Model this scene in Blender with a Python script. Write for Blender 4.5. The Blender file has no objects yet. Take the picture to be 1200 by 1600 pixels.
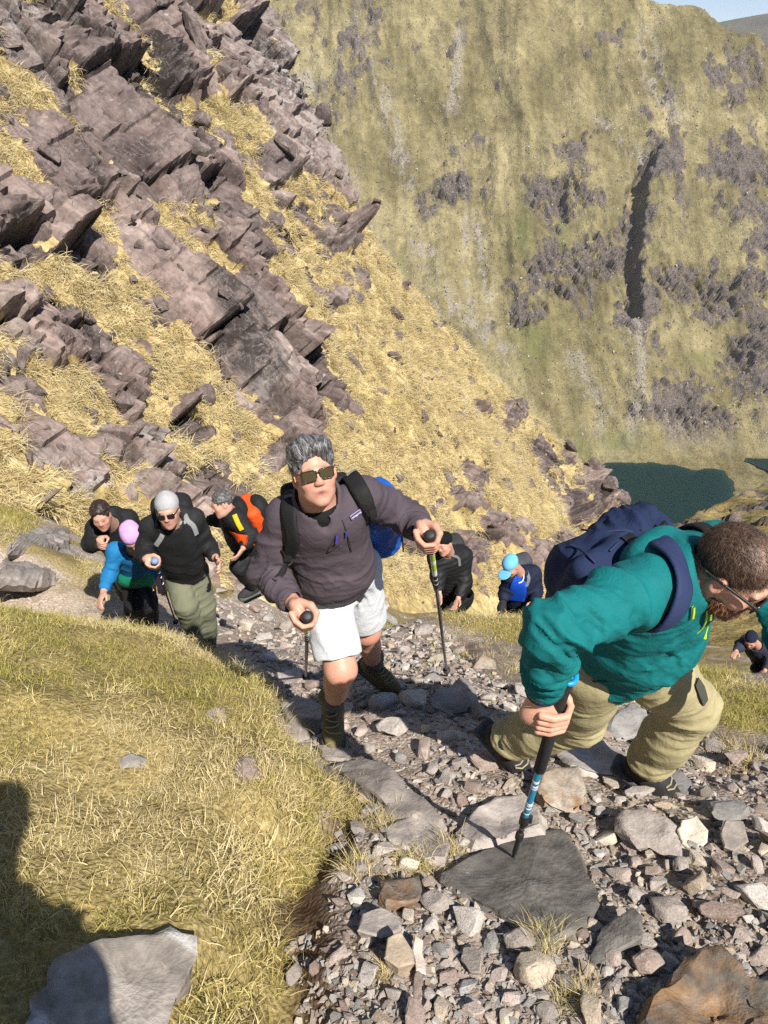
import bpy, bmesh, math, random
import numpy as np
from mathutils import Vector, Matrix, Euler

random.seed(7)
RNG = np.random.default_rng(11)
SC = bpy.context.scene
COL = SC.collection

# ------------------------------------------------------------------ camera, sky, sun, exposure
PITCH = math.radians(32.0)
FPX = 1200.0                                   # focal length in pixels of the 1200x1600 photograph
cam_d = bpy.data.cameras.new('camera')
cam_d.sensor_fit = 'VERTICAL'
cam_d.sensor_height = 36.0
cam_d.lens = 36.0 * FPX / 1600.0
cam_d.clip_start = 0.05
cam_d.clip_end = 20000
cam = bpy.data.objects.new('camera', cam_d)
cam.location = (0, 0, 0)
cam.rotation_euler = (math.pi / 2 - PITCH, 0, 0)
COL.objects.link(cam)
SC.camera = cam

SUN_TO = np.array([0.33, -0.585, 0.74]); SUN_TO /= np.linalg.norm(SUN_TO)   # direction towards the sun
sun_d = bpy.data.lights.new('sun', 'SUN')
sun_d.energy = 4.7
sun_d.angle = math.radians(0.53)
sun_d.color = (1.0, 0.94, 0.845)
sun = bpy.data.objects.new('sun', sun_d)
sun.rotation_euler = Vector(SUN_TO).to_track_quat('Z', 'Y').to_euler()
COL.objects.link(sun)
world = bpy.data.worlds.new('World')
SC.world = world
world.use_nodes = True
wn = world.node_tree
sky = wn.nodes.new('ShaderNodeTexSky')
sky.sky_type = 'NISHITA'
sky.sun_disc = False
sky.sun_elevation = math.asin(SUN_TO[2])
sky.sun_rotation = math.atan2(SUN_TO[0], SUN_TO[1])
sky.altitude = 3000
sky.air_density = 0.65
sky.dust_density = 0.0
sky.ozone_density = 6.0
bg = wn.nodes['Background']
bg.inputs['Strength'].default_value = 0.122
gam = wn.nodes.new('ShaderNodeGamma'); gam.inputs['Gamma'].default_value = 0.68     # softer fall from horizon to zenith
wn.links.new(sky.outputs[0], gam.inputs['Color'])
wn.links.new(gam.outputs[0], bg.inputs['Color'])
SC.view_settings.view_transform = 'Standard'
SC.view_settings.look = 'None'
SC.view_settings.gamma = 1
SC.view_settings.use_curve_mapping = False
SC.view_settings.exposure = 0.84
SC.cycles.max_bounces = 5
SC.cycles.diffuse_bounces = 2
SC.cycles.glossy_bounces = 2
SC.cycles.transmission_bounces = 2
SC.cycles.volume_bounces = 0
SC.cycles.use_denoising = False

# ------------------------------------------------------------------ photograph pixel <-> world
CP, SP = math.cos(PITCH), math.sin(PITCH)
CR = np.array([1.0, 0, 0]); CU = np.array([0, SP, CP]); CB = np.array([0, -CP, SP])   # right, up, towards camera

def ray(px, py):
    return CR * ((px - 600) / FPX) + CU * ((800 - py) / FPX) - CB

def at(px, py, d):
    return ray(px, py) * d

def project(P):
    P = np.asarray(P, float)
    d = np.maximum(-(P @ CB), 1e-3)
    return 600 + FPX * (P @ CR) / d, 800 - FPX * (P @ CU) / d, d

def nrm(v):
    v = np.asarray(v, float)
    return v / (np.linalg.norm(v) + 1e-12)

# ------------------------------------------------------------------ noise
def _hash(ix, iy, iz, seed):
    with np.errstate(over='ignore'):
        h = (ix.astype(np.uint32) * np.uint32(374761393) + iy.astype(np.uint32) * np.uint32(668265263)
             + iz.astype(np.uint32) * np.uint32(2147483647) + np.uint32(seed * 974711 + 12345))
        h = (h ^ (h >> np.uint32(13))) * np.uint32(1274126177)
        h = (h ^ (h >> np.uint32(16))) * np.uint32(2246822519)
        h = h ^ (h >> np.uint32(15))
    return h.astype(np.float32) / np.float32(4294967295.0)

def vnoise(x, y, z=0.0, seed=0):
    x, y, z = np.broadcast_arrays(np.asarray(x, np.float32), np.asarray(y, np.float32), np.asarray(z, np.float32))
    fx, fy, fz = np.floor(x), np.floor(y), np.floor(z)
    ix, iy, iz = fx.astype(np.int64), fy.astype(np.int64), fz.astype(np.int64)
    u, v, w = x - fx, y - fy, z - fz
    u = u * u * u * (u * (u * 6 - 15) + 10); v = v * v * v * (v * (v * 6 - 15) + 10); w = w * w * w * (w * (w * 6 - 15) + 10)
    flat = not np.any(w)
    def c(a, b, d): return _hash(ix + a, iy + b, iz + d, seed)
    r = (c(0, 0, 0) * (1 - u) + c(1, 0, 0) * u) * (1 - v) + (c(0, 1, 0) * (1 - u) + c(1, 1, 0) * u) * v
    if not flat:
        r2 = (c(0, 0, 1) * (1 - u) + c(1, 0, 1) * u) * (1 - v) + (c(0, 1, 1) * (1 - u) + c(1, 1, 1) * u) * v
        r = r * (1 - w) + r2 * w
    return r * 2 - 1

def fbm(x, y, z=0.0, oct=4, seed=0, gain=0.5, lac=2.03):
    s = 0; a = 1.0; t = 0
    for o in range(oct):
        s = s + a * vnoise(np.asarray(x) * lac ** o + 17.3 * o, np.asarray(y) * lac ** o - 9.1 * o, np.asarray(z) * lac ** o, seed + o)
        t += a; a *= gain
    return s / t

def ridged(x, y, z=0.0, oct=4, seed=0):
    s = 0; a = 1.0; t = 0
    for o in range(oct):
        s = s + a * (1 - np.abs(vnoise(np.asarray(x) * 2.03 ** o + 5.3 * o, np.asarray(y) * 2.03 ** o, np.asarray(z) * 2.03 ** o, seed + o)) * 2)
        t += a; a *= 0.5
    return s / t

def voro(x, y, seed=0, jit=0.85):
    """cellular noise: offsets to the nearest seed, distance to the border, three random numbers of the cell"""
    x = np.asarray(x, np.float32); y = np.asarray(y, np.float32)
    fx, fy = np.floor(x), np.floor(y)
    best = np.full(x.shape, 9e9, np.float32); sec = best.copy()
    bx = np.zeros_like(x); by = np.zeros_like(x); bi = np.zeros_like(x); bj = np.zeros_like(x)
    z0 = np.zeros(x.shape, np.int64)
    for i in (-1, 0, 1):
        for j in (-1, 0, 1):
            cx, cy = fx + i, fy + j
            ix, iy = cx.astype(np.int64), cy.astype(np.int64)
            dx = x - (cx + 0.5 + jit * (_hash(ix, iy, z0, seed) - 0.5))
            dy = y - (cy + 0.5 + jit * (_hash(ix, iy, z0 + 1, seed) - 0.5))
            d = dx * dx + dy * dy
            m = d < best
            sec = np.where(m, best, np.minimum(sec, d))
            best = np.where(m, d, best)
            bx = np.where(m, dx, bx); by = np.where(m, dy, by); bi = np.where(m, cx, bi); bj = np.where(m, cy, bj)
    ii, jj = bi.astype(np.int64), bj.astype(np.int64)
    return bx, by, np.sqrt(sec) - np.sqrt(best), _hash(ii, jj, z0 + 2, seed), _hash(ii, jj, z0 + 3, seed), _hash(ii, jj, z0 + 4, seed)

def brick(u, v, su, sv, seed, wob=0.3):
    """long joints along v, cross joints staggered from strip to strip: local offsets, distance to the joint, three numbers of the block"""
    q = u / su; q = q + wob * vnoise(q * 0.9, 0 * q + seed, 0, seed)
    i = np.floor(q); du = q - i - 0.5
    ii = i.astype(np.int64); z0 = np.zeros_like(ii)
    k = 0.7 + 0.8 * _hash(ii, z0, z0 + 5, seed); off = _hash(ii, z0, z0 + 6, seed) * 7
    p = v / (sv * k) + off; p = p + wob * vnoise(p * 0.9, i * 3.7, 0, seed + 1)
    j = np.floor(p); dv = p - j - 0.5; jj = j.astype(np.int64)
    e = np.minimum((0.5 - np.abs(du)) * su, (0.5 - np.abs(dv)) * sv * k)
    return du, dv, e, _hash(ii, jj, z0 + 2, seed), _hash(ii, jj, z0 + 3, seed), _hash(ii, jj, z0 + 4, seed)

def sstep(a, b, x):
    t = np.clip((np.asarray(x, float) - a) / (b - a), 0, 1)
    return t * t * (3 - 2 * t)

# ------------------------------------------------------------------ object helpers
def tag(o, label=None, cat=None, group=None, kind=None):
    if label: o['label'] = label
    if cat: o['category'] = cat
    if group: o['group'] = group
    if kind: o['kind'] = kind
    return o

def link(name, me, mat=None, parent=None, loc=None):
    o = bpy.data.objects.new(name, me)
    COL.objects.link(o)
    if mat is not None and me is not None and len(me.materials) == 0: me.materials.append(mat)
    if parent is not None: o.parent = parent
    if loc is not None: o.location = loc
    return o

def empty(name, loc=(0, 0, 0)):
    o = bpy.data.objects.new(name, None)
    o.empty_display_size = 0.1
    COL.objects.link(o)
    o.location = loc
    return o

def np_mesh(name, V, Q, smooth=True, tri=False):
    V = np.ascontiguousarray(V, np.float32); Q = np.ascontiguousarray(Q, np.int32)
    k = Q.shape[1]
    me = bpy.data.meshes.new(name)
    me.vertices.add(len(V)); me.vertices.foreach_set('co', V.ravel())
    me.loops.add(Q.size); me.loops.foreach_set('vertex_index', Q.ravel())
    me.polygons.add(len(Q))
    me.polygons.foreach_set('loop_start', np.arange(0, Q.size, k, dtype=np.int32))
    me.polygons.foreach_set('use_smooth', np.full(len(Q), smooth, bool))
    me.update(calc_edges=True)
    return me

def grid_quads(nu, nv):
    i = np.arange(nu * nv).reshape(nu, nv)
    return np.stack([i[:-1, :-1], i[1:, :-1], i[1:, 1:], i[:-1, 1:]], -1).reshape(-1, 4)

def set_attr(me, name, vals, typ='FLOAT'):
    a = me.attributes.new(name, typ, 'POINT')
    if typ == 'FLOAT': a.data.foreach_set('value', np.ascontiguousarray(vals, np.float32).ravel())
    elif typ == 'INT': a.data.foreach_set('value', np.ascontiguousarray(vals, np.int32).ravel())
    elif typ == 'FLOAT_VECTOR': a.data.foreach_set('vector', np.ascontiguousarray(vals, np.float32).ravel())
    elif typ == 'FLOAT_COLOR': a.data.foreach_set('color', np.ascontiguousarray(vals, np.float32).ravel())

def grid_normals(P):
    du = np.gradient(P, axis=0); dv = np.gradient(P, axis=1)
    n = np.cross(du, dv)
    return n / (np.linalg.norm(n, axis=-1, keepdims=True) + 1e-9)

# ------------------------------------------------------------------ materials
class NT:
    """small builder around a node tree"""
    def __init__(self, name, rough=0.8, spec=0.3):
        self.m = bpy.data.materials.new(name)
        self.m.use_nodes = True
        self.t = self.m.node_tree
        self.b = self.t.nodes['Principled BSDF']
        self.b.inputs['Roughness'].default_value = rough
        self.b.inputs['Specular IOR Level'].default_value = spec
        self._tc = None
    def n(self, typ, **kw):
        x = self.t.nodes.new(typ)
        for k, v in kw.items(): setattr(x, k, v)
        return x
    def l(self, a, b): self.t.links.new(a, b)
    def val(self, sock, v):
        if hasattr(v, 'is_linked') or isinstance(v, bpy.types.NodeSocket): self.l(v, sock)
        else: sock.default_value = v
    def obj(self):
        if self._tc is None: self._tc = self.n('ShaderNodeTexCoord')
        return self._tc.outputs['Object']
    def map(self, scale=(1, 1, 1), rot=(0, 0, 0), src=None, loc=(0, 0, 0)):
        m = self.n('ShaderNodeMapping')
        m.inputs['Scale'].default_value = scale; m.inputs['Rotation'].default_value = rot; m.inputs['Location'].default_value = loc
        self.l(src or self.obj(), m.inputs['Vector'])
        return m.outputs[0]
    def noise(self, scale, detail=4, rough=0.55, vec=None, dist=0.0):
        x = self.n('ShaderNodeTexNoise')
        x.inputs['Scale'].default_value = scale; x.inputs['Detail'].default_value = detail
        x.inputs['Roughness'].default_value = rough; x.inputs['Distortion'].default_value = dist
        self.l(vec or self.obj(), x.inputs['Vector'])
        return x.outputs['Fac']
    def vor(self, scale, vec=None, feat='F1', out='Distance'):
        x = self.n('ShaderNodeTexVoronoi', feature=feat)
        x.inputs['Scale'].default_value = scale
        self.l(vec or self.obj(), x.inputs['Vector'])
        return x.outputs[out]
    def ramp(self, fac, stops, interp='LINEAR'):
        r = self.n('ShaderNodeValToRGB')
        r.color_ramp.interpolation = interp
        e = r.color_ramp.elements
        while len(e) < len(stops): e.new(0.5)
        for k, (p, c) in enumerate(stops):
            e[k].position = p
            e[k].color = (c, c, c, 1) if isinstance(c, (int, float)) else (*c, 1)
        self.l(fac, r.inputs[0])
        return r.outputs[0]
    def mix(self, fac, a, b, mode='MIX'):
        m = self.n('ShaderNodeMix', data_type='RGBA', blend_type=mode)
        self.val(m.inputs[0], fac)
        for s, v in ((m.inputs[6], a), (m.inputs[7], b)):
            if isinstance(v, bpy.types.NodeSocket): self.l(v, s)
            else: s.default_value = (*v, 1) if not isinstance(v, (int, float)) else (v, v, v, 1)
        return m.outputs[2]
    def math(self, op, a, b=0.5, c=None):
        m = self.n('ShaderNodeMath', operation=op)
        self.val(m.inputs[0], a); self.val(m.inputs[1], b)
        if c is not None: self.val(m.inputs[2], c)
        return m.outputs[0]
    def attr(self, name, out='Fac'):
        a = self.n('ShaderNodeAttribute', attribute_name=name)
        return a.outputs[out]
    def rnd(self):
        return self.n('ShaderNodeObjectInfo').outputs['Random']
    def color(self, c): self.val(self.b.inputs['Base Color'], c if isinstance(c, bpy.types.NodeSocket) else (*c, 1))
    def bump(self, h, strength=0.5, dist=0.02, prev=None):
        b = self.n('ShaderNodeBump')
        b.inputs['Strength'].default_value = strength; b.inputs['Distance'].default_value = dist
        self.l(h, b.inputs['Height'])
        if prev is not None: self.l(prev, b.inputs['Normal'])
        self.l(b.outputs[0], self.b.inputs['Normal'])
        return b.outputs[0]

def plain(name, c, rough=0.6, spec=0.3, var=0.12, nscale=30, bump=0.0, bscale=200, metal=0.0, sheen=0.0):
    m = NT(name, rough, spec)
    f = m.noise(nscale, 3)
    a = tuple(x * (1 - var) for x in c); b = tuple(min(1, x * (1 + var)) for x in c)
    m.color(m.ramp(f, [(0.3, a), (0.7, b)]))
    m.b.inputs['Metallic'].default_value = metal
    if sheen: m.b.inputs['Sheen Weight'].default_value = sheen
    if bump: m.bump(m.noise(bscale, 2), bump, 0.002)
    return m.m

def rock_nodes(m, scale=1.0, vec=None, streak=None, tint=None):
    """purplish grey sandstone: colour socket and height socket"""
    f1 = m.noise(0.9 * scale, 6, 0.62, vec)
    f2 = m.noise(7 * scale, 5, 0.65, vec)
    f3 = m.noise(34 * scale, 3, 0.6, vec)
    c = m.ramp(f1, [(0.30, (0.072, 0.055, 0.052)), (0.46, (0.125, 0.098, 0.092)), (0.58, (0.180, 0.146, 0.136)), (0.74, (0.255, 0.217, 0.20))])
    c2 = m.ramp(f2, [(0.30, 0.55), (0.52, 1.0), (0.72, 1.28)])
    c = m.mix(1.0, c, c2, 'MULTIPLY')
    lich = m.ramp(m.noise(11 * scale, 6, 0.75, vec, 0.6), [(0.63, 0.0), (0.70, 1.0)])
    c = m.mix(m.math('MULTIPLY', lich, 0.5), c, (0.42, 0.40, 0.37))
    h = m.math('ADD', m.math('MULTIPLY', f2, 1.0), m.math('MULTIPLY', f3, 0.35))
    return c, h
# ================================================================== far mountain, lakes, far hill
def rock_mat(name, scale=1.0, bump=0.8, dist=0.05):
    m = NT(name, 0.85, 0.2)
    c, h = rock_nodes(m, scale)
    m.color(c); m.bump(h, bump, dist)
    return m.m

def blob(px, py, cx, cy, rx, ry, ang=0.0):
    """soft oval round a point of the photograph, 1 inside, 0 outside"""
    a = math.radians(ang); ca, sa = math.cos(a), math.sin(a)
    u = (px - cx) * ca + (py - cy) * sa; v = -(px - cx) * sa + (py - cy) * ca
    return np.exp(-((u / rx) ** 2 + (v / ry) ** 2) * 1.2)

def polyline_dist(px, py, pts):
    """distance to a polyline and signed side (positive to the right of its direction), share of length"""
    best = np.full(np.shape(px), 1e9); side = np.zeros(np.shape(px)); tt = np.zeros(np.shape(px))
    n = len(pts) - 1
    for k in range(n):
        ax, ay = pts[k]; bx, by = pts[k + 1]
        dx, dy = bx - ax, by - ay
        t = np.clip(((px - ax) * dx + (py - ay) * dy) / (dx * dx + dy * dy), 0, 1)
        d = np.hypot(px - ax - t * dx, py - ay - t * dy)
        s = np.sign((px - ax) * dy - (py - ay) * dx)
        m = d < best
        best = np.where(m, d, best); side = np.where(m, s, side); tt = np.where(m, (k + t) / n, tt)
    return best, side, tt

LAKE_Z = -200.0
def build_mountain():
    nu, nv = 620, 620
    X = np.linspace(-150, 330, nu)
    # v = horizontal run from the foot of the slope; finer in the part that is seen
    Vv = np.concatenate([np.linspace(-160, -6, 40), np.linspace(-5, 400, nv - 40)])
    x, v = np.meshgrid(X, Vv, indexing='ij')
    y = 372 + v
    prof = np.array([[-200, -200.8], [372, -200.8], [378, -199.6], [440, -163], [520, -97], [640, 20], [760, 140], [1000, 330]], float)
    z = np.interp(y, prof[:, 0], prof[:, 1])
    # skyline at the top right
    sky_px = [(940, -60), (1000, -16), (1030, 2), (1058, 12), (1078, 18), (1105, 34), (1130, 47), (1160, 62), (1200, 88), (1290, 150)]
    yy = np.linspace(380, 990, 2000); zz = np.interp(yy, prof[:, 0], prof[:, 1])
    sx, sy = [], []
    for (a, b) in [(p, q + 9) for p, q in sky_px]:
        d = ray(a, b)
        k = np.argmax(zz > d[2] / d[1] * yy)
        sx.append(d[0] / d[1] * yy[k]); sy.append(yy[k])
    top = np.interp(X, sx, sy, left=sy[0] + 120)[:, None] + 5 * fbm(X / 14.0, 0 * X, 0, 4, 3)[:, None]
    over = np.maximum(0, y - top)
    zt = np.interp(np.minimum(y, top), prof[:, 0], prof[:, 1])
    z = np.where(over > 0, zt + 4.5 * (1 - np.exp(-over / 6)) - over * 0.62, z)
    P = np.stack([x, y, z], -1)
    N = grid_normals(P)
    px, py, dep = project(P.reshape(-1, 3))
    px = px.reshape(x.shape); py = py.reshape(x.shape)
    up = sstep(2, 30, v)
    # broad ribs and gullies running down the slope
    wx = x + 18 * fbm(x / 70, v / 90, 0, 3, 5)
    h = 8.5 * ridged(wx / 60, v / 220, 0, 3, 9) + 2.6 * ridged((wx + 0.35 * v) / 21, v / 110, 0, 3, 15) + 1.6 * fbm(wx / 14, v / 60, 0, 4, 21)
    # crags
    rock = np.zeros_like(x)
    for b in [(875, 300, 45, 60, 0), (930, 440, 60, 40, -15), (850, 420, 30, 60, 10), (740, 220, 60, 14, -20), (690, 290, 55, 28, -18),
              (650, 320, 60, 25, -12), (1060, 450, 60, 45, 0), (1120, 470, 70, 40, -20), (1180, 400, 40, 120, 0), (1150, 110, 45, 50, 30),
              (1060, 640, 55, 50, 0), (1090, 690, 60, 35, 5), (1170, 600, 50, 60, 30), (1180, 520, 50, 40, -30), (1000, 180, 26, 26, 0),
              (1030, 130, 20, 70, -18), (1070, 320, 25, 30, 30), (1040, 270, 28, 40, 0), (955, 420, 30, 45, 0), (800, 500, 50, 22, -25), (905, 480, 40, 22, -20),
              (1120, 340, 40, 16, 35), (560, 40, 30, 80, 10), (720, 40, 26, 50, 0), (610, 250, 40, 14, -15), (1015, 470, 30, 40, 0), (880, 250, 40, 25, 0), (470, 60, 50, 60, 0),
              (540, 150, 30, 60, -20), (960, 60, 40, 16, 20), (1100, 130, 30, 40, 20), (870, 640, 20, 16, 0), (1120, 260, 50, 50, 20)]:
        rock = np.maximum(rock, blob(px, py, *b))
    patch = fbm(x / 26, v / 34, 0, 5, 31)
    fine = fbm(x / 5, v / 9, 0, 4, 33)
    strat = 1 - np.abs(((v - 0.42 * x + 14 * patch) / 52) % 1 - 0.5) * 2
    dcl, _, tcl = polyline_dist(px, py, [(1030, 228), (1008, 262), (992, 300), (986, 350), (982, 420), (988, 478), (990, 510)])
    pre = 0.46 * rock + 0.50 * patch + 0.42 * fine + 0.16 * sstep(0.72, 0.95, strat) - 0.05 + 0.34 * (1 - sstep(10, 34, dcl)) + 0.14 * sstep(960, 1150, px) * sstep(60, 200, py)
    u2 = x * 0.8 + v * 0.35; v2 = v * 0.9 - x * 0.25
    bx, by, e, r0, r1, r2 = brick(u2 + 2.0 * fbm(x / 8, v / 8, 0, 3, 41), v2, 6.5, 10.0, 51)
    e = e / 6.0
    blk = (r0 - 0.35) * 5.0 - by * 12 * (0.25 + 0.25 * r1) + bx * 6 * (r2 - 0.5) - 1.6 * (e < 0.08)
    bx, by, e2, q0, q1, q2 = brick(u2 + 0.6 * fine, v2, 2.6, 3.8, 57)
    e2 = e2 / 2.6
    m = sstep(0.34, 0.50, pre + 0.30 * (q0 - 0.5) + 0.20 * (r0 - 0.5) + 0.15 * fbm(x / 1.6, v / 2.4, 0, 3, 35)) * up
    blk2 = (q0 - 0.5) * 2.6 - by * 1.6 * q1 - 0.7 * (e2 < 0.10)
    bx, by, e3, s0, s1, s2 = voro(u2 / 1.3 + 0.3 * fine, v2 / 1.9, 59)
    blk2 = blk2 + (s0 - 0.5) * 1.1
    h = h + m * (0.62 * blk + blk2 + 0.5) + (1 - m) * (0.32 * ridged(x / 2.6, v / 3.6, 0, 3, 71) + 0.8 * fbm(x / 5, v / 4, 0, 3, 73))
    # crag belt: steep jointed faces under grassy ledges
    belt = np.maximum.reduce([blob(px, py, 880, 310, 62, 40, -8), blob(px, py, 900, 430, 80, 46, -14), blob(px, py, 1060, 445, 60, 46, 6), blob(px, py, 1140, 470, 80, 42, -22), blob(px, py, 1180, 545, 60, 36, -30), blob(px, py, 830, 500, 40, 18, -20), blob(px, py, 700, 300, 50, 24, -16), blob(px, py, 1090, 670, 70, 40, 6)])
    bb = sstep(0.30, 0.55, belt + 0.35 * patch + 0.35 * fine) * up
    cx_, cy_, ce, c0, c1, c2 = brick(x + 0.35 * v + 2 * fine, v - 0.3 * x, 5.0, 11.0, 91)
    ce = ce / 5.0
    dx_, dy_, de, d0, d1, d2 = brick(x + 0.25 * v + fine, v, 2.0, 4.0, 93)
    de = de / 2.0
    h += bb * ((c0 - 0.4) * 4.0 - cy_ * 5 * (0.3 + c1) + cx_ * 5 * (c2 - 0.5) - 2.2 * (ce < 0.10) + (d0 - 0.5) * 2.4 - 0.9 * (de < 0.12))
    m = np.maximum(m, bb * sstep(-0.10, 0.12, 0.12 - cy_ * 0.95 + 0.60 * fine + 0.3 * (d0 - 0.5)))
    # terrace bands of the crag belt
    band = np.maximum(blob(px, py, 1090, 470, 130, 30, -12), blob(px, py, 880, 455, 100, 26, -18))
    h += band * up * (5.0 * (1 - np.abs(((v + 0.3 * x + 9 * fine) / 26) % 1 - 0.5) * 2) - 2)
    # the deep cleft and the smaller wet gully
    d, s, t = polyline_dist(px, py, [(1030, 228), (1008, 262), (992, 300), (986, 350), (982, 420), (988, 478), (990, 510)])
    jag = 5 * fbm(x / 1.8, v / 1.8, 0, 3, 87) + 9 * fbm(x / 6, v / 9, 0, 4, 83)
    w = 8.5 * sstep(0.0, 0.3, t) * (1 - 0.2 * sstep(0.8, 1.0, t)) * (1 + 0.35 * fbm(x / 12, v / 12, 7, 3, 85)) + 1.5
    wall = np.where(s < 0, sstep(0.75, 1.15, (d + jag) / w), sstep(0.8, 1.7, (d + jag) / w))
    cleft = (1 - wall) * sstep(-0.02, 0.12, t) * (1 - sstep(0.93, 1.0, t))
    h -= 17 * cleft
    h += 9 * blob(px, py, 1035, 380, 30, 110, 6) * (1 - cleft)
    d3, s3, t3 = polyline_dist(px, py, [(882, 285), (876, 320), (884, 345)])
    h -= 6 * (1 - sstep(2, 7, d3 + jag * 0.3))
    d4, s4, t4 = polyline_dist(px, py, [(760, 150), (752, 300), (748, 440)])
    h -= 3.0 * (1 - sstep(4, 22, d4 + jag)) * sstep(0.0, 0.3, t4)
    h *= up
    P = P + N * h[..., None]
    P[..., 2] += (1 - up) * (0.25 * fbm(x / 7, v / 7, 0, 3, 3) - 0.5 * (v < -4))
    me = np_mesh('mountain', P.reshape(-1, 3), grid_quads(nu, nv))
    # scree streaks, bright green flushes
    scree = np.zeros_like(x)
    for pts, wd in [([(985, 500), (998, 570), (992, 640), (978, 725)], 17), ([(985, 500), (998, 570), (992, 640), (978, 725)], 13), ([(745, 330), (765, 470), (755, 540)], 9), ([(727, 220), (728, 420), (740, 520)], 5),
                    ([(1010, 60), (1022, 130), (1050, 190)], 15), ([(560, 30), (600, 160), (640, 290)], 14), ([(650, 380), (700, 480), (790, 560)], 14), ([(720, 50), (705, 170)], 10),
                    ([(930, 180), (975, 215), (1000, 260)], 10), ([(900, 560), (940, 640), (930, 700)], 14), ([(1000, 640), (1090, 690)], 18), ([(480, 120), (520, 260), (600, 400)], 16)]:
        dd, _, tt = polyline_dist(px, py, pts)
        scree = np.maximum(scree, (1 - sstep(0.2, 1.6, (dd + wd * 1.2 * fine + wd * 0.9 * patch) / wd)) * sstep(-0.35, 0.25, fine + 0.5 * fbm(x / 2.0, v / 3.0, 0, 2, 37)))
    dd, _, tt = polyline_dist(px, py, [(986, 488), (996, 560), (994, 630), (984, 680), (976, 726)])
    scree = np.maximum(scree, 0.9 * (1 - sstep(0.5, 1.2, (dd + 5 * fine) / (5 + 5 * tt))))
    scree = np.maximum(scree, 0.8 * np.exp(-((v - 6) / 9.0) ** 2) * sstep(-0.2, 0.2, fine))
    green = np.zeros_like(x)
    for b in [(815, 370, 16, 40, 0), (880, 360, 10, 50, 0), (830, 540, 40, 40, 20), (620, 420, 14, 20, 0), (960, 690, 50, 20, 0), (1000, 470, 8, 30, 0), (900, 700, 30, 20, 0), (1100, 560, 24, 14, 0)]:
        green = np.maximum(green, blob(px, py, *b))
    set_attr(me, 'rock', np.clip(m, 0, 1)); set_attr(me, 'scree', scree * up); set_attr(me, 'green', np.clip(green * (0.8 + 0.6 * fine), 0, 1))
    set_attr(me, 'cleft', cleft)
    M = NT('mountain_side', 0.95, 0.1)
    f1 = M.noise(0.022, 6, 0.6); f2 = M.noise(0.16, 5, 0.65); f3 = M.noise(1.1, 4, 0.7)
    g = M.ramp(f1, [(0.32, (0.160, 0.135, 0.062)), (0.46, (0.212, 0.180, 0.087)), (0.56, (0.268, 0.228, 0.118)), (0.7, (0.34, 0.29, 0.160))])
    g = M.mix(1.0, g, M.ramp(f2, [(0.3, 0.66), (0.5, 1.0), (0.7, 1.25)]), 'MULTIPLY')
    g = M.mix(1.0, g, M.ramp(f3, [(0.32, 0.68), (0.5, 1.0), (0.68, 1.22)]), 'MULTIPLY')
    sv = M.noise(1.0, 5, 0.65, M.map((0.13, 0.02, 0.02)))
    g = M.mix(1.0, g, M.ramp(sv, [(0.33, (0.72, 0.70, 0.62)), (0.5, (1, 1, 1)), (0.66, (1.22, 1.20, 1.15))]), 'MULTIPLY')
    g = M.mix(M.math('MULTIPLY', M.attr('green'), 0.75), g, (0.130, 0.150, 0.045))
    st = M.noise(0.55, 3, 0.8)
    rk = M.ramp(f3, [(0.3, (0.075, 0.060, 0.052)), (0.5, (0.155, 0.128, 0.115)), (0.68, (0.26, 0.225, 0.20))])
    col = M.mix(M.attr('rock'), g, rk)
    sc_f = M.math('MULTIPLY', M.attr('scree'), M.ramp(st, [(0.4, 0.25), (0.6, 0.85)]))
    col = M.mix(sc_f, col, M.ramp(f3, [(0.3, (0.25, 0.222, 0.20)), (0.65, (0.44, 0.405, 0.37))]))
    spk = M.ramp(M.noise(1.3, 3, 0.6), [(0.62, 0.0), (0.66, 1.0)])
    dk = M.ramp(M.noise(0.9, 4, 0.65, M.map((1, 1, 0.6))), [(0.36, 1.0), (0.42, 0.0)])
    col = M.mix(M.math('MULTIPLY', dk, 0.32), col, (0.075, 0.062, 0.04))
    col = M.mix(M.math('MULTIPLY', spk, 0.3), col, (0.33, 0.31, 0.28))
    M.color(col)
    M.bump(M.math('ADD', f3, M.math('MULTIPLY', f2, 1.5)), 1.0, 1.3)
    o = link('mountain', me, M.m)
    tag(o, 'tall far mountainside of olive grass, crags and scree above the lake', 'mountain', kind='structure')
    return o, P, N, m, scree, px, py, up

MOUNTAIN, MP, MN, MROCK, MSCREE, MPX, MPY, MUP = build_mountain()

def z_plane_px(px, py, z):
    d = ray(px, py)
    return d * (z / d[2])

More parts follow.
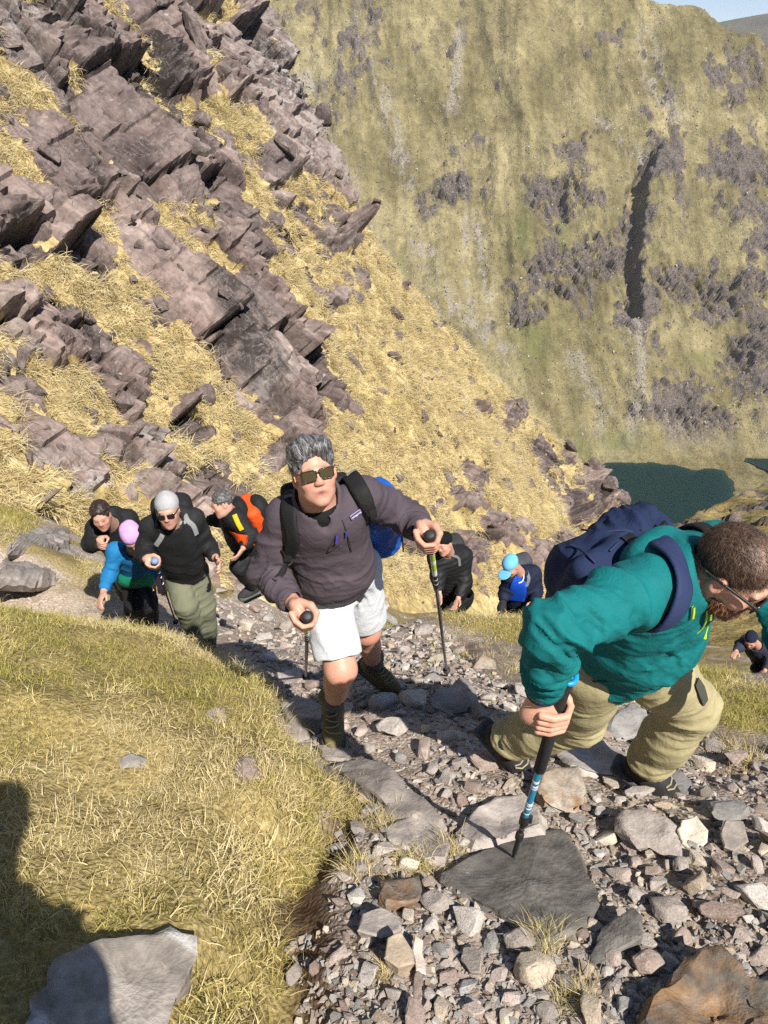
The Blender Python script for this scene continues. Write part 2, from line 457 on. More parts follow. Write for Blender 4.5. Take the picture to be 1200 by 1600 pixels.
def build_lake(name, pts, label):
    P = np.array([z_plane_px(a, b, LAKE_Z) for a, b in pts])
    # smooth closed outline
    n = len(P); out = []
    for k in range(n):
        p0, p1, p2, p3 = P[k - 1], P[k], P[(k + 1) % n], P[(k + 2) % n]
        for t in np.linspace(0, 1, 25)[:-1]:
            out.append(0.5 * ((2 * p1) + (-p0 + p2) * t + (2 * p0 - 5 * p1 + 4 * p2 - p3) * t * t + (-p0 + 3 * p1 - 3 * p2 + p3) * t ** 3))
    out = np.array(out)
    out[:, :2] += 3.0 * np.stack([fbm(out[:, 0] / 7, out[:, 1] / 7, 0, 4, 2), fbm(out[:, 0] / 7, out[:, 1] / 7, 5, 4, 2)], -1)
    c = out.mean(0)
    rings = [c + (out - c) * s for s in (0.25, 0.5, 0.75, 0.9, 1.0)]
    V = np.concatenate([[c]] + rings); V[:, 2] = LAKE_Z
    bm = bmesh.new()
    vs = [bm.verts.new(v) for v in V]
    k = len(out)
    for i in range(k):
        j = (i + 1) % k
        bm.faces.new((vs[0], vs[1 + i], vs[1 + j]))
        for r in range(4):
            a = 1 + r * k
            bm.faces.new((vs[a + i], vs[a + k + i], vs[a + k + j], vs[a + j]))
    me = bpy.data.meshes.new(name); bm.to_mesh(me); bm.free()
    edge = np.zeros(len(V)); edge[1 + 4 * k:] = 1.0; edge[1 + 3 * k:1 + 4 * k] = 0.25
    set_attr(me, 'shore', edge)
    M = NT(name + '_water', 0.2, 0.10)
    sh = M.ramp(M.attr('shore'), [(0.0, (0.000, 0.017, 0.017)), (0.35, (0.0005, 0.022, 0.021)), (0.9, (0.010, 0.032, 0.027)), (1.0, (0.030, 0.032, 0.022))])
    M.color(sh)
    M.bump(M.noise(0.8, 3), 0.12, 0.3)
    o = link(name, me, M.m)
    return tag(o, label, 'lake', kind='structure')

build_lake('lake', [(905, 745), (945, 726), (985, 722), (1040, 725), (1090, 733), (1134, 738), (1150, 775), (1140, 830), (1120, 890), (1020, 930), (900, 900), (860, 810)],
           'dark teal mountain lake far below at the foot of the slope')
build_lake('lake', [(1160, 716), (1185, 702), (1230, 686), (1290, 690), (1290, 740), (1220, 742), (1175, 724)],
           'second dark lake at the right edge beyond the rocky spur')

def build_hill():
    nu, nv = 90, 60
    a = np.linspace(-1, 1, nu); b = np.linspace(-1, 1, nv)
    A, B = np.meshgrid(a, b, indexing='ij')
    c = at(1255, 40, 2100)
    # skyline of a rounded hill
    x = c[0] + A * 900; y = c[1] + B * 700
    r = np.hypot(A * 0.95, B)
    ztop = at(1235, 12, 2100)[2]
    z = ztop - 185 * r ** 1.5 - 60 * r + 14 * fbm(A * 4, B * 4, 0, 5, 4) * (0.2 + r)
    P = np.stack([x, y, z], -1)
    me = np_mesh('hill', P.reshape(-1, 3), grid_quads(nu, nv))
    M = NT('hill_side', 0.95, 0.1)
    f = M.noise(0.006, 6, 0.65)
    M.color(M.ramp(f, [(0.35, (0.035, 0.034, 0.028)), (0.55, (0.06, 0.055, 0.035)), (0.7, (0.085, 0.075, 0.042))]))
    o = link('hill', me, M.m)
    tag(o, 'dark rounded hill on the skyline behind the mountain shoulder', 'hill', kind='structure')
build_hill()
# ================================================================== steep rock and grass hillside across the gully
HA = at(0, 850, 11.0)                                  # a point at its foot
HS = nrm([0.31, 0.95, 0]); HD = nrm([0.95, -0.31, 0])  # along the slope (away), downhill
SL = math.radians(50)
HW = nrm(-HD * math.cos(SL) + np.array([0, 0, math.sin(SL)]))   # up the slope
HN = nrm(HD * math.sin(SL) + np.array([0, 0, math.cos(SL)]))    # out of the slope

def slope_hit(px, py):
    d = ray(px, py)
    t = (HA @ HN) / (d @ HN)
    p = d * t - HA
    return p @ HS, p @ HW, t

def build_hillside():
    nu, nv = 800, 760
    a0 = np.concatenate([np.linspace(-5, 23.2, 700), np.linspace(23.25, 40, 100)])
    b0 = np.linspace(-21, 14.5, nv)
    a, b = np.meshgrid(a0, b0, indexing='ij')
    base = HA + a[..., None] * HS + b[..., None] * HW
    # the edge where the slope turns away, from the photograph's skyline of it
    eb, ea = [], []
    for (x, y) in [(385, -40), (400, 0), (425, 60), (468, 150), (500, 225), (540, 300), (575, 350), (620, 420), (668, 478), (722, 532), (772, 588), (830, 650), (885, 712), (930, 755), (952, 782), (955, 830), (960, 900)]:
        p = slope_hit(x, y)
        ea.append(p[0]); eb.append(p[1])
    o = np.argsort(eb); ea = np.array(ea)[o]; eb = np.array(eb)[o]
    edge = np.interp(b, eb, ea)
    edge = edge + 0.35 * fbm(b / 1.7, 0 * b, 0, 4, 8) + 0.15 * fbm(b / 0.4, 0 * b + 3, 0, 3, 9)
    over = np.maximum(0, a - edge)
    base = base - HN * (0.9 * over ** 1.25)[..., None] - HS * (over * 0.55)[..., None]
    px, py, dep = project(base.reshape(-1, 3))
    px = px.reshape(a.shape); py = py.reshape(a.shape)
    # where the photograph has rock
    rk = np.zeros_like(a); gr = np.zeros_like(a)
    for q in [(60, 60, 120, 60, 0), (170, 90, 90, 60, 60), (260, 100, 150, 42, 66), (130, 230, 130, 60, 50), (240, 250, 90, 45, 55), (210, 330, 80, 30, 58), (100, 270, 80, 45, 50),
              (300, 60, 60, 60, 60), (380, 60, 45, 90, 0), (430, 120, 40, 110, -15), (480, 220, 50, 70, -25), (370, 130, 50, 40, 60), (420, 260, 60, 25, 45), (330, 230, 30, 60, -20),
              (20, 330, 40, 80, 0), (150, 400, 90, 30, 45), (230, 400, 80, 35, 50), (330, 470, 60, 40, 45), (350, 520, 180, 50, 57), (430, 600, 70, 46, 60), (400, 430, 60, 26, 58),
              (130, 530, 80, 28, 12), (200, 560, 60, 34, 40), (40, 590, 60, 60, 0), (20, 500, 30, 50, 0), (60, 720, 90, 60, 0), (150, 700, 60, 40, 20), (190, 610, 70, 26, 40),
              (330, 740, 90, 48, 15), (230, 700, 60, 60, 20), (100, 780, 90, 40, 0), (300, 660, 60, 30, 30), (420, 720, 30, 40, 60), (250, 770, 90, 30, 0), (60, 830, 60, 26, 0),
              (530, 370, 18, 44, 10), (500, 380, 40, 30, 40), (560, 440, 22, 20, 0), (470, 350, 46, 34, 50), (520, 470, 28, 30, 40), (510, 600, 34, 40, 60), (480, 560, 22, 40, -30), (560, 300, 40, 20, 50),
              (630, 440, 24, 16, 50), (690, 500, 30, 18, 45), (735, 640, 30, 18, 20), (800, 650, 22, 26, 0), (860, 745, 30, 50, 10), (890, 800, 26, 70, 5), (760, 700, 22, 16, 0), (920, 800, 16, 60, 0),
              (780, 840, 26, 26, 20), (700, 790, 26, 20, 40), (830, 860, 40, 30, 10), (650, 850, 30, 30, 30), (600, 800, 24, 30, 30), (690, 680, 26, 14, 30), (840, 700, 26, 20, 40), (720, 745, 30, 14, 40), (740, 860, 26, 40, 10),
              (560, 540, 22, 14, 40), (590, 620, 18, 12, 40)]:
        rk = np.maximum(rk, blob(px, py, *q))
    for q in [(60, 160, 110, 22, 38), (150, 230, 60, 16, 45), (330, 190, 60, 24, 25), (390, 220, 40, 30, 40), (270, 340, 60, 26, 60), (310, 420, 40, 26, 50), (70, 440, 110, 26, 5), (180, 480, 60, 16, 30),
              (340, 30, 50, 18, -10), (130, 630, 60, 24, 20), (100, 590, 70, 16, 10), (300, 590, 40, 20, 45), (380, 690, 60, 16, 58), (240, 640, 22, 40, 0), (40, 800, 60, 16, 10), (15, 840, 30, 18, 0),
              (450, 470, 24, 60, -30), (470, 300, 40, 18, 30), (600, 560, 70, 70, 30), (640, 650, 80, 60, 40), (560, 700, 60, 40, 0), (420, 330, 60, 12, 40), (20, 270, 60, 14, 38), (160, 330, 22, 10, 30), (110, 680, 40, 14, 20)]:
        gr = np.maximum(gr, blob(px, py, *q))
    n1 = fbm(a / 1.9, b / 3.2, 0, 5, 101); n2 = fbm(a / 0.55, b / 0.9, 0, 4, 107)
    # blocks: long joints run down the dip, cross joints break them
    ca, sa = math.cos(0.06), math.sin(0.06)
    u = a * ca + b * sa; v = -a * sa + b * ca
    wu = 0.20 * fbm(a / 1.3, b / 1.3, 0, 4, 111); wv = 0.45 * fbm(a / 1.5, b / 1.5, 4, 3, 113)
    def blocks(su, sv, seed, amp, tu, tv, crack, cw, warp=1.0):
        bx, by, e, r0, r1, r2 = brick(u + wu * warp, v + wv * warp, su, sv, seed)
        hh = (r0 - 0.5) * 2 * amp + bx * su * tu * (r1 - 0.35) * 2 - by * sv * tv * (0.3 + r2)
        return hh - crack * (1 - sstep(0.0, cw, e)), e, r0, r1
    h1, e1, r0, r1 = blocks(1.35, 2.9, 201, 0.42, 0.62, 0.26, 0.20, 0.07, 0.8)
    h2, e2, q0, q1 = blocks(0.52, 0.95, 203, 0.15, 0.55, 0.42, 0.12, 0.05, 0.5)
    h3, e3, s0, s1 = blocks(0.20, 0.40, 207, 0.045, 0.42, 0.36, 0.05, 0.04, 0.3)
    n4 = fbm(a / 0.22, b / 0.34, 0, 3, 109)
    pre = 0.60 * rk - 0.70 * gr + 0.46 * n1 + 0.26 * n2 + 0.16 * n4 - 0.16 - 0.16 * sstep(470, 560, px) * sstep(330, 420, py) + 0.13 * (1 - sstep(380, 520, px)) * (1 - sstep(260, 420, py))
    m = sstep(-0.03, 0.05, pre + 0.42 * (q0 - 0.5) + 0.20 * (s0 - 0.5))
    mh = sstep(-0.14, 0.30, pre + 0.36 * (q0 - 0.5))
    bedding = 0.035 * np.abs(((v + 0.6 * n1 + 0.3 * u) / 0.24) % 1 - 0.5)
    slabby = sstep(0.30, 0.5, r1)                     # some blocks stay smooth slabs
    hr = 0.34 + h1 + h2 * (1 - 0.65 * slabby) + h3 * (1 - 0.75 * slabby) + bedding + 0.02 * n2
    # the big smooth buttress and the leaning dark pillar
    but = blob(px, py, 385, 540, 190, 46, 58)
    hr += 0.55 * sstep(0.3, 0.75, but) + 0.6 * sstep(0.35, 0.7, blob(px, py, 262, 110, 140, 34, 67)) + 0.35 * sstep(0.35, 0.7, blob(px, py, 190, 190, 190, 40, 52))
    hr += 0.8 * sstep(0.3, 0.7, blob(px, py, 535, 380, 16, 46, 8)) + 0.5 * sstep(0.3, 0.7, blob(px, py, 905, 800, 20, 60, 4))
    smooth = sstep(0.35, 0.8, but)
    hr = hr - smooth * (0.75 * (h2 + h3) * (1 - 0.65 * slabby) + 0.6 * h1 * 0.7)
    hump = 0.5 * fbm(a / 4.5, b / 5.5, 0, 3, 121)
    tus = 0.10 * np.abs(fbm(a / 0.42, b / 0.62, 0, 3, 131)) + 0.05 * fbm(a / 0.16, b / 0.3, 0, 2, 135)
    terr = 0.16 * np.abs(((b + 0.7 * n1 + 0.25 * a) / 1.05) % 1 - 0.5)           # sheep-track terraces
    hg = 0.12 + tus * 1.3 + terr
    h = hump + hg * (1 - mh) + hr * mh
    # dark vertical recess low on the right and shaded notches
    h -= 1.5 * sstep(0.45, 0.7, blob(px, py, 889, 806, 9, 44, 2)) + 0.9 * sstep(0.4, 0.7, blob(px, py, 529, 372, 8, 26, 6))
    for _ in range(0):                                   # take the stair-steps out of the block edges
        h[1:-1] = 0.25 * h[:-2] + 0.5 * h[1:-1] + 0.25 * h[2:]
        h[:, 1:-1] = 0.25 * h[:, :-2] + 0.5 * h[:, 1:-1] + 0.25 * h[:, 2:]
    P = base + HN * h[..., None]
    N = grid_normals(P)
    if (N[nu // 2, nv // 2] @ HN) < 0: N = -N
    me = np_mesh('hillside', P.reshape(-1, 3), grid_quads(nu, nv))
    mf = m.reshape(-1)[grid_quads(nu, nv)].mean(1)
    me.polygons.foreach_set('use_smooth', mf < 0.5)      # broken rock keeps its facets, turf is soft
    set_attr(me, 'rock', m)
    set_attr(me, 'gap', np.maximum((1 - sstep(0.0, 0.06, e1)) * 0.9, (1 - sstep(0.0, 0.045, e2)) * 0.6 * (1 - 0.8 * slabby)))
    set_attr(me, 'joint', np.stack([u + 0.10 * n2, v + 0.15 * n2, 0 * u], -1), 'FLOAT_VECTOR')
    set_attr(me, 'block', 0.45 * r0 + 0.35 * q0 + 0.2 * s0)
    wet = np.maximum.reduce([blob(px, py, 350, 520, 130, 30, 60), 0.95 * blob(px, py, 238, 130, 130, 26, 68), 0.8 * blob(px, py, 15, 370, 20, 40, 0), 0.5 * blob(px, py, 150, 310, 80, 14, 50)])
    set_attr(me, 'wet', sstep(0.25, 0.6, wet + 0.25 * n2))
    pale = np.maximum.reduce([blob(px, py, 100, 770, 130, 50, 0), blob(px, py, 440, 150, 60, 150, -20), 0.8 * blob(px, py, 400, 600, 30, 40, 0), 0.6 * blob(px, py, 230, 700, 70, 70, 0), 0.6 * blob(px, py, 60, 30, 100, 50, 0)])
    set_attr(me, 'pale', pale)
    gre = np.maximum.reduce([blob(px, py, 360, 200, 40, 24, 20), 0.8 * blob(px, py, 608, 640, 18, 14, 30), 0.7 * blob(px, py, 330, 340, 24, 16, 30), 0.6 * blob(px, py, 600, 740, 30, 14, 0), 0.5 * blob(px, py, 730, 800, 30, 30, 0)])
    set_attr(me, 'moss', gre)
    M = NT('hillside_rock_and_grass', 0.88, 0.2)
    c, hh = rock_nodes(M, 0.8)
    blk = M.attr('block')
    c = M.mix(1.0, c, M.ramp(blk, [(0.25, (0.66, 0.64, 0.66)), (0.5, (1.0, 0.97, 0.97)), (0.75, (1.38, 1.30, 1.25))]), 'MULTIPLY')
    jv = M.attr('joint', 'Vector')
    jn = M.ramp(M.attr('gap'), [(0.0, 1.0), (1.0, 0.38)])
    st = M.noise(1.0, 4, 0.65, M.map((9.0, 0.8, 1), (0, 0, 0), jv))
    c = M.mix(1.0, c, M.ramp(st, [(0.32, 0.72), (0.5, 1.0), (0.68, 1.25)]), 'MULTIPLY')
    c = M.mix(1.0, c, jn, 'MULTIPLY')
    hh = M.math('ADD', hh, M.math('ADD', M.math('MULTIPLY', jn, 1.6), M.math('MULTIPLY', st, 0.8)))
    pl = M.math('MULTIPLY', M.attr('pale'), M.ramp(M.noise(3.2, 6, 0.75, None, 0.8), [(0.48, 0.0), (0.58, 0.75)]))
    c = M.mix(pl, c, (0.37, 0.35, 0.33))
    # quartz veins and the dark wet streaks that run down the slabs
    wt = M.math('MULTIPLY', M.attr('wet'), M.ramp(M.noise(2.6, 5, 0.7), [(0.38, 0.35), (0.5, 1.0)]))
    c = M.mix(M.math('MULTIPLY', wt, 0.88), c, (0.030, 0.025, 0.024))
    vein = M.ramp(M.noise(1.5, 5, 0.6, None, 1.6), [(0.488, 0.0), (0.5, 1.0), (0.512, 0.0)])
    c = M.mix(M.math('MULTIPLY', vein, 0.22), c, (0.52, 0.50, 0.47))
    gf = M.noise(1.1, 5, 0.65); gf2 = M.noise(9, 4, 0.7)
    gcol = M.ramp(gf, [(0.32, (0.27, 0.20, 0.085)), (0.48, (0.41, 0.32, 0.150)), (0.66, (0.52, 0.425, 0.225))])
    gcol = M.mix(1.0, gcol, M.ramp(gf2, [(0.3, 0.5), (0.55, 1.0), (0.7, 1.2)]), 'MULTIPLY')
    gcol = M.mix(M.math('MULTIPLY', M.attr('moss'), 0.6), gcol, (0.24, 0.215, 0.05))
    rm = M.ramp(M.math('ADD', M.attr('rock'), M.math('MULTIPLY', M.math('SUBTRACT', M.noise(6, 4, 0.7), 0.5), 0.7)), [(0.42, 0.0), (0.56, 1.0)])
    M.color(M.mix(rm, gcol, c))
    M.val(M.b.inputs['Roughness'], M.math('SUBTRACT', 0.88, M.math('MULTIPLY', wt, 0.5)))
    M.bump(M.math('ADD', hh, M.math('MULTIPLY', gf2, 1.0)), 0.5, 0.03)
    ob = link('hillside', me, M.m)
    tag(ob, 'steep hillside of purple grey rock and straw grass across the gully', 'hillside', kind='structure')
    return ob, P, N, m, px, py, over, gre

HILLSIDE, CP_, CN_, CROCK, CPX, CPY, COVER, CMOSS = build_hillside()
# ================================================================== the near ground: path, grass bank, and the slope beyond
def in_poly_dist(px, py, poly):
    """signed distance in photograph pixels, positive inside"""
    n = len(poly); best = np.full(np.shape(px), 1e9); inside = np.zeros(np.shape(px), bool)
    for k in range(n):
        ax, ay = poly[k]; bx, by = poly[(k + 1) % n]
        dx, dy = bx - ax, by - ay
        t = np.clip(((px - ax) * dx + (py - ay) * dy) / (dx * dx + dy * dy + 1e-9), 0, 1)
        best = np.minimum(best, np.hypot(px - ax - t * dx, py - ay - t * dy))
        c = ((ay > py) != (by > py)) & (px < (bx - ax) * (py - ay) / (by - ay + 1e-9) + ax)
        inside ^= c
    return np.where(inside, best, -best)

PROF = np.array([[-6, 0.8], [-2, -0.85], [0, -1.65], [1.2, -2.12], [2.4, -2.69], [3.0, -3.02], [4.0, -3.72], [5.0, -4.45], [5.75, -4.98], [6.5, -5.62], [8, -7.0], [12, -9.85], [20, -15.4], [40, -27.4], [130, -77.0], [170, -99.0], [260, -190]], float)

# edge of the turf bank, from near to far (ground plan)
BANK = np.array([[-0.26, -2.0], [-0.30, 0.2], [-0.33, 0.8], [-0.37, 1.2], [-0.36, 1.42], [-0.24, 1.6], [-0.15, 1.8], [-0.22, 2.02], [-0.38, 2.35], [-0.52, 2.7], [-0.75, 3.15], [-1.10, 3.6], [-1.60, 4.0], [-2.3, 4.4], [-3.5, 4.7], [-7, 5.0]])
def bank_dist(x, y):
    d, s, t = polyline_dist(x, y, [tuple(p) for p in BANK])
    return d * -s      # positive on the turf side

def base_z(x, y):
    z = np.interp(y, PROF[:, 0], PROF[:, 1])
    z = z + 0.10 * fbm(x / 1.4, y / 1.4, 0, 3, 301)
    # turf bank to the left of the path
    bd = bank_dist(x, y) + 0.13 * fbm(x / 0.42, y / 0.42, 0, 3, 333)
    far = 1 - sstep(3.6, 4.6, y + 0.15 * x)
    rise = 0.21 * sstep(-0.10, 0.16, bd) + 0.42 * np.clip(bd - 0.05, 0, 1.6) + 0.12 * np.clip(bd - 1.65, 0, 9)
    z = z + rise * sstep(-0.25, 0.1, bd)
    # ledges on the far left, grass crest before the drop, fall to the right
    z = z + np.clip(-x - 1.7, 0, 6) * 0.62 * sstep(4.9, 6.8, y) * (1 - sstep(14, 22, y))
    z = z + 0.22 * np.exp(-((y - 5.6) / 0.55) ** 2) * sstep(-0.2, 0.5, x) * (1 - sstep(1.9, 2.6, x))
    z = z - 0.20 * np.clip(x - 1.6, 0, 5) * sstep(4.3, 6.0, y) * (1 - sstep(12, 25, y))
    z = z - 0.25 * sstep(5.9, 7.0, y) * sstep(0, 0.6, x) * (1 - sstep(12, 20, y))
    z = z - 0.80 * sstep(3.5, 5.3, y) * sstep(1.85, 2.4, x) * (1 - sstep(7.2, 10, y))
    return z

def build_ground():
    xs = np.arange(-7.0, 9.0, 0.036); ys = np.arange(-2.0, 13.5, 0.036)
    x, y = np.meshgrid(xs, ys, indexing='ij')
    z = base_z(x, y)
    P = np.stack([x, y, z], -1)
    px, py, dep = project(P.reshape(-1, 3)); px = px.reshape(x.shape); py = py.reshape(x.shape)
    bd = bank_dist(x, y) + 0.13 * fbm(x / 0.42, y / 0.42, 0, 3, 333)
    n1 = fbm(x / 0.5, y / 0.5, 0, 4, 311); n2 = fbm(x / 0.12, y / 0.12, 0, 3, 313)
    turf = sstep(-0.09, 0.0, bd + 0.16 * n1 + 0.06 * n2)
    behind = y < 4.7
    front = dep.reshape(x.shape) > 0.3
    strip = np.where(front, np.maximum.reduce([
        in_poly_dist(px, py, [(585, 900), (640, 905), (730, 930), (850, 945), (870, 1030), (800, 1015), (755, 1000), (690, 975), (615, 960)]),
        in_poly_dist(px, py, [(1045, 985), (1110, 1020), (1230, 1075), (1230, 1165), (1130, 1145), (1075, 1095)]),
        in_poly_dist(px, py, [(1020, 880), (1260, 880), (1260, 985), (1140, 985), (1050, 1000)])]), -99)
    turf = np.maximum(turf, sstep(-8, 16, strip + 16 * n1 + 8 * n2))
    far = sstep(6.6, 7.4, y) * sstep(-0.35, 0.0, n1 + 0.1) * (x > -1.0)
    turf = np.maximum(turf, far * 0.9)
    left = sstep(5.6, 6.6, y) * (x < -2.6) * sstep(-0.1, 0.15, n1 + 0.05)
    turf = np.maximum(turf, left)
    # bare brown earth: the peat face of the bank and two worn slopes
    peat = np.exp(-((bd + 0.08) / 0.09) ** 2) * (y < 2.1)
    dirt = np.where(front, np.maximum.reduce([blob(px, py, 740, 1030, 90, 30, 20), blob(px, py, 1150, 1180, 70, 40, 20), blob(px, py, 1140, 1420, 80, 60, 20), 0.8 * blob(px, py, 980, 1500, 70, 40, 0), 1.3 * blob(px, py, 465, 1490, 110, 110, 0)]), 0)
    z = z + turf * (0.045 * n1 + 0.02 * n2) + (1 - turf) * (0.030 * n1 + 0.018 * n2 + 0.02 * ridged(x / 0.2, y / 0.2, 0, 3, 317))
    z = z - 0.10 * peat * sstep(-0.2, 0.3, n1 + 0.2)
    P[..., 2] = z
    N = grid_normals(P)
    me = np_mesh('ground', P.reshape(-1, 3), grid_quads(len(xs), len(ys)))
    set_attr(me, 'turf', turf); set_attr(me, 'peat', np.clip(peat + dirt * 0.7, 0, 1))
    M = NT('stony_ground', 0.95, 0.15)
    f1 = M.noise(5, 6, 0.65); f2 = M.noise(45, 4, 0.7)
    vor = M.vor(70, None, 'F1', 'Color'); vd = M.vor(70)
    soil = M.ramp(f1, [(0.3, (0.20, 0.145, 0.108)), (0.5, (0.335, 0.262, 0.205)), (0.7, (0.45, 0.375, 0.31))])
    sep = M.n('ShaderNodeSeparateColor'); M.l(vor, sep.inputs[0])
    chips = M.ramp(sep.outputs[0], [(0.0, (0.22, 0.18, 0.15)), (0.5, (0.39, 0.335, 0.285)), (1.0, (0.52, 0.47, 0.42))])
    soil = M.mix(M.ramp(sep.outputs[1], [(0.45, 0.0), (0.55, 0.85)]), soil, chips)
    soil = M.mix(M.attr('peat'), soil, M.ramp(f2, [(0.3, (0.045, 0.026, 0.016)), (0.6, (0.115, 0.072, 0.045)), (0.75, (0.19, 0.135, 0.095))]))
    thatch = M.ramp(f2, [(0.3, (0.13, 0.10, 0.04)), (0.5, (0.27, 0.21, 0.085)), (0.7, (0.42, 0.34, 0.16))])
    M.color(M.mix(M.attr('turf'), soil, thatch))
    M.bump(M.math('ADD', f2, M.math('MULTIPLY', M.math('SUBTRACT', 1.0, vd), 0.6)), 0.8, 0.012)
    o = link('ground', me, M.m)
    tag(o, 'stony hill path and turf bank falling away from the camera', 'ground', kind='structure')
    return o, xs, ys, P, N, turf, peat, dirt

GROUND, GXS, GYS, GP, GN_, GTURF, GPEAT, GDIRT = build_ground()

def gz(x, y, field=None):
    f = GP[..., 2] if field is None else field
    fx = np.clip((np.asarray(x) - GXS[0]) / 0.036, 0, len(GXS) - 1.001); fy = np.clip((np.asarray(y) - GYS[0]) / 0.036, 0, len(GYS) - 1.001)
    i = fx.astype(int); j = fy.astype(int); u = fx - i; v = fy - j
    return f[i, j] * (1 - u) * (1 - v) + f[i + 1, j] * u * (1 - v) + f[i, j + 1] * (1 - u) * v + f[i + 1, j + 1] * u * v

def hit(px, py, tmax=18.0):
    """where the view through a photograph pixel meets the near ground (arrays allowed)"""
    px = np.atleast_1d(np.asarray(px, float)); py = np.atleast_1d(np.asarray(py, float))
    D = CR[None] * ((px - 600) / FPX)[:, None] + CU[None] * ((800 - py) / FPX)[:, None] - CB[None]
    lo = np.full(len(px), 0.9); hi = np.full(len(px), np.nan)
    for t in np.arange(0.9, tmax, 0.03):
        p = D * t
        m = np.isnan(hi) & (p[:, 2] < gz(p[:, 0], p[:, 1]))
        hi[m] = t
    lo = hi - 0.03
    for _ in range(8):
        mid = (lo + hi) / 2; p = D * mid[:, None]
        b = p[:, 2] < gz(p[:, 0], p[:, 1])
        hi = np.where(b, mid, hi); lo = np.where(b, lo, mid)
    return D * hi[:, None]

def gnormal(x, y):
    i = int(np.clip((x - GXS[0]) / 0.036, 0, len(GXS) - 1)); j = int(np.clip((y - GYS[0]) / 0.036, 0, len(GYS) - 1))
    i0, i1, j0, j1 = max(0, i - 3), i + 4, max(0, j - 3), j + 4
    return nrm(GN_[i0:i1, j0:j1].reshape(-1, 3).mean(0))

def build_lower_slope():
    r = np.concatenate([np.linspace(9.5, 40, 170), np.linspace(40.5, 150, 220)[0:], np.linspace(151, 240, 30)])
    s = np.linspace(-0.35, 1.15, 300)                    # x / y
    Y, S = np.meshgrid(r, s, indexing='ij')
    x = S * Y; y = Y
    z = base_z(x * 0 + 1.2, y)
    z = z - 0.20 * np.clip(x - 1.6, 0, 5) * (1 - sstep(12, 25, y)) - 0.25 * (1 - sstep(12, 20, y)) - 0.35 * (1 - sstep(11.5, 14, y))
    E = [(8.5, 20), (17, 40), (28.5, 60), (52, 100), (82, 141), (86, 146), (150, 150)]
    d, sd, t = polyline_dist(x, y, E)
    left = np.maximum(0, -d * sd * -1) if False else np.where(sd < 0, d, 0)
    n = fbm(x / 9, y / 9, 0, 5, 401); n2 = fbm(x / 2.2, y / 2.2, 0, 4, 403)
    k = sstep(14, 30, y)
    z = z - k * (1.1 * left ** 1.05) + k * 0.03 * np.clip(x - 0.5 * y, 0, 60) * 3
    z = z + k * (1.7 * n + 0.4 * n2) + 0.15 * n2
    rk = sstep(0.05, 0.25, n2 * 0.6 + fbm(x / 5, y / 5, 2, 4, 407))
    bx, by, e, r0, r1, r2 = voro(x / 1.6 + 0.3 * n2, y / 2.4, 411)
    z = z + k * rk * ((r0 - 0.3) * 0.9 - by * 0.7 - 0.3 * (e < 0.08))
    P = np.stack([x, y, z], -1)
    me = np_mesh('slope', P.reshape(-1, 3), grid_quads(len(r), len(s)))
    set_attr(me, 'rock', rk * sstep(16, 34, y))
    M = NT('lower_slope_side', 0.92, 0.15)
    c, hh = rock_nodes(M, 0.35)
    f = M.noise(0.25, 6, 0.65); f2 = M.noise(2.5, 5, 0.7)
    g = M.ramp(f, [(0.35, (0.22, 0.165, 0.06)), (0.55, (0.33, 0.255, 0.10)), (0.7, (0.40, 0.315, 0.14))])
    g = M.mix(1.0, g, M.ramp(f2, [(0.3, 0.45), (0.55, 1.0), (0.7, 1.25)]), 'MULTIPLY')
    M.color(M.mix(M.attr('rock'), g, c))
    M.bump(M.math('ADD', hh, f2), 0.8, 0.2)
    o = link('slope', me, M.m)
    tag(o, 'lower rocky slope and spur falling towards the lake at the right', 'slope', kind='structure')
build_lower_slope()
# ================================================================== stones
def hull_mesh(name, seed, dims, npts=16, bevel=0.05, sub=0, rough=0.0, flat=0.0):
    """an angular broken stone: hull of scattered points, edges worn, optional fine relief; about 1 unit across"""
    r = random.Random(seed)
    bm = bmesh.new()
    for k in range(npts):
        v = Vector((r.gauss(0, 1), r.gauss(0, 1), r.gauss(0, 1))).normalized()
        p = 1.0 + r.uniform(-0.18, 0.12)
        # towards a box, so that faces are broad
        mx = max(abs(v.x), abs(v.y), abs(v.z))
        v = v * p * (0.55 + 0.45 / mx * 0.75)
        bm.verts.new((v.x * dims[0] * 0.5, v.y * dims[1] * 0.5, v.z * dims[2] * 0.5))
    res = bmesh.ops.convex_hull(bm, input=bm.verts)
    junk = [g for g in res['geom_interior'] if isinstance(g, bmesh.types.BMVert)]
    if junk: bmesh.ops.delete(bm, geom=junk, context='VERTS')
    bmesh.ops.dissolve_limit(bm, angle_limit=math.radians(14), verts=bm.verts, edges=bm.edges)
    if bevel:
        bmesh.ops.bevel(bm, geom=list(bm.edges), offset=bevel, segments=1, affect='EDGES', profile=0.6, clamp_overlap=True)
    bmesh.ops.triangulate(bm, faces=bm.faces)
    if sub:
        bmesh.ops.subdivide_edges(bm, edges=bm.edges, cuts=sub, use_grid_fill=True)
        bm.normal_update()
        co = np.array([v.co[:] for v in bm.verts]); no = np.array([v.normal[:] for v in bm.verts])
        s = seed * 3.7
        d = rough * (0.6 * fbm(co[:, 0] * 4 + s, co[:, 1] * 4, co[:, 2] * 4, 3, 5) + 0.7 * ridged(co[:, 0] * 5 + s, co[:, 1] * 5, co[:, 2] * 12, 3, 9) - 0.3)
        co = co + no * d[:, None]
        for v, c in zip(bm.verts, co): v.co = c
    bm.normal_update()
    me = bpy.data.meshes.new(name)
    bm.to_mesh(me); bm.free()
    me.polygons.foreach_set('use_smooth', np.full(len(me.polygons), True))
    me.set_sharp_from_angle(angle=math.radians(28))
    return me

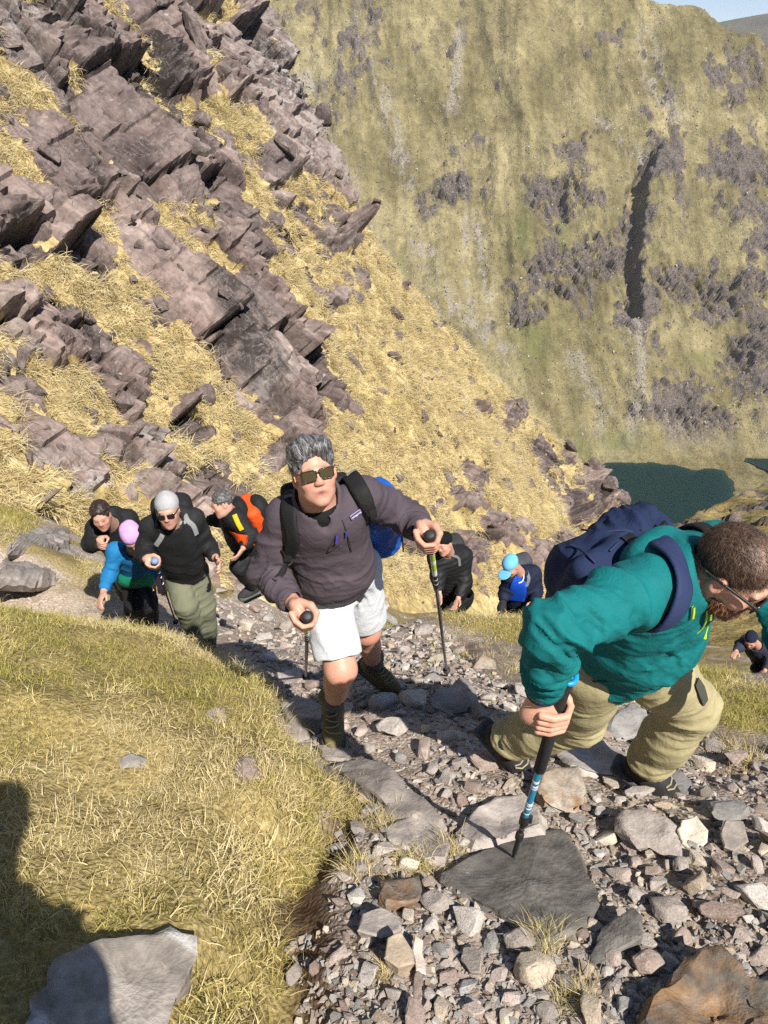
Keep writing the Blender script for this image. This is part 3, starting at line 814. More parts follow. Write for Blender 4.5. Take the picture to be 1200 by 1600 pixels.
def stone_mat(name, stops, scale=1.0, rust=0.0, vein=0.0, use_rnd=True, dark=1.0, rough=0.88):
    m = NT(name, rough, 0.2)
    g = m.n('ShaderNodeTexCoord').outputs['Object']
    if use_rnd:
        off = m.n('ShaderNodeVectorMath', operation='ADD')
        cx = m.n('ShaderNodeCombineXYZ'); r = m.math('MULTIPLY', m.rnd(), 57.0)
        m.l(r, cx.inputs[0]); m.l(r, cx.inputs[1])
        m.l(g, off.inputs[0]); m.l(cx.outputs[0], off.inputs[1]); vec = off.outputs[0]
    else: vec = g
    f1 = m.noise(2.2 * scale, 6, 0.65, vec); f2 = m.noise(9 * scale, 5, 0.7, vec); f3 = m.noise(38 * scale, 3, 0.6, vec)
    if use_rnd:
        f0 = m.math('ADD', m.math('MULTIPLY', f1, 0.55), m.math('MULTIPLY', m.math('FRACT', m.math('MULTIPLY', m.rnd(), 7.31)), 0.45))
    else: f0 = f1
    c = m.ramp(f0, stops)
    c = m.mix(1.0, c, m.ramp(f2, [(0.3, 0.66 * dark), (0.52, 1.0 * dark), (0.72, 1.22 * dark)]), 'MULTIPLY')
    lay = m.n('ShaderNodeTexWave', wave_type='BANDS', bands_direction='Z')
    lay.inputs['Scale'].default_value = 3.0 * scale; lay.inputs['Distortion'].default_value = 6; lay.inputs['Detail'].default_value = 4
    m.l(vec, lay.inputs['Vector'])
    c = m.mix(0.22, c, m.mix(1.0, c, m.ramp(lay.outputs['Fac'], [(0.2, 0.7), (0.8, 1.15)]), 'MULTIPLY'))
    spots = m.ramp(m.noise(14 * scale, 6, 0.8, vec, 0.4), [(0.64, 0.0), (0.70, 0.7)])
    c = m.mix(spots, c, (0.46, 0.44, 0.41))
    if rust:
        rf = m.ramp(m.noise(3.0 * scale, 6, 0.7, vec, 0.8), [(0.5 - 0.1 * rust, 0.0), (0.62, 0.85)])
        c = m.mix(rf, c, m.ramp(f2, [(0.3, (0.16, 0.075, 0.03)), (0.6, (0.30, 0.17, 0.075)), (0.75, (0.38, 0.27, 0.16))]))
    if vein:
        wv = m.n('ShaderNodeTexWave', wave_type='BANDS', bands_direction='Y')
        wv.inputs['Scale'].default_value = 0.55 * scale; wv.inputs['Distortion'].default_value = 2.2; wv.inputs['Detail'].default_value = 5; wv.inputs['Detail Scale'].default_value = 2.0
        m.l(m.map((1, 1, 1), (0, 0, 0.4), vec), wv.inputs['Vector'])
        vf = m.math('MULTIPLY', m.ramp(wv.outputs['Fac'], [(0.90, 0.0), (0.97, 1.0)]), m.ramp(f2, [(0.4, 0.2), (0.6, 1.0)]))
        c = m.mix(m.math('MULTIPLY', vf, vein), c, (0.58, 0.57, 0.55))
    m.color(c)
    m.bump(m.math('ADD', f2, m.math('MULTIPLY', f3, 0.4)), 0.6, 0.012)
    return m.m

GREY = stone_mat('grey_stone', [(0.25, (0.28, 0.242, 0.217)), (0.5, (0.42, 0.373, 0.338)), (0.75, (0.57, 0.525, 0.482))], 2)
PINK = stone_mat('pinkish_stone', [(0.25, (0.265, 0.197, 0.168)), (0.5, (0.385, 0.310, 0.270)), (0.75, (0.52, 0.44, 0.395))], 2)
BLUE = stone_mat('blue_grey_stone', [(0.25, (0.225, 0.213, 0.203)), (0.5, (0.345, 0.33, 0.314)), (0.75, (0.485, 0.465, 0.445))], 2)
BEIGE = stone_mat('beige_stone', [(0.25, (0.36, 0.285, 0.21)), (0.5, (0.50, 0.42, 0.325)), (0.75, (0.62, 0.545, 0.455))], 2)
KINDS = [('grey', GREY), ('pinkish', PINK), ('blue-grey', BLUE), ('beige', BEIGE)]
SHAPES = [('flat', (1.0, 0.72, 0.32)), ('flat', (1.0, 0.8, 0.40)), ('blocky', (1.0, 0.8, 0.66)), ('blocky', (1.0, 0.86, 0.58)), ('long', (1.2, 0.55, 0.46)), ('long', (1.25, 0.62, 0.38)),
          ('wedge-shaped', (1.0, 0.75, 0.52)), ('rounded', (1.0, 0.9, 0.66))]
PROTO = []
for k in range(16):
    nm, dm = SHAPES[k % 8]
    rounded = nm == 'rounded'
    row = []
    base = hull_mesh('stone', 40 + k, dm, 26 if rounded else 11 + k % 5, 0.07 if rounded else 0.035, 1, 0.045)
    for kn, mt in KINDS:
        me = base.copy(); me.materials.append(mt); row.append(me)
    PROTO.append((nm, row, dm))

def orient(n, yaw, tilt=0.0, tdir=0.0):
    """rotation that lays local z on the ground normal, turned by yaw, then tipped"""
    q = Vector((0, 0, 1)).rotation_difference(Vector(n))
    m = q.to_matrix() @ Matrix.Rotation(yaw, 3, 'Z') @ Matrix.Rotation(tilt, 3, Vector((math.cos(tdir), math.sin(tdir), 0)))
    return m

def put(o, p, m3, s):
    M = m3.to_4x4()
    S = Matrix.Diagonal((*(s if hasattr(s, '__len__') else (s, s, s)), 1))
    o.matrix_world = Matrix.Translation(Vector(p)) @ M @ S

# ---- boulders one can name, each placed where the photograph shows it: (x, y, width px, depth/width, height/width, image angle, tilt, kind, label)
FLAG = stone_mat('shade_toned_flagstone', [(0.3, (0.105, 0.097, 0.087)), (0.5, (0.155, 0.144, 0.130)), (0.7, (0.215, 0.20, 0.182))], 2.0, use_rnd=False)  # dark tone puts the missing cast shade into the stone's colour
RUST = stone_mat('rust_stained_rock', [(0.3, (0.10, 0.085, 0.07)), (0.5, (0.155, 0.135, 0.115)), (0.7, (0.23, 0.20, 0.175))], 2.2, rust=1.0, use_rnd=False)  # rust is its own; the dark ground tone also stands in for shade
SLABM = stone_mat('veined_slab', [(0.3, (0.20, 0.175, 0.152)), (0.5, (0.30, 0.265, 0.232)), (0.7, (0.40, 0.36, 0.322))], 2.0, vein=0.8, use_rnd=False)
LEDGE = stone_mat('worn_path_rock', [(0.3, (0.235, 0.205, 0.185)), (0.5, (0.345, 0.305, 0.278)), (0.7, (0.45, 0.405, 0.37))], 1.6)
WARM = stone_mat('warm_block', [(0.3, (0.27, 0.225, 0.18)), (0.5, (0.37, 0.32, 0.265)), (0.7, (0.47, 0.42, 0.36))], 2.0, rust=0.25, use_rnd=False)

NAMED = []       # pixel discs taken by the named boulders, so that small stones keep off them

def outline_rock(name, pts, thick, mat, label, lift=0.02, seed=1, relief=0.012, tip=(0, 0), cat='boulder', drop=0.6, cham=0.10):
    """a rock whose top face has the outline seen in the photograph: top plane on the ground below it, sides falling steeply, worn edges"""
    H = hit([p[0] for p in pts], [p[1] for p in pts])
    c = H.mean(0)
    # plane through the outline's ground points
    U, S, Vt = np.linalg.svd(H - c)
    n = Vt[2] * np.sign(Vt[2][2])
    n = nrm(n + np.array([tip[0], tip[1], 0]))
    top = []
    for p in pts:
        d = ray(*p); t = ((c + n * lift) @ n) / (d @ n)
        top.append(d * t)
    top = np.array(top); c = top.mean(0)
    ex = nrm(np.cross([0, 1, 0], n)); ey = np.cross(n, ex)
    uv = np.stack([(top - c) @ ex, (top - c) @ ey], -1)
    if np.sum(uv[:, 0] * np.roll(uv[:, 1], -1) - uv[:, 1] * np.roll(uv[:, 0], -1)) < 0: uv = uv[::-1]
    # resample the outline and jitter it a little
    seg = []
    for k in range(len(uv)):
        a, b = uv[k], uv[(k + 1) % len(uv)]
        m = max(2, int(np.linalg.norm(b - a) / 0.025))
        for t in np.arange(m) / m: seg.append(a + (b - a) * t)
    seg = np.array(seg); L = np.abs(seg).max()
    seg = seg * (1 + 0.03 * fbm(seg[:, 0] / 0.06 + seed, seg[:, 1] / 0.06, 0, 3, seed))[:, None]
    cen = seg.mean(0)
    rings = []
    size = np.sqrt(np.abs(np.sum(seg[:, 0] * np.roll(seg[:, 1], -1) - seg[:, 1] * np.roll(seg[:, 0], -1))) / 2)
    e = cham * size
    for f, zz in [(q, 0) for q in np.linspace(0, 1 - cham, 13)] + [ (1 - cham * 0.35, -0.25 * e), (1.0, -0.7 * e), (1.03, -0.45 * thick), (1.07, -thick), (1.0, -thick * 1.6)]:
        rings.append((cen + (seg - cen) * f, zz))
    V = []
    for (q, zz) in rings:
        for s in q: V.append((s[0], s[1], zz))
    V = np.array(V); k = len(seg)
    r = relief * (fbm(V[:, 0] / 0.16 + seed, V[:, 1] / 0.16, V[:, 2] / 0.1, 3, seed) * 2.0 + 0.8 * ridged(V[:, 0] / 0.13, V[:, 1] / 0.35 + seed, V[:, 2] / 0.05, 1, seed + 3) - 0.4)
    lay = 0.012 * np.sign(np.sin(V[:, 2] / 0.02 + 2 * fbm(V[:, 0] / 0.2, V[:, 1] / 0.2, 0, 2, 7)))
    V[:, 2] += r * np.where(V[:, 2] < -0.9 * e, 0.3, 1)
    sid = V[:, 2] < -0.3 * e
    rad = V[:, :2] - cen
    V[:, :2] += np.where(sid, lay + r, 0)[:, None] * rad / (np.linalg.norm(rad, axis=1, keepdims=True) + 1e-6)
    bm = bmesh.new(); vs = [bm.verts.new(v) for v in V]
    for j in range(len(rings) - 1):
        for i in range(k):
            i2 = (i + 1) % k
            if j == 0:
                bm.faces.new((vs[0 * k + 0], vs[k + i], vs[k + i2]))
            else:
                bm.faces.new((vs[j * k + i], vs[(j + 1) * k + i], vs[(j + 1) * k + i2], vs[j * k + i2]))
    bmesh.ops.recalc_face_normals(bm, faces=bm.faces)
    me = bpy.data.meshes.new(name); bm.to_mesh(me); bm.free()
    me.polygons.foreach_set('use_smooth', np.full(len(me.polygons), True)); me.set_sharp_from_angle(angle=math.radians(35))
    o = link(name, me, mat)
    R = Matrix(((ex[0], ey[0], n[0]), (ex[1], ey[1], n[1]), (ex[2], ey[2], n[2])))
    o.matrix_world = Matrix.Translation(Vector(c)) @ R.to_4x4()
    tag(o, label, cat)
    NAMED.append(pts)
    return o

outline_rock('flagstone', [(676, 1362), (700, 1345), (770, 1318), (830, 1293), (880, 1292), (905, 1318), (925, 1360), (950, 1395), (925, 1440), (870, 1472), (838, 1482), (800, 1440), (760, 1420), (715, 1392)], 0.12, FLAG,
             'broad shade-toned grey flagstone on the path under the tip of the blue and black pole', 0.028, 3, 0.007, (0.0, 0.02), 'flagstone')
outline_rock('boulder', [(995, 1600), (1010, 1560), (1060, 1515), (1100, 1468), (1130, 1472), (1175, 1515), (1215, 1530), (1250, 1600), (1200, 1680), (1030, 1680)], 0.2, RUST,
             'rust stained shade-toned boulder at the bottom right corner of the path', 0.09, 5, 0.02, (-0.1, -0.1))
outline_rock('slab', [(95, 1500), (160, 1468), (235, 1462), (262, 1452), (310, 1462), (312, 1490), (296, 1520), (275, 1560), (262, 1610), (240, 1680), (20, 1680), (35, 1600), (60, 1560)], 0.13, SLABM,
             'large flat grey slab with white veins lying in the grass', 0.045, 7, 0.006, (-0.05, -0.12), 'stone slab', cham=0.04)
outline_rock('boulder', [(505, 1186), (520, 1177), (560, 1178), (600, 1192), (640, 1222), (692, 1272), (690, 1282), (650, 1275), (610, 1262), (575, 1235), (540, 1210)], 0.12, LEDGE,
             'long worn rock ledge running down the path below the hiking boots', 0.05, 9, 0.012, (0, 0))
outline_rock('boulder', [(598, 1290), (640, 1272), (678, 1284), (705, 1320), (700, 1340), (665, 1338), (640, 1318), (612, 1312)], 0.10, LEDGE,
             'low brownish grey rock between the long ledge and the flagstone', 0.03, 11, 0.012)
outline_rock('boulder', [(712, 1290), (735, 1265), (775, 1242), (820, 1240), (845, 1262), (850, 1290), (815, 1295), (770, 1312), (735, 1312)], 0.12, LEDGE,
             'rounded grey rock just uphill of the dark flagstone', 0.05, 13, 0.012)
outline_rock('boulder', [(838, 1232), (846, 1205), (868, 1196), (905, 1198), (918, 1230), (915, 1256), (888, 1265), (850, 1250)], 0.16, WARM,
             'cream coloured square block lit by the sun behind the blue pole', 0.10, 15, 0.012, (0.0, -0.3), cham=0.12)
outline_rock('boulder', [(868, 1172), (890, 1150), (930, 1152), (985, 1180), (978, 1212), (930, 1205), (890, 1196)], 0.14, LEDGE,
             'long grey rock between the two boots of the man in teal', 0.06, 17, 0.012, (0, -0.1))
outline_rock('boulder', [(964, 1276), (975, 1260), (1010, 1262), (1050, 1290), (1074, 1318), (1068, 1342), (1030, 1330), (985, 1312), (966, 1296)], 0.14, GREY,
             'long pale grey block lying below the front boot of the man in teal', 0.08, 19, 0.012, (-0.1, -0.35))
outline_rock('boulder', [(1058, 1290), (1064, 1270), (1090, 1266), (1110, 1290), (1112, 1312), (1088, 1328), (1068, 1312)], 0.12, BEIGE,
             'upright beige rock to the right of the long pale grey block', 0.07, 21, 0.012, (0.0, -0.4))
outline_rock('boulder', [(668, 1090), (690, 1072), (722, 1054), (742, 1074), (750, 1098), (730, 1112), (700, 1114), (675, 1104)], 0.2, LEDGE,
             'big grey boulder at the foot of the lime and white trekking pole', 0.12, 23, 0.015, (0, -0.35))
outline_rock('boulder', [(740, 1040), (752, 1022), (772, 1030), (782, 1048), (770, 1062), (750, 1058)], 0.1, WARM,
             'rust and cream rock on the brown earth right of the trekking pole', 0.06, 25, 0.012, (0, -0.4))
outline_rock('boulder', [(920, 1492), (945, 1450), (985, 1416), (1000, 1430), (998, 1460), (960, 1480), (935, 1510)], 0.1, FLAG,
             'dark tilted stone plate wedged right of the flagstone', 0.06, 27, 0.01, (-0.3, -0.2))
outline_rock('boulder', [(562, 1448), (568, 1424), (596, 1413), (622, 1430), (624, 1448), (596, 1457)], 0.09, GREY,
             'flat topped pale grey stone at the head of the sunlit rubble', 0.07, 29, 0.008, (0, -0.2))
outline_rock('boulder', [(600, 1500), (605, 1470), (626, 1460), (645, 1490), (648, 1508), (622, 1516)], 0.09, BEIGE,
             'pale pointed stone standing in the middle of the sunlit rubble', 0.08, 31, 0.01, (0, -0.35))
outline_rock('boulder', [(642, 1475), (650, 1455), (664, 1462), (672, 1500), (668, 1518), (652, 1512)], 0.07, PINK,
             'long pinkish stone leaning beside the pale pointed one', 0.07, 33, 0.01, (0.1, -0.3))
outline_rock('boulder', [(408, 1540), (430, 1560), (480, 1568), (540, 1560), (600, 1545), (590, 1568), (520, 1585), (450, 1590), (412, 1575)], 0.08, BLUE,
             'curved blue grey rock rib at the bottom of the gravel hollow', 0.04, 35, 0.008)
outline_rock('boulder', [(592, 1400), (600, 1378), (650, 1370), (660, 1390), (640, 1412), (602, 1412)], 0.08, RUST,
             'reddish layered rock with a tuft of grass left of the flagstone', 0.06, 37, 0.015, (0, -0.3))
outline_rock('boulder', [(432, 1045), (436, 1046), (468, 1040), (474, 1062), (450, 1078), (436, 1074)], 0.1, PINK,
             'pale pink flat rock at the tip of the pole beside the turf edge', 0.06, 39, 0.01, (0, -0.2))
outline_rock('boulder', [(440, 1096), (462, 1086), (505, 1100), (506, 1122), (470, 1128), (445, 1118)], 0.1, LEDGE,
             'wide grey rock beside the turf to the left of the front hiking boot', 0.05, 41, 0.01)
outline_rock('boulder', [(495, 1166), (520, 1160), (548, 1172), (542, 1186), (512, 1183)], 0.06, GREY,
             'flat slab under the front hiking boot at the edge of the turf', 0.03, 43, 0.008)
outline_rock('boulder', [(190, 1184), (205, 1178), (222, 1184), (215, 1192), (196, 1192)], 0.03, BLUE,
             'small pale blue grey stone lying alone on the turf', 0.02, 47, 0.004)
outline_rock('boulder', [(325, 1112), (335, 1104), (350, 1108), (352, 1122), (338, 1126)], 0.04, PINK,
             'pinkish stone half buried in the upper turf', 0.02, 49, 0.006)
outline_rock('boulder', [(376, 1192), (384, 1182), (398, 1186), (402, 1206), (394, 1218), (380, 1210)], 0.04, PINK,
             'brownish pink stone half buried in the turf near its edge', 0.02, 51, 0.006)
outline_rock('boulder', [(1048, 1210), (1060, 1200), (1078, 1218), (1074, 1240), (1056, 1236)], 0.06, BLUE,
             'grey stone just right of the front boot toe of the man in teal', 0.05, 55, 0.008, (0, -0.2))
outline_rock('boulder', [(950, 1140), (958, 1118), (985, 1098), (1010, 1110), (1015, 1130), (985, 1150), (962, 1156)], 0.12, BLUE,
             'blue grey boulder between the knees of the man in teal', 0.09, 57, 0.012, (0, -0.3))
outline_rock('boulder', [(1128, 1300), (1136, 1282), (1160, 1284), (1168, 1310), (1150, 1324), (1134, 1318)], 0.1, GREY,
             'pale upright rock with a split face at the right of the path', 0.08, 59, 0.01, (0, -0.4))
outline_rock('boulder', [(1112, 1270), (1116, 1254), (1150, 1250), (1170, 1262), (1160, 1274), (1130, 1278)], 0.08, BLUE,
             'flat blue grey rock above the upright rocks at the right', 0.06, 61, 0.01, (0, -0.2))
outline_rock('boulder', [(0, 868), (40, 855), (100, 850), (130, 868), (118, 892), (60, 900), (0, 896)], 0.10, LEDGE,
             'flat rock ledge at the left edge behind the turf', 0.01, 63, 0.02)
outline_rock('boulder', [(20, 838), (60, 822), (108, 824), (112, 846), (60, 852), (24, 850)], 0.10, LEDGE,
             'grey rock ledge left of the dark haired man', 0.02, 65, 0.02)

# ---- loose stones, one object each
PATH = [(345, 985), (330, 960), (345, 905), (400, 880), (440, 930), (590, 940), (640, 975), (700, 990), (760, 1055), (840, 1080), (950, 1090), (1060, 1120), (1130, 1170), (1200, 1205), (1200, 1600), (395, 1600), (430, 1500), (520, 1440), (530, 1300), (560, 1250), (470, 1130), (430, 1060)]
NPIX = 5200
cand_x = RNG.uniform(330, 1200, NPIX); cand_y = RNG.uniform(880, 1600, NPIX)
inn = in_poly_dist(cand_x, cand_y, PATH) > 2
cand = np.stack([cand_x, cand_y], -1)[inn]
taken = []       # (x, y, r)
for pts in NAMED:
    p = np.array(pts, float)
    if p[:, 1].max() > 1640: p[:, 1] = np.minimum(p[:, 1], 1620)
    taken.append(p)
def free(x, y, r):
    for (tx, ty, tr) in stones_px:
        if abs(tx - x) < r + tr and math.hypot((tx - x), (ty - y) * 1.15) < 0.80 * (r + tr): return False
    return True
in_hollow = in_poly_dist(cand[:, 0], cand[:, 1], [(395, 1400), (520, 1400), (560, 1460), (575, 1545), (540, 1600), (380, 1600)]) > 0
in_named = np.max([in_poly_dist(cand[:, 0], cand[:, 1], p) for p in taken], axis=0)
stones_px = []
rad_list = np.concatenate([RNG.uniform(21, 34, 60), RNG.uniform(14, 21, 105), RNG.uniform(10, 14, 100)])
big_zone = [(880, 1240, 1200, 1480), (520, 1380, 860, 1600), (400, 1000, 520, 1100), (640, 1000, 900, 1200)]
ci = 0; order = RNG.permutation(len(cand))
for r in rad_list:
    for _ in range(2500):
        k = order[ci % len(cand)]; ci += 1
        x, y = cand[k]
        depth_f = np.interp(y, [880, 1000, 1250, 1600], [0.62, 0.78, 1.0, 1.1])
        rr = r * depth_f
        if in_named[k] > -rr * 0.75: continue
        if in_hollow[k] and RNG.random() < 0.95: continue
        if free(x, y, rr):
            stones_px.append((x, y, rr)); break
def where_words(x, y):
    spots = [(620, 1530, 'in the sunlit rubble at the bottom of the path'), (780, 1540, 'in the rubble below the flagstone'), (470, 1500, 'in the gravel hollow beside the peat bank'), (560, 1340, 'between the turf and the low brown rock'),
             (1000, 1380, 'right of the dark flagstone'), (1120, 1380, 'on the brown earth at the right'), (1150, 1260, 'right of the teal man front boot'), (920, 1290, 'below the cream block'), (1060, 1480, 'above the rust stained boulder'),
             (900, 1130, 'behind the teal man legs'), (760, 1130, 'left of the teal man rear boot'), (700, 1220, 'on the path left of the rear boot'), (620, 1140, 'right of the front hiking boot'), (600, 1000, 'behind the man in shorts'),
             (680, 1040, 'round the foot of the lime pole'), (430, 970, 'on the rubble below the purple jacket elbow'), (400, 1020, 'on the path left of the man in shorts'), (360, 930, 'beside the man in olive trousers'), (480, 1080, 'between pole and front hiking boot'), (560, 1200, 'along the worn ledge'), (860, 1500, 'left of the rust stained boulder')]
    return min(spots, key=lambda s: math.hypot(s[0] - x, s[1] - y))[2]
HP = hit([s[0] for s in stones_px], [s[1] for s in stones_px])
used_lab = {}
for (x, y, r), p in zip(stones_px, HP):
    if np.isnan(p).any(): continue
    dep = -(p @ CB)
    wid = 2 * r * dep / FPX * 1.12
    nm, row, dm = PROTO[int(RNG.integers(len(PROTO)))]
    kw = [0.42, 0.26, 0.16, 0.16]
    kk = int(RNG.choice(4, p=kw))
    o = bpy.data.objects.new('stone', row[kk]); COL.objects.link(o)
    n = nrm(0.75 * gnormal(p[0], p[1]) + 0.25 * np.array([0, -0.3, 1]))
    put(o, p + n * wid * dm[2] * RNG.uniform(0.18, 0.36), orient(n, RNG.uniform(0, 6.28), RNG.uniform(0, 0.42), RNG.uniform(0, 6.28)), wid)
    sz = 'large' if r > 17 else ('fist-sized' if r > 10 else 'small')
    lab = f"{sz} {KINDS[kk][0]} {nm} stone {where_words(x, y)}"
    tag(o, lab, 'stone', 'loose stones on the path')
    used_lab.setdefault(lab, []).append((x, o))

for lab, lst in used_lab.items():            # several alike near each other: say which, counted from the left
    if len(lst) < 2: continue
    lst.sort(key=lambda q: q[0])
    words = {2: ['left hand', 'right hand'], 3: ['leftmost', 'middle', 'rightmost']}.get(len(lst)) or ['leftmost'] + ['second', 'third', 'fourth', 'fifth', 'sixth'][:len(lst) - 2] + ['rightmost']
    for w, (x, o) in zip(words, lst): o['label'] = w + ' ' + lab

# ---- scatter helper: instances of small prototypes on points, joined into one object
def scatter(name, P, R, S, protos, label=None, cat=None, group=None, extra=None, parent=None):
    me = bpy.data.meshes.new(name)
    me.vertices.add(len(P)); me.vertices.foreach_set('co', np.ascontiguousarray(P, np.float32).ravel())
    me.update()
    set_attr(me, 'rot', R, 'FLOAT_VECTOR'); set_attr(me, 'scl', S, 'FLOAT_VECTOR')
    set_attr(me, 'pick', RNG.integers(0, len(protos), len(P)), 'INT')
    c = bpy.data.collections.new(name + '_shapes')
    for i, pm in enumerate(protos):
        c.objects.link(bpy.data.objects.new(f'{name}_shape_{i:02d}', pm))
    g = bpy.data.node_groups.new(name + '_scatter', 'GeometryNodeTree')
    g.interface.new_socket('Geometry', in_out='INPUT', socket_type='NodeSocketGeometry')
    g.interface.new_socket('Geometry', in_out='OUTPUT', socket_type='NodeSocketGeometry')
    gi = g.nodes.new('NodeGroupInput'); go = g.nodes.new('NodeGroupOutput')
    ci = g.nodes.new('GeometryNodeCollectionInfo'); ci.inputs['Collection'].default_value = c
    ci.inputs['Separate Children'].default_value = True; ci.inputs['Reset Children'].default_value = True
    ip = g.nodes.new('GeometryNodeInstanceOnPoints'); ip.inputs['Pick Instance'].default_value = True
    def na(nm, t):
        n = g.nodes.new('GeometryNodeInputNamedAttribute'); n.data_type = t; n.inputs['Name'].default_value = nm
        return n.outputs['Attribute']
    g.links.new(gi.outputs[0], ip.inputs['Points']); g.links.new(ci.outputs[0], ip.inputs['Instance'])
    g.links.new(na('pick', 'INT'), ip.inputs['Instance Index'])
    e2r = g.nodes.new('FunctionNodeEulerToRotation'); g.links.new(na('rot', 'FLOAT_VECTOR'), e2r.inputs[0])
    g.links.new(e2r.outputs[0], ip.inputs['Rotation'])
    g.links.new(na('scl', 'FLOAT_VECTOR'), ip.inputs['Scale'])
    g.links.new(ip.outputs[0], go.inputs[0])
    o = link(name, me, None, parent)
    md = o.modifiers.new('scatter', 'NODES'); md.node_group = g
    tag(o, label, cat, group, 'stuff')
    return o

def eulers_from_normals(N, yaw=None, tilt=0.3, lean=None):
    out = np.zeros((len(N), 3))
    for k, n in enumerate(N):
        y = RNG.uniform(0, 6.28) if yaw is None else yaw[k]
        m = orient(n, y, RNG.uniform(0, tilt), RNG.uniform(0, 6.28))
        e = m.to_euler(); out[k] = (e.x, e.y, e.z)
    return out

# pebbles and gravel between the stones
peb = []
for k in range(6):
    me = hull_mesh('pebble', 300 + k, SHAPES[k][1], 10, 0.0)
    me.materials.append(KINDS[k % 4][1]); peb.append(me)
n_p = 16500
PATHG = [(1650 if a == 1200 else a, b) for a, b in PATH]           # goes on beyond the frame
gx = RNG.uniform(330, 1640, n_p); gy = 880 + 740 * RNG.uniform(0, 1, n_p) ** 0.8
k = in_poly_dist(gx, gy, PATHG) > -6
gx, gy = gx[k], gy[k]
ex = RNG.uniform(330, 820, 5000); ey = RNG.uniform(880, 1110, 5000)
k = in_poly_dist(ex, ey, PATH) > -4
gx = np.concatenate([gx, ex[k]]); gy = np.concatenate([gy, ey[k]])
H = hit(gx, gy); ok = ~np.isnan(H).any(1)
H = H[ok]
tt = gz(H[:, 0], H[:, 1], GTURF); dd = gz(H[:, 0], H[:, 1], np.clip(GDIRT, 0, 1))
keep = (tt < 0.35) & (RNG.uniform(0, 1, len(H)) > 0.45 * dd)
H = H[keep]
s = 0.010 + 0.034 * RNG.uniform(0, 1, len(H)) ** 2.2
s *= np.interp(-(H @ CB), [2, 3.5, 7], [1.0, 1.3, 2.3])
bx_ = project(H)[0] > 1212
s = np.where(bx_ & (RNG.uniform(0, 1, len(s)) < 0.3), s * 3.2, s)
S = np.stack([s, s, s], -1)
NN = [nrm(0.6 * gnormal(h[0], h[1]) + 0.4 * np.array([0, -0.2, 1])) for h in H]
scatter('gravel', H + np.stack([0 * s, 0 * s, s * 0.12], -1), eulers_from_normals(NN, None, 0.7), S, peb, 'small loose gravel between the stones of the path', 'gravel')

# boulders and talus on the far mountain, too many to count
mi = RNG.integers(0, MP.shape[0], 100000); mj = RNG.integers(60, MP.shape[1], 100000)
wgt = 0.14 + 0.70 * MSCREE[mi, mj] + 0.30 * (fbm(MP[mi, mj, 0] / 20, MP[mi, mj, 1] / 20, 0, 3, 77) > 0.12)
vis = (MPX[mi, mj] > 380) & (MPX[mi, mj] < 1260) & (MPY[mi, mj] > -60) & (RNG.uniform(0, 1, len(mi)) < wgt) & (MUP[mi, mj] > 0.5)
mi, mj = mi[vis], mj[vis]
s = 0.35 + 1.7 * RNG.uniform(0, 1, len(mi)) ** 3.0
far_protos = []
fr = NT('far_boulder', 0.9, 0.2); fr.color(fr.ramp(fr.rnd(), [(0.0, (0.12, 0.10, 0.088)), (0.6, (0.24, 0.212, 0.19)), (1.0, (0.42, 0.39, 0.36))])); FARROCK = fr.m
for k in range(5):
    me = hull_mesh('far_boulder', 500 + k, SHAPES[(k * 3) % 8][1], 9, 0.0); me.materials.append(FARROCK); far_protos.append(me)
scatter('talus', MP[mi, mj] + MN[mi, mj] * (s * 0.15)[:, None], RNG.uniform(0, 6.28, (len(mi), 3)), np.stack([s, s, s], -1), far_protos, 'scattered boulders and talus on the far mountainside', 'talus')

# small stones caught in the hillside grass
si = RNG.integers(0, CP_.shape[0], 3000); sj = RNG.integers(0, CP_.shape[1], 3000)
k = (CPX[si, sj] > -20) & (CPX[si, sj] < 970) & (CPY[si, sj] > -20) & (COVER[si, sj] < 0.5) & (CROCK[si, sj] < 0.9) & (fbm(CPX[si, sj] / 90, CPY[si, sj] / 90, 0, 3, 5) > -0.15)
si, sj = si[k], sj[k]
s = 0.10 + 0.26 * RNG.uniform(0, 1, len(si)) ** 2
CLIFFROCK = rock_mat('outcrop_rock', 1.6, 0.5, 0.03)
rub = []
for k in range(5):
    me = hull_mesh('rubble', 620 + k, SHAPES[k][1], 10, 0.0); me.materials.append(CLIFFROCK); rub.append(me)
scatter('rubble', CP_[si, sj] + HN * 0.04, RNG.uniform(0, 6.28, (len(si), 3)), np.stack([s, s, s], -1), rub, 'small stones caught in the grass of the hillside', 'rubble')

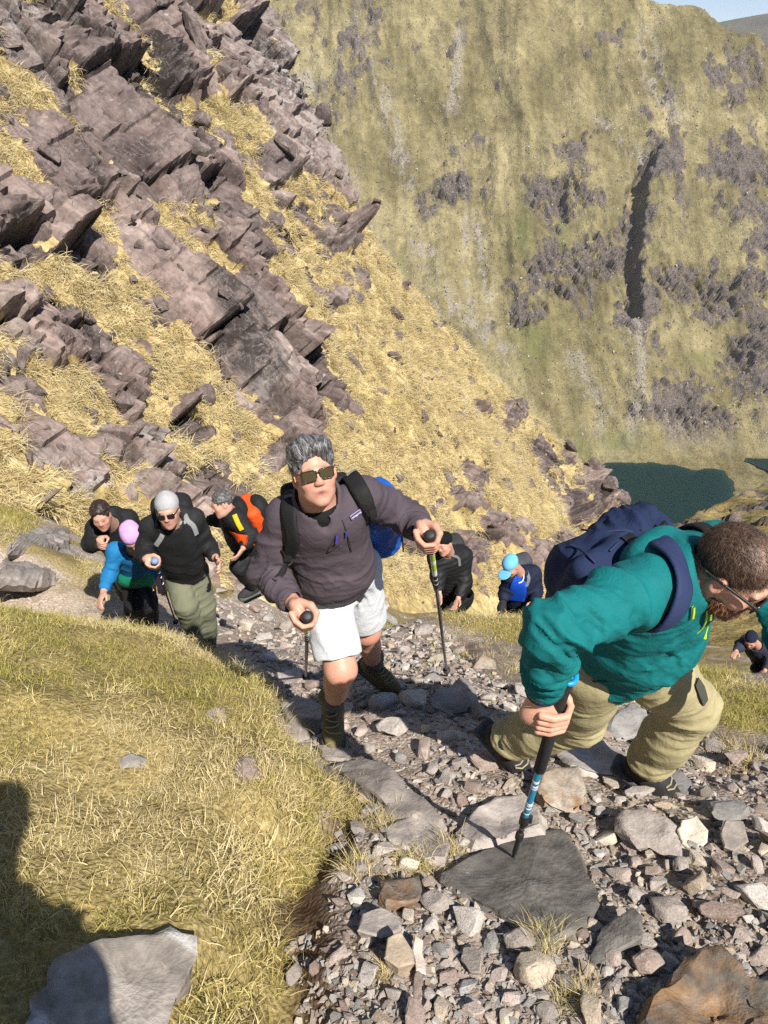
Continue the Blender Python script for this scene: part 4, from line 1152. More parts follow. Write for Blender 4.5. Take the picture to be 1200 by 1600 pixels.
# rocks that stand out of the near hillside: parts of it, one object each
cr_protos = []
for k in range(12):
    me = hull_mesh('rock', 700 + k, [(0.7, 1.3, 0.6), (0.9, 1.0, 0.8), (0.55, 1.5, 0.55), (1.0, 0.8, 0.6)][k % 4], 11 + k % 4, 0.04, 1, 0.05)
    me.materials.append(CLIFFROCK); cr_protos.append(me)
cnt = 0; tries = 0; spots = []
okm = (CPX > -20) & (CPX < 960) & (CPY > -20) & (CPY < 900) & (COVER < 0.3)
ii, jj = np.nonzero(okm)
while cnt < 280 and tries < 20000:
    tries += 1
    q = int(RNG.integers(len(ii))); i, j = ii[q], jj[q]
    x, y, rk_ = CPX[i, j], CPY[i, j], CROCK[i, j]
    dens = 0.25 + 0.75 * (0.1 < rk_ < 0.9)
    if rk_ > 0.95: dens = 0.25
    if CMOSS[i, j] > 0.5: continue
    if RNG.random() > dens: continue
    r = 6 + 26 * RNG.random() ** 2.2
    if x > 520: r *= 0.62
    if any(math.hypot(x - a, y - b) < 0.8 * (r + c) for a, b, c in spots): continue
    spots.append((x, y, r)); cnt += 1
    p = CP_[i, j]; dep = -(p @ CB); wid = 2 * r * dep / FPX
    o = bpy.data.objects.new('rock', cr_protos[int(RNG.integers(12))]); COL.objects.link(o); o.parent = HILLSIDE
    n = nrm(HN + 0.35 * RNG.normal(0, 1, 3))
    yaw = RNG.normal(0.2, 0.45)
    Z = n; Y = nrm(HW - n * (HW @ n)); X = np.cross(Y, Z)
    Mx = Matrix(np.stack([X, Y, Z], 1).tolist()) @ Matrix.Rotation(yaw, 3, 'Z')
    put(o, p + HN * wid * RNG.uniform(-0.05, 0.12), Mx, wid)
# ================================================================== grass
def tuft_mesh(name, seed, n, length, width, spread, droop, root=0.05, seg=3, comb=None, stand=0.6):
    """a tuft of curved blades; each blade carries its own colour number in the attribute 'tone'"""
    r = np.random.default_rng(seed)
    V, Q, T = [], [], []
    for k in range(n):
        az = r.uniform(0, 2 * math.pi) if comb is None else r.normal(comb, 0.75)
        L = length * r.uniform(0.55, 1.15); w = width * r.uniform(0.6, 1.2)
        base = np.array([r.normal(0, root), r.normal(0, root), -0.01])
        lean = r.uniform(0.15, 1) * spread; dr = droop * r.uniform(0.4, 1.3)
        d = np.array([math.cos(az), math.sin(az), 0]); side = np.array([-d[1], d[0], 0])
        tw = r.uniform(-0.6, 0.6); side = side * math.cos(tw) + np.array([0, 0, math.sin(tw)])
        p = base.copy(); ang = lean
        tone = r.uniform(0, 1); b = len(V)
        for s in range(seg + 1):
            t = s / seg
            ww = w * (1 - 0.85 * t) * 0.5
            V.append(p - side * ww); V.append(p + side * ww); T += [tone * 0.999 + 0.0 * t] * 2
            p = p + (d * math.sin(ang) + np.array([0, 0, math.cos(ang)])) * (L / seg)
            ang += dr / seg * (1 + t)
        for s in range(seg):
            Q.append((b + 2 * s, b + 2 * s + 1, b + 2 * s + 3, b + 2 * s + 2))
    me = np_mesh(name, np.array(V), np.array(Q))
    set_attr(me, 'tone', np.array(T))
    return me

def grass_mat(name, stops, trans=0.35):
    m = NT(name, 0.65, 0.25)
    f = m.math('ADD', m.math('MULTIPLY', m.attr('tone'), 0.62), m.math('MULTIPLY', m.rnd(), 0.38))
    m.color(m.ramp(f, stops))
    # thin blades let light through
    tr = m.n('ShaderNodeBsdfTranslucent'); mx = m.n('ShaderNodeMixShader'); mx.inputs[0].default_value = trans
    m.l(m.ramp(f, stops), tr.inputs['Color'])
    m.l(m.b.outputs[0], mx.inputs[1]); m.l(tr.outputs[0], mx.inputs[2])
    m.l(mx.outputs[0], m.t.nodes['Material Output'].inputs[0])
    return m.m

STRAW = [(0.0, (0.27, 0.195, 0.08)), (0.2, (0.47, 0.37, 0.17)), (0.5, (0.65, 0.54, 0.285)), (0.8, (0.74, 0.645, 0.39)), (1.0, (0.80, 0.72, 0.49))]
MIXED = [(0.0, (0.13, 0.13, 0.03)), (0.2, (0.31, 0.275, 0.065)), (0.42, (0.52, 0.43, 0.15)), (0.7, (0.68, 0.57, 0.28)), (1.0, (0.80, 0.71, 0.45))]
GREEN = [(0.0, (0.10, 0.115, 0.024)), (0.35, (0.27, 0.255, 0.055)), (0.65, (0.47, 0.405, 0.125)), (1.0, (0.66, 0.56, 0.26))]
G_STRAW = grass_mat('straw_grass', STRAW); G_MIX = grass_mat('mixed_grass', MIXED); G_GREEN = grass_mat('green_grass', GREEN)

def near_grass():
    n = 92000
    x = RNG.uniform(-6.5, 5.5, n); y = RNG.uniform(-0.3, 9.5, n)
    # denser near the camera
    keep = RNG.uniform(0, 1, n) < np.interp(y, [0, 2.0, 4, 9.5], [1.0, 1.0, 0.55, 0.35])
    x, y = x[keep], y[keep]
    P = np.stack([x, y, gz(x, y)], -1)
    px, py, dep = project(P)
    vis = (px > -560) & (px < 1300) & (py < 1850) & (dep > 0.5)
    t = gz(x, y, GTURF)
    pk = gz(x, y, GPEAT)
    vis &= (RNG.uniform(0, 1, len(x)) < sstep(0.35, 1.0, t) * (0.55 + 0.45 * sstep(-0.25, 0.05, fbm(x / 0.30, y / 0.30, 0, 3, 619)))) & (pk < 0.75 + 0.25 * RNG.uniform(0, 1, len(x)))
    P, px, py, dep = P[vis], px[vis], py[vis], dep[vis]
    # keep the flat stones in the turf clear
    for pts in NAMED:
        ins = in_poly_dist(px, py, pts) > -3
        P, px, py, dep = P[~ins], px[~ins], py[~ins], dep[~ins]
    N = np.array([nrm(0.5 * gnormal(p[0], p[1]) + 0.5 * np.array([0, 0, 1])) for p in P])
    g = fbm(P[:, 0] / 0.8, P[:, 1] / 0.8, 0, 4, 611) + 0.35 * fbm(P[:, 0] / 0.2, P[:, 1] / 0.2, 0, 2, 613)
    far_green = np.where((px > 580) & (py > 880), 0.25, 0) + 0.18 * blob(px, py, 200, 1000, 260, 100, 15) - 0.3 * blob(px, py, 430, 1250, 120, 160, 0)
    g = g + far_green
    kind = np.where(g > 0.20, 2, np.where(g > -0.08, 1, 0))
    E = eulers_from_normals(N, None, 0.35)
    bd = bank_dist(P[:, 0], P[:, 1])
    s = RNG.uniform(0.7, 1.25, len(P)) * (1 + 0.25 * np.exp(-((bd - 0.08) / 0.12) ** 2) * (P[:, 1] < 3)) * np.interp(dep, [2, 4, 8], [0.95, 1.0, 1.6])
    S = np.stack([s, s, s * RNG.uniform(0.7, 1.15, len(P))], -1)
    for k, (nm, mt, lab) in enumerate([('straw_grass', G_STRAW, 'dry straw coloured grass on the turf bank and its edges'), ('grass', G_MIX, 'mixed green and yellow grass covering the turf bank'), ('green_grass', G_GREEN, 'short green grass patches on the turf and the crest beyond the path')]):
        pr = []
        for q in range(7):
            me = tuft_mesh(nm, 800 + 10 * k + q, [34, 36, 38][k], [0.052, 0.046, 0.040][k], [0.0027, 0.0028, 0.0030][k], [1.25, 1.15, 0.9][k], [1.7, 1.5, 1.1][k], 0.038)
            me.materials.append(mt); pr.append(me)
        q = kind == k
        scatter(nm, P[q], E[q], S[q], pr, lab, 'grass')
near_grass()

def hill_grass():
    n = 60000
    i = RNG.integers(0, CP_.shape[0], n); j = RNG.integers(0, CP_.shape[1], n)
    px, py = CPX[i, j], CPY[i, j]
    cover = 1 - CROCK[i, j]
    ok = (px > -60) & (px < 980) & (py > -40) & (py < 930) & (RNG.uniform(0, 1, n) < sstep(0.35, 0.8, cover)) & (COVER[i, j] < 1.2) & (RNG.uniform(0, 1, n) < 0.8)
    i, j = i[ok], j[ok]
    P = CP_[i, j] - HN * 0.03
    # tufts hang down the slope: local z out of the slope and a little up, local -y downhill
    E = np.zeros((len(P), 3))
    for k in range(len(P)):
        z = nrm(HN + 0.25 * np.array([0, 0, 1]) + 0.25 * RNG.normal(0, 1, 3)); dn = -HW
        yv = nrm(-(dn - z * (dn @ z))); xv = np.cross(yv, z)
        m = Matrix(np.stack([xv, yv, z], 1).tolist()) @ Matrix.Rotation(RNG.normal(0, 0.35), 3, 'Z')
        e = m.to_euler(); E[k] = (e.x, e.y, e.z)
    s = RNG.uniform(0.6, 1.25, len(P)); S = np.stack([s, s, s], -1)
    pr = []
    HILLSTRAW = grass_mat('hill_straw', [(0.0, (0.22, 0.155, 0.065)), (0.2, (0.40, 0.31, 0.145)), (0.5, (0.57, 0.47, 0.255)), (0.8, (0.69, 0.60, 0.37)), (1.0, (0.78, 0.70, 0.48))], 0.35)
    for q in range(8):
        me = tuft_mesh('hill_grass', 900 + q, 26, 0.30, 0.017, 1.0, 1.5, 0.09, 3, comb=-math.pi / 2)
        me.materials.append(HILLSTRAW); pr.append(me)
    scatter('hill_grass', P, E, S, pr, 'straw coloured grass hanging over the ledges of the hillside', 'grass')
hill_grass()

def path_tufts():
    P = []
    for (x, y, n, r) in [(650, 1352, 26, 26), (845, 1470, 10, 9), (850, 1500, 12, 16), (590, 1282, 22, 30), (545, 1262, 26, 30), (500, 1240, 30, 30), (620, 1400, 12, 14), (560, 1360, 12, 16),
                         (705, 1330, 12, 16), (900, 1560, 14, 24), (430, 1230, 20, 24), (470, 1330, 24, 26), (600, 1525, 8, 14), (1150, 1180, 24, 40), (1090, 1120, 24, 30), (720, 1010, 50, 50), (800, 1040, 40, 40), (450, 940, 24, 26), (400, 900, 16, 24), (1010, 1100, 20, 26)]:
        q = np.stack([x + RNG.normal(0, r * .6, n), y + RNG.normal(0, r * .4, n)], -1)
        P.append(hit(q[:, 0], q[:, 1]))
    P = np.concatenate(P); P = P[~np.isnan(P).any(1)]
    N = np.array([nrm(0.4 * gnormal(p[0], p[1]) + 0.6 * np.array([0, 0, 1])) for p in P])
    pr = []
    for q in range(6):
        me = tuft_mesh('path_tuft', 990 + q, 22, 0.075, 0.0026, 1.1, 1.2, 0.016); me.materials.append(G_MIX if q % 2 else G_STRAW); pr.append(me)
    s = RNG.uniform(0.6, 1.3, len(P))
    scatter('path_tufts', P, eulers_from_normals(N, None, 0.3), np.stack([s, s, s], -1), pr, 'small tufts of grass growing between the stones of the path', 'grass')
path_tufts()
# ================================================================== bodies, clothes and bags: smooth blended volumes turned into one skin
class Sdf:
    def __init__(self): self.p = []
    def add(self, f, lo, hi, k=0.02, op='u'):
        self.p.append((f, np.asarray(lo, float), np.asarray(hi, float), k, op)); return self
    def cone(self, a, ra, b, rb, k=0.02, flat=None, op='u'):
        """tapered limb from a to b; flat=(axis, factor) squeezes it along an axis"""
        a = np.asarray(a, float); b = np.asarray(b, float); ab = b - a; L2 = max(ab @ ab, 1e-9)
        fl = None
        if flat is not None: fl = (nrm(flat[0]), 1.0 / flat[1] - 1.0)
        def f(x, y, z):
            px, py, pz = x - a[0], y - a[1], z - a[2]
            t = np.clip((px * ab[0] + py * ab[1] + pz * ab[2]) / L2, 0, 1)
            vx, vy, vz = px - t * ab[0], py - t * ab[1], pz - t * ab[2]
            if fl is not None:
                n, s = fl; q = (vx * n[0] + vy * n[1] + vz * n[2]) * s
                vx, vy, vz = vx + n[0] * q, vy + n[1] * q, vz + n[2] * q
            return np.sqrt(vx * vx + vy * vy + vz * vz) - (ra + (rb - ra) * t)
        r = max(ra, rb)
        return self.add(f, np.minimum(a, b) - r, np.maximum(a, b) + r, k, op)
    def ball(self, c, r, k=0.02, op='u'): return self.cone(c, r, np.asarray(c) + 1e-5, r, k, None, op)
    def ell(self, c, rad, R=None, k=0.02, op='u'):
        c = np.asarray(c, float); rad = np.asarray(rad, float)
        R = np.eye(3) if R is None else np.asarray(R, float)      # columns are the axes
        def f(x, y, z):
            px, py, pz = x - c[0], y - c[1], z - c[2]
            q = [(px * R[0, i] + py * R[1, i] + pz * R[2, i]) / rad[i] for i in range(3)]
            k0 = np.sqrt(q[0] ** 2 + q[1] ** 2 + q[2] ** 2)
            k1 = np.sqrt((q[0] / rad[0]) ** 2 + (q[1] / rad[1]) ** 2 + (q[2] / rad[2]) ** 2) + 1e-6
            return k0 * (k0 - 1) / k1
        r = np.abs(R) @ rad
        return self.add(f, c - r, c + r, k, op)
    def box(self, c, half, R=None, rnd=0.01, k=0.01, op='u'):
        c = np.asarray(c, float); half = np.asarray(half, float)
        R = np.eye(3) if R is None else np.asarray(R, float)
        def f(x, y, z):
            px, py, pz = x - c[0], y - c[1], z - c[2]
            q = [np.abs(px * R[0, i] + py * R[1, i] + pz * R[2, i]) - (half[i] - rnd) for i in range(3)]
            o = np.sqrt(np.maximum(q[0], 0) ** 2 + np.maximum(q[1], 0) ** 2 + np.maximum(q[2], 0) ** 2)
            return o + np.minimum(np.maximum(np.maximum(q[0], q[1]), q[2]), 0) - rnd
        r = np.abs(R) @ half
        return self.add(f, c - r, c + r, k, op)
    def limb(self, pts, rads, k=0.02, flat=None):
        for i in range(len(pts) - 1): self.cone(pts[i], rads[i], pts[i + 1], rads[i + 1], k, flat)
        return self
    @staticmethod
    def comb(d, v, k, op):
        if op == 'u':
            h = np.maximum(k - np.abs(d - v), 0) / max(k, 1e-6)
            return np.minimum(d, v) - h * h * k * 0.25
        v = -v
        h = np.maximum(k - np.abs(d - v), 0) / max(k, 1e-6)
        return np.maximum(d, v) + h * h * k * 0.25
    def at(self, P):
        P = np.asarray(P, float); d = np.full(P.shape[:-1], 1.0)
        for f, lo, hi, k, op in self.p: d = self.comb(d, f(P[..., 0], P[..., 1], P[..., 2]), k, op)
        return d
    def grad(self, P, e=0.004):
        g = np.stack([self.at(P + np.eye(3)[i] * e) - self.at(P - np.eye(3)[i] * e) for i in range(3)], -1)
        return g / (np.linalg.norm(g, axis=-1, keepdims=True) + 1e-9)
    def onto(self, P, off=0.0, it=6):
        P = np.array(P, float)
        for _ in range(it):
            P = P - self.grad(P) * np.clip(self.at(P) - off, -0.08, 0.08)[..., None]
        return P
    def seen(self, px, py, t0=2.0, off=0.0, span=0.9):
        """the point of the surface seen at a pixel of the photograph"""
        d = ray(px, py); t = np.arange(t0 - span, t0 + span, 0.004)
        v = self.at(d[None] * t[:, None]) - off
        k = np.nonzero(v < 0)[0]
        if len(k) == 0: return self.onto((d * t[int(np.argmin(v))])[None], off)[0]
        return self.onto((d * t[k[0]])[None], off, 3)[0]
    def box2(self, c, half, R, rnd, op='u', k=0.002):
        """plate in the local x-z plane with rounded outline, thickness along y"""
        c = np.asarray(c, float); half = np.asarray(half, float); R = np.asarray(R, float)
        def f(x, y, z):
            px, py, pz = x - c[0], y - c[1], z - c[2]
            q = [px * R[0, i] + py * R[1, i] + pz * R[2, i] for i in range(3)]
            a = np.abs(q[0]) - (half[0] - rnd); b = np.abs(q[2]) - (half[2] - rnd)
            d2 = np.sqrt(np.maximum(a, 0) ** 2 + np.maximum(b, 0) ** 2) + np.minimum(np.maximum(a, b), 0) - rnd
            return np.maximum(d2, np.abs(q[1]) - half[1])
        r = np.abs(R) @ half
        return self.add(f, c - r, c + r, k, op)
    def mesh(self, h, clip=None):
        """surface nets; returns vertices and quads"""
        lo = np.min([p[1] for p in self.p if p[4] == 'u'], 0) - 3 * h - 0.01
        hi = np.max([p[2] for p in self.p if p[4] == 'u'], 0) + 3 * h + 0.01
        if clip is not None: lo = np.maximum(lo, clip[0]); hi = np.minimum(hi, clip[1])
        n = np.ceil((hi - lo) / h).astype(int) + 1
        ax = [(lo[i] + h * np.arange(n[i])).astype(np.float32) for i in range(3)]
        d = np.full(n, 0.3, np.float32)
        for f, a, b, k, op in self.p:
            m = k + 3 * h
            i0 = np.clip(np.floor((a - m - lo) / h).astype(int), 0, n); i1 = np.clip(np.ceil((b + m - lo) / h).astype(int) + 1, 0, n)
            if np.any(i1 <= i0): continue
            s = tuple(slice(i0[j], i1[j]) for j in range(3))
            v = f(ax[0][s[0]][:, None, None], ax[1][s[1]][None, :, None], ax[2][s[2]][None, None, :])
            d[s] = self.comb(d[s], v, k, op)
        d[0] = d[-1] = 0.3; d[:, 0] = d[:, -1] = 0.3; d[:, :, 0] = d[:, :, -1] = 0.3
        neg = d < 0
        cs = [(i, j, k) for i in (0, 1) for j in (0, 1) for k in (0, 1)]
        sl = lambda o: tuple(slice(o[q], n[q] - 1 + o[q]) for q in range(3))
        cnt = sum(neg[sl(c)].astype(np.int8) for c in cs)
        act = (cnt > 0) & (cnt < 8)
        idx = np.full(act.shape, -1, np.int32); I, J, K = np.nonzero(act); idx[I, J, K] = np.arange(len(I))
        V = np.zeros((len(I), 3)); W = np.zeros(len(I))
        for c in cs:
            for axn in range(3):
                if c[axn]: continue
                c2 = list(c); c2[axn] = 1
                d0 = d[I + c[0], J + c[1], K + c[2]]; d1 = d[I + c2[0], J + c2[1], K + c2[2]]
                x = (d0 < 0) != (d1 < 0)
                t = np.where(x, d0 / np.where(x, d0 - d1, 1), 0)
                p = np.array(c, float)[None] + t[:, None] * np.eye(3)[axn][None]
                V += np.where(x[:, None], p, 0); W += x
        V = (V / W[:, None] + np.stack([I, J, K], -1)) * h + lo
        Q = []
        for axn in range(3):
            o1, o2 = [(1, 2), (2, 0), (0, 1)][axn]
            a = neg[tuple(slice(1 if q != axn else 0, n[q] - 1) for q in range(3))]
            b = neg[tuple(slice(1 if q != axn else 1, n[q] - 1 if q != axn else n[q]) for q in range(3))]
            m = a != b
            g = np.stack(np.nonzero(m), -1) + np.array([1 if q != axn else 0 for q in range(3)])
            fl = a[m]
            def cell(da, db):
                e = g.copy(); e[:, o1] -= da; e[:, o2] -= db
                return idx[e[:, 0], e[:, 1], e[:, 2]]
            q = np.stack([cell(1, 1), cell(0, 1), cell(0, 0), cell(1, 0)], -1)
            q = np.where(fl[:, None], q, q[:, ::-1])
            Q.append(q)
        return V, np.concatenate(Q)

def vnormals(V, Q):
    fn = np.cross(V[Q[:, 2]] - V[Q[:, 0]], V[Q[:, 3]] - V[Q[:, 1]])
    N = np.zeros_like(V)
    for i in range(4): np.add.at(N, Q[:, i], fn)
    return N / (np.linalg.norm(N, axis=1, keepdims=True) + 1e-12)

def relax(V, Q, it=1, lam=0.5):
    for _ in range(it):
        S = np.zeros_like(V); C = np.zeros(len(V))
        for i in range(4):
            a, b = Q[:, i], Q[:, (i + 1) % 4]
            np.add.at(S, a, V[b]); np.add.at(S, b, V[a]); np.add.at(C, a, 1); np.add.at(C, b, 1)
        V = V + lam * (S / C[:, None] - V)
    return V

def skin_obj(name, sdf, h, mat, parent, disp=None, col=None, smooth=2, kind_attr=None, sharp=None):
    V, Q = sdf.mesh(h)
    V = relax(V, Q, smooth, 0.45)
    if disp is not None:
        N = vnormals(V, Q); V = V + N * disp(V, N)[:, None]
    org = np.array(parent.matrix_world.translation if parent is None else PARENT_ORG.get(parent.name, (0, 0, 0)))
    me = np_mesh(name, V - org, Q)
    if col is not None: set_attr(me, 'col', np.concatenate([col(V), np.ones((len(V), 1))], 1), 'FLOAT_COLOR')
    if sharp: me.set_sharp_from_angle(angle=math.radians(sharp))
    return link(name, me, mat, parent)

PARENT_ORG = {}
def root(name, p, label=None, cat=None, group=None):
    o = empty(name, p); PARENT_ORG[o.name] = np.array(p, float)
    return tag(o, label, cat, group)

def folds(cents, base=0.0022, seed=0):
    """cloth creases: round each centre, along an axis, waves of the given length"""
    def f(V, N):
        w = fbm(V[:, 0] * 7 + seed, V[:, 1] * 7, V[:, 2] * 7, 3, 21 + seed)
        w2 = fbm(V[:, 0] * 16, V[:, 1] * 16 + seed, V[:, 2] * 16, 2, 31 + seed)
        d = base * (w * 1.5 + ridged(V[:, 0] * 9 + seed, V[:, 1] * 9, V[:, 2] * 9, 2, 41 + seed) * 1.0 - 0.4)
        for c, r, ax, wl, amp in cents:
            amp = amp * 1.5
            q = V - np.asarray(c); fall = np.exp(-np.sum(q * q, 1) / (r * r))
            a = nrm(ax); e1 = nrm(np.cross(a, [.3, .5, .8])); e2 = np.cross(a, e1)
            u = (q @ a) / wl + 0.55 * w; v1 = (q @ e1) / (wl * 3.2); v2 = (q @ e2) / (wl * 3.2)
            n1 = 1 - np.abs(vnoise(u, v1 + 3.1, v2 + c[0] * 7, 61 + seed)) * 2.4
            n2 = 1 - np.abs(vnoise(u * 2.1 + 5, v1 * 1.7, v2 * 1.7 + 2, 67 + seed)) * 2.4
            d = d + amp * fall * (np.clip(n1, -.6, 1) * .75 + np.clip(n2, -.6, 1) * .35)
        return d
    return f

def basis(fwd, up):
    f = nrm(fwd); u = np.asarray(up, float); u = nrm(u - f * (u @ f)); r = np.cross(f, u)
    return np.stack([r, f, u], 1)          # columns right, forward, up

def cam_dir(r, u, b): return nrm(CR * r + CU * u + CB * b)

def aty(px, py, Y):
    d = ray(px, py); return d * (Y / d[1])

def hpx(px, py):
    return hit(px, py)[0]

# ------------------------------------------------------------------ anatomy
def add_head(s, c, B, sc=1.0, nose=1.0, jaw=1.0):
    """head and face; c centre, B basis (right, forward, up)"""
    def P(x, y, z): return c + B @ (np.array([x, y, z]) * sc)
    e = lambda x, y, z, a, b, d, k, op='u': s.ell(P(x, y, z), np.array([a, b, d]) * sc, B, k * sc, op)
    e(0, -.018, .032, .076, .096, .088, .01)
    e(0, .025, -.025, .064, .068, .092, .03)
    e(0, .030, -.078, .054 * jaw, .056, .046, .03)
    e(0, .072, -.104, .024 * jaw, .020, .018, .025)
    for q in (-1, 1):
        e(q * .040, .058, -.028, .026, .026, .026, .02)
        s.ell(P(q * .031, .098, .004), np.array([.020, .014, .013]) * sc, B, .014 * sc, 's')
        e(q * .031, .079, .003, .0125, .0125, .012, .004)
        s.cone(P(q * .012, .088, .021), .0085 * sc, P(q * .046, .076, .024), .008 * sc, .014 * sc)
        e(q * .0115, .098, -.032, .0085, .010, .008, .008)
        s.ell(P(q * .078, -.010, -.008), np.array([.010, .021, .033]) * sc, B @ np.array(Matrix.Rotation(q * -0.35, 3, 'Z')), .006 * sc)
        s.ell(P(q * .088, -.006, -.006), np.array([.007, .012, .019]) * sc, B, .006 * sc, 's')
    s.cone(P(0, .084, .016), .0085 * sc, P(0, .106 * (0.5 + 0.5 * nose), -.026), .0115 * sc, .014 * sc)
    s.cone(P(-.019, .083, -.061), .0075 * sc, P(.019, .083, -.061), .0075 * sc, .008 * sc)
    s.cone(P(-.015, .082, -.077), .0085 * sc, P(.015, .082, -.077), .0085 * sc, .008 * sc)
    s.cone(P(-.021, .0955, -.069), .0036 * sc, P(.021, .0955, -.069), .0036 * sc, .004 * sc, None, 's')
    return P

def skin_colour(c, B, sc, base, knees=(), stubble=0.0, open_mouth=0.0):
    base = np.array(base)
    def f(V):
        L = (V - c) @ B / sc
        near = (np.linalg.norm(L, axis=1) < 0.17)
        C = np.tile(base, (len(V), 1))
        n = fbm(V[:, 0] * 30, V[:, 1] * 30, V[:, 2] * 30, 3, 3)
        C *= (1 + 0.10 * n)[:, None]
        def mix(mask, col):
            nonlocal C
            m = np.clip(mask, 0, 1)[:, None]; C = C * (1 - m) + np.array(col) * m
        g = lambda p, r: np.exp(-np.sum(((L - np.array(p)) / np.array(r)) ** 2, 1)) * near
        red = base * np.array([1.12, 0.70, 0.68])
        for q in (-1, 1):
            mix(0.55 * g((q * .042, .075, -.03), (.025, .03, .022)), red)
            mix(0.5 * g((q * .08, -.008, -.008), (.02, .03, .035)), red)
            mix(0.8 * g((q * .031, .09, .003), (.014, .02, .006)), (.05, .035, .03))
            mix(0.7 * g((q * .030, .092, .026), (.018, .02, .005)), (.10, .075, .06))
        mix(0.6 * g((0, .115, -.025), (.016, .02, .02)), red)
        mix(0.85 * g((0, .09, -.070), (.025, .06, .014)), base * np.array([0.80, 0.38, 0.38]))
        mix(0.95 * g((0, .09, -.0705), (.019, .06, .0035 + .005 * open_mouth)), (.05, .014, .014))
        if stubble: mix(stubble * (g((0, .05, -.088), (.07, .06, .035)) + 0.6 * g((0, .09, -.05), (.03, .02, .008))), base * 0.62)
        for k, r in knees:
            mix(0.5 * np.exp(-np.sum((V - k) ** 2, 1) / r ** 2), red)
        return np.clip(C, 0, 1)
    return f

def grip_hand(s, wrist, c, axis, sc=1.0, side=1.0, k=0.006):
    """a hand closed round a pole: four separate fingers and a thumb"""
    a = nrm(axis); w = wrist - c; w = nrm(w - a * (w @ a)); t = np.cross(a, w)
    if t @ nrm(-c) < 0: t = -t            # fingers come round on the side the camera sees
    t = t * side
    def P(th, R, hgt): th = math.radians(th); return c + a * hgt * sc + (w * math.cos(th) + t * math.sin(th)) * R * sc
    R = np.stack([t, w, a], 1)
    s.ell(c + (w * .040 + t * .010) * sc, np.array([.021, .046, .042]) * sc, R, .012)
    s.cone(wrist, .030 * sc, c + w * .055 * sc, .031 * sc, .02, (t, 0.72))
    for i, (hg, r, ln) in enumerate([(.0325, .0096, 1.0), (.011, .0099, 1.06), (-.0105, .0095, 1.0), (-.031, .0083, .84)]):
        pts = [P(38, .056, hg * 1.05), P(68, .042, hg), P(118, .034, hg * .95), P(118 + 62 * ln, .029, hg * .92), P(118 + 108 * ln, .027, hg * .9)]
        s.limb(pts, [r * 1.1 * sc, r * 1.08 * sc, r * .95 * sc, r * .92 * sc, r * .78 * sc], .0015)
    s.limb([c + (w * .062 - t * .012 + a * .020) * sc, P(-52, .043, .040), P(-100, .034, .046), P(-150, .029, .036)], [.016 * sc, .0135 * sc, .0118 * sc, .0095 * sc], .006)

def open_hand(s, wrist, d, nml, sc=1.0, curl=0.5, thumb=1):
    """a relaxed hand hanging from the wrist, fingers a little bent towards nml"""
    d = nrm(d); nml = nrm(nml - d * (nml @ d)); sd = np.cross(d, nml)
    R = np.stack([sd, d, nml], 1)
    s.ell(wrist + d * .050 * sc, np.array([.040, .052, .016]) * sc, R, .012)
    for i, (o, L, r) in enumerate([(.029, .072, .0095), (.010, .080, .0100), (-.010, .074, .0095), (-.028, .058, .0082)]):
        p = wrist + (d * .088 + sd * o) * sc; pts = [p]; ang = 0.25 * curl
        for q in (0.45, 0.32, 0.23):
            pts.append(pts[-1] + (d * math.cos(ang) + nml * math.sin(ang)) * L * q * sc); ang += 0.55 * curl
        s.limb(pts, [r * 1.1 * sc, r * sc, r * .95 * sc, r * .8 * sc], .004)
    b = wrist + (d * .028 + sd * .030 * thumb) * sc
    s.limb([b, b + (d * .032 + sd * .026 * thumb + nml * .012) * sc, b + (d * .062 + sd * .030 * thumb + nml * .022) * sc], [.016 * sc, .0125 * sc, .0098 * sc], .006)

def add_torso(s, J, w=1.0, belly=0.0, grow=0.0, k=0.05, lo=0.0):
    up = nrm(J['neck'] - J['pelvis']); lat = nrm(J['lsh'] - J['rsh']); fwd = nrm(np.cross(up, lat)); lat = np.cross(fwd, up)
    if fwd @ J['fwd'] < 0: fwd = -fwd
    R = np.stack([lat, fwd, up], 1)
    L = np.linalg.norm(J['neck'] - J['pelvis'])
    m = lambda t, f=0.0: J['pelvis'] + (J['neck'] - J['pelvis']) * t + fwd * f
    s.ell(m(.70), (.172 * w + grow, .120 * w + grow, .30 * L + .05 + grow), R, k)
    s.ell(m(.33, .015 + belly * .5), (.160 * w + grow + belly * .4, .115 * w + grow + belly * .6, .34 * L + grow), R, k)
    s.ell(m(.02 - lo), (.165 * w + grow + belly * .2, .120 * w + grow + belly * .2, .13 + grow), R, k)
    for q in ('lsh', 'rsh'):
        s.cone(m(.90) , .070 * w + grow, J[q], .062 * w + grow, k)
    return R, m

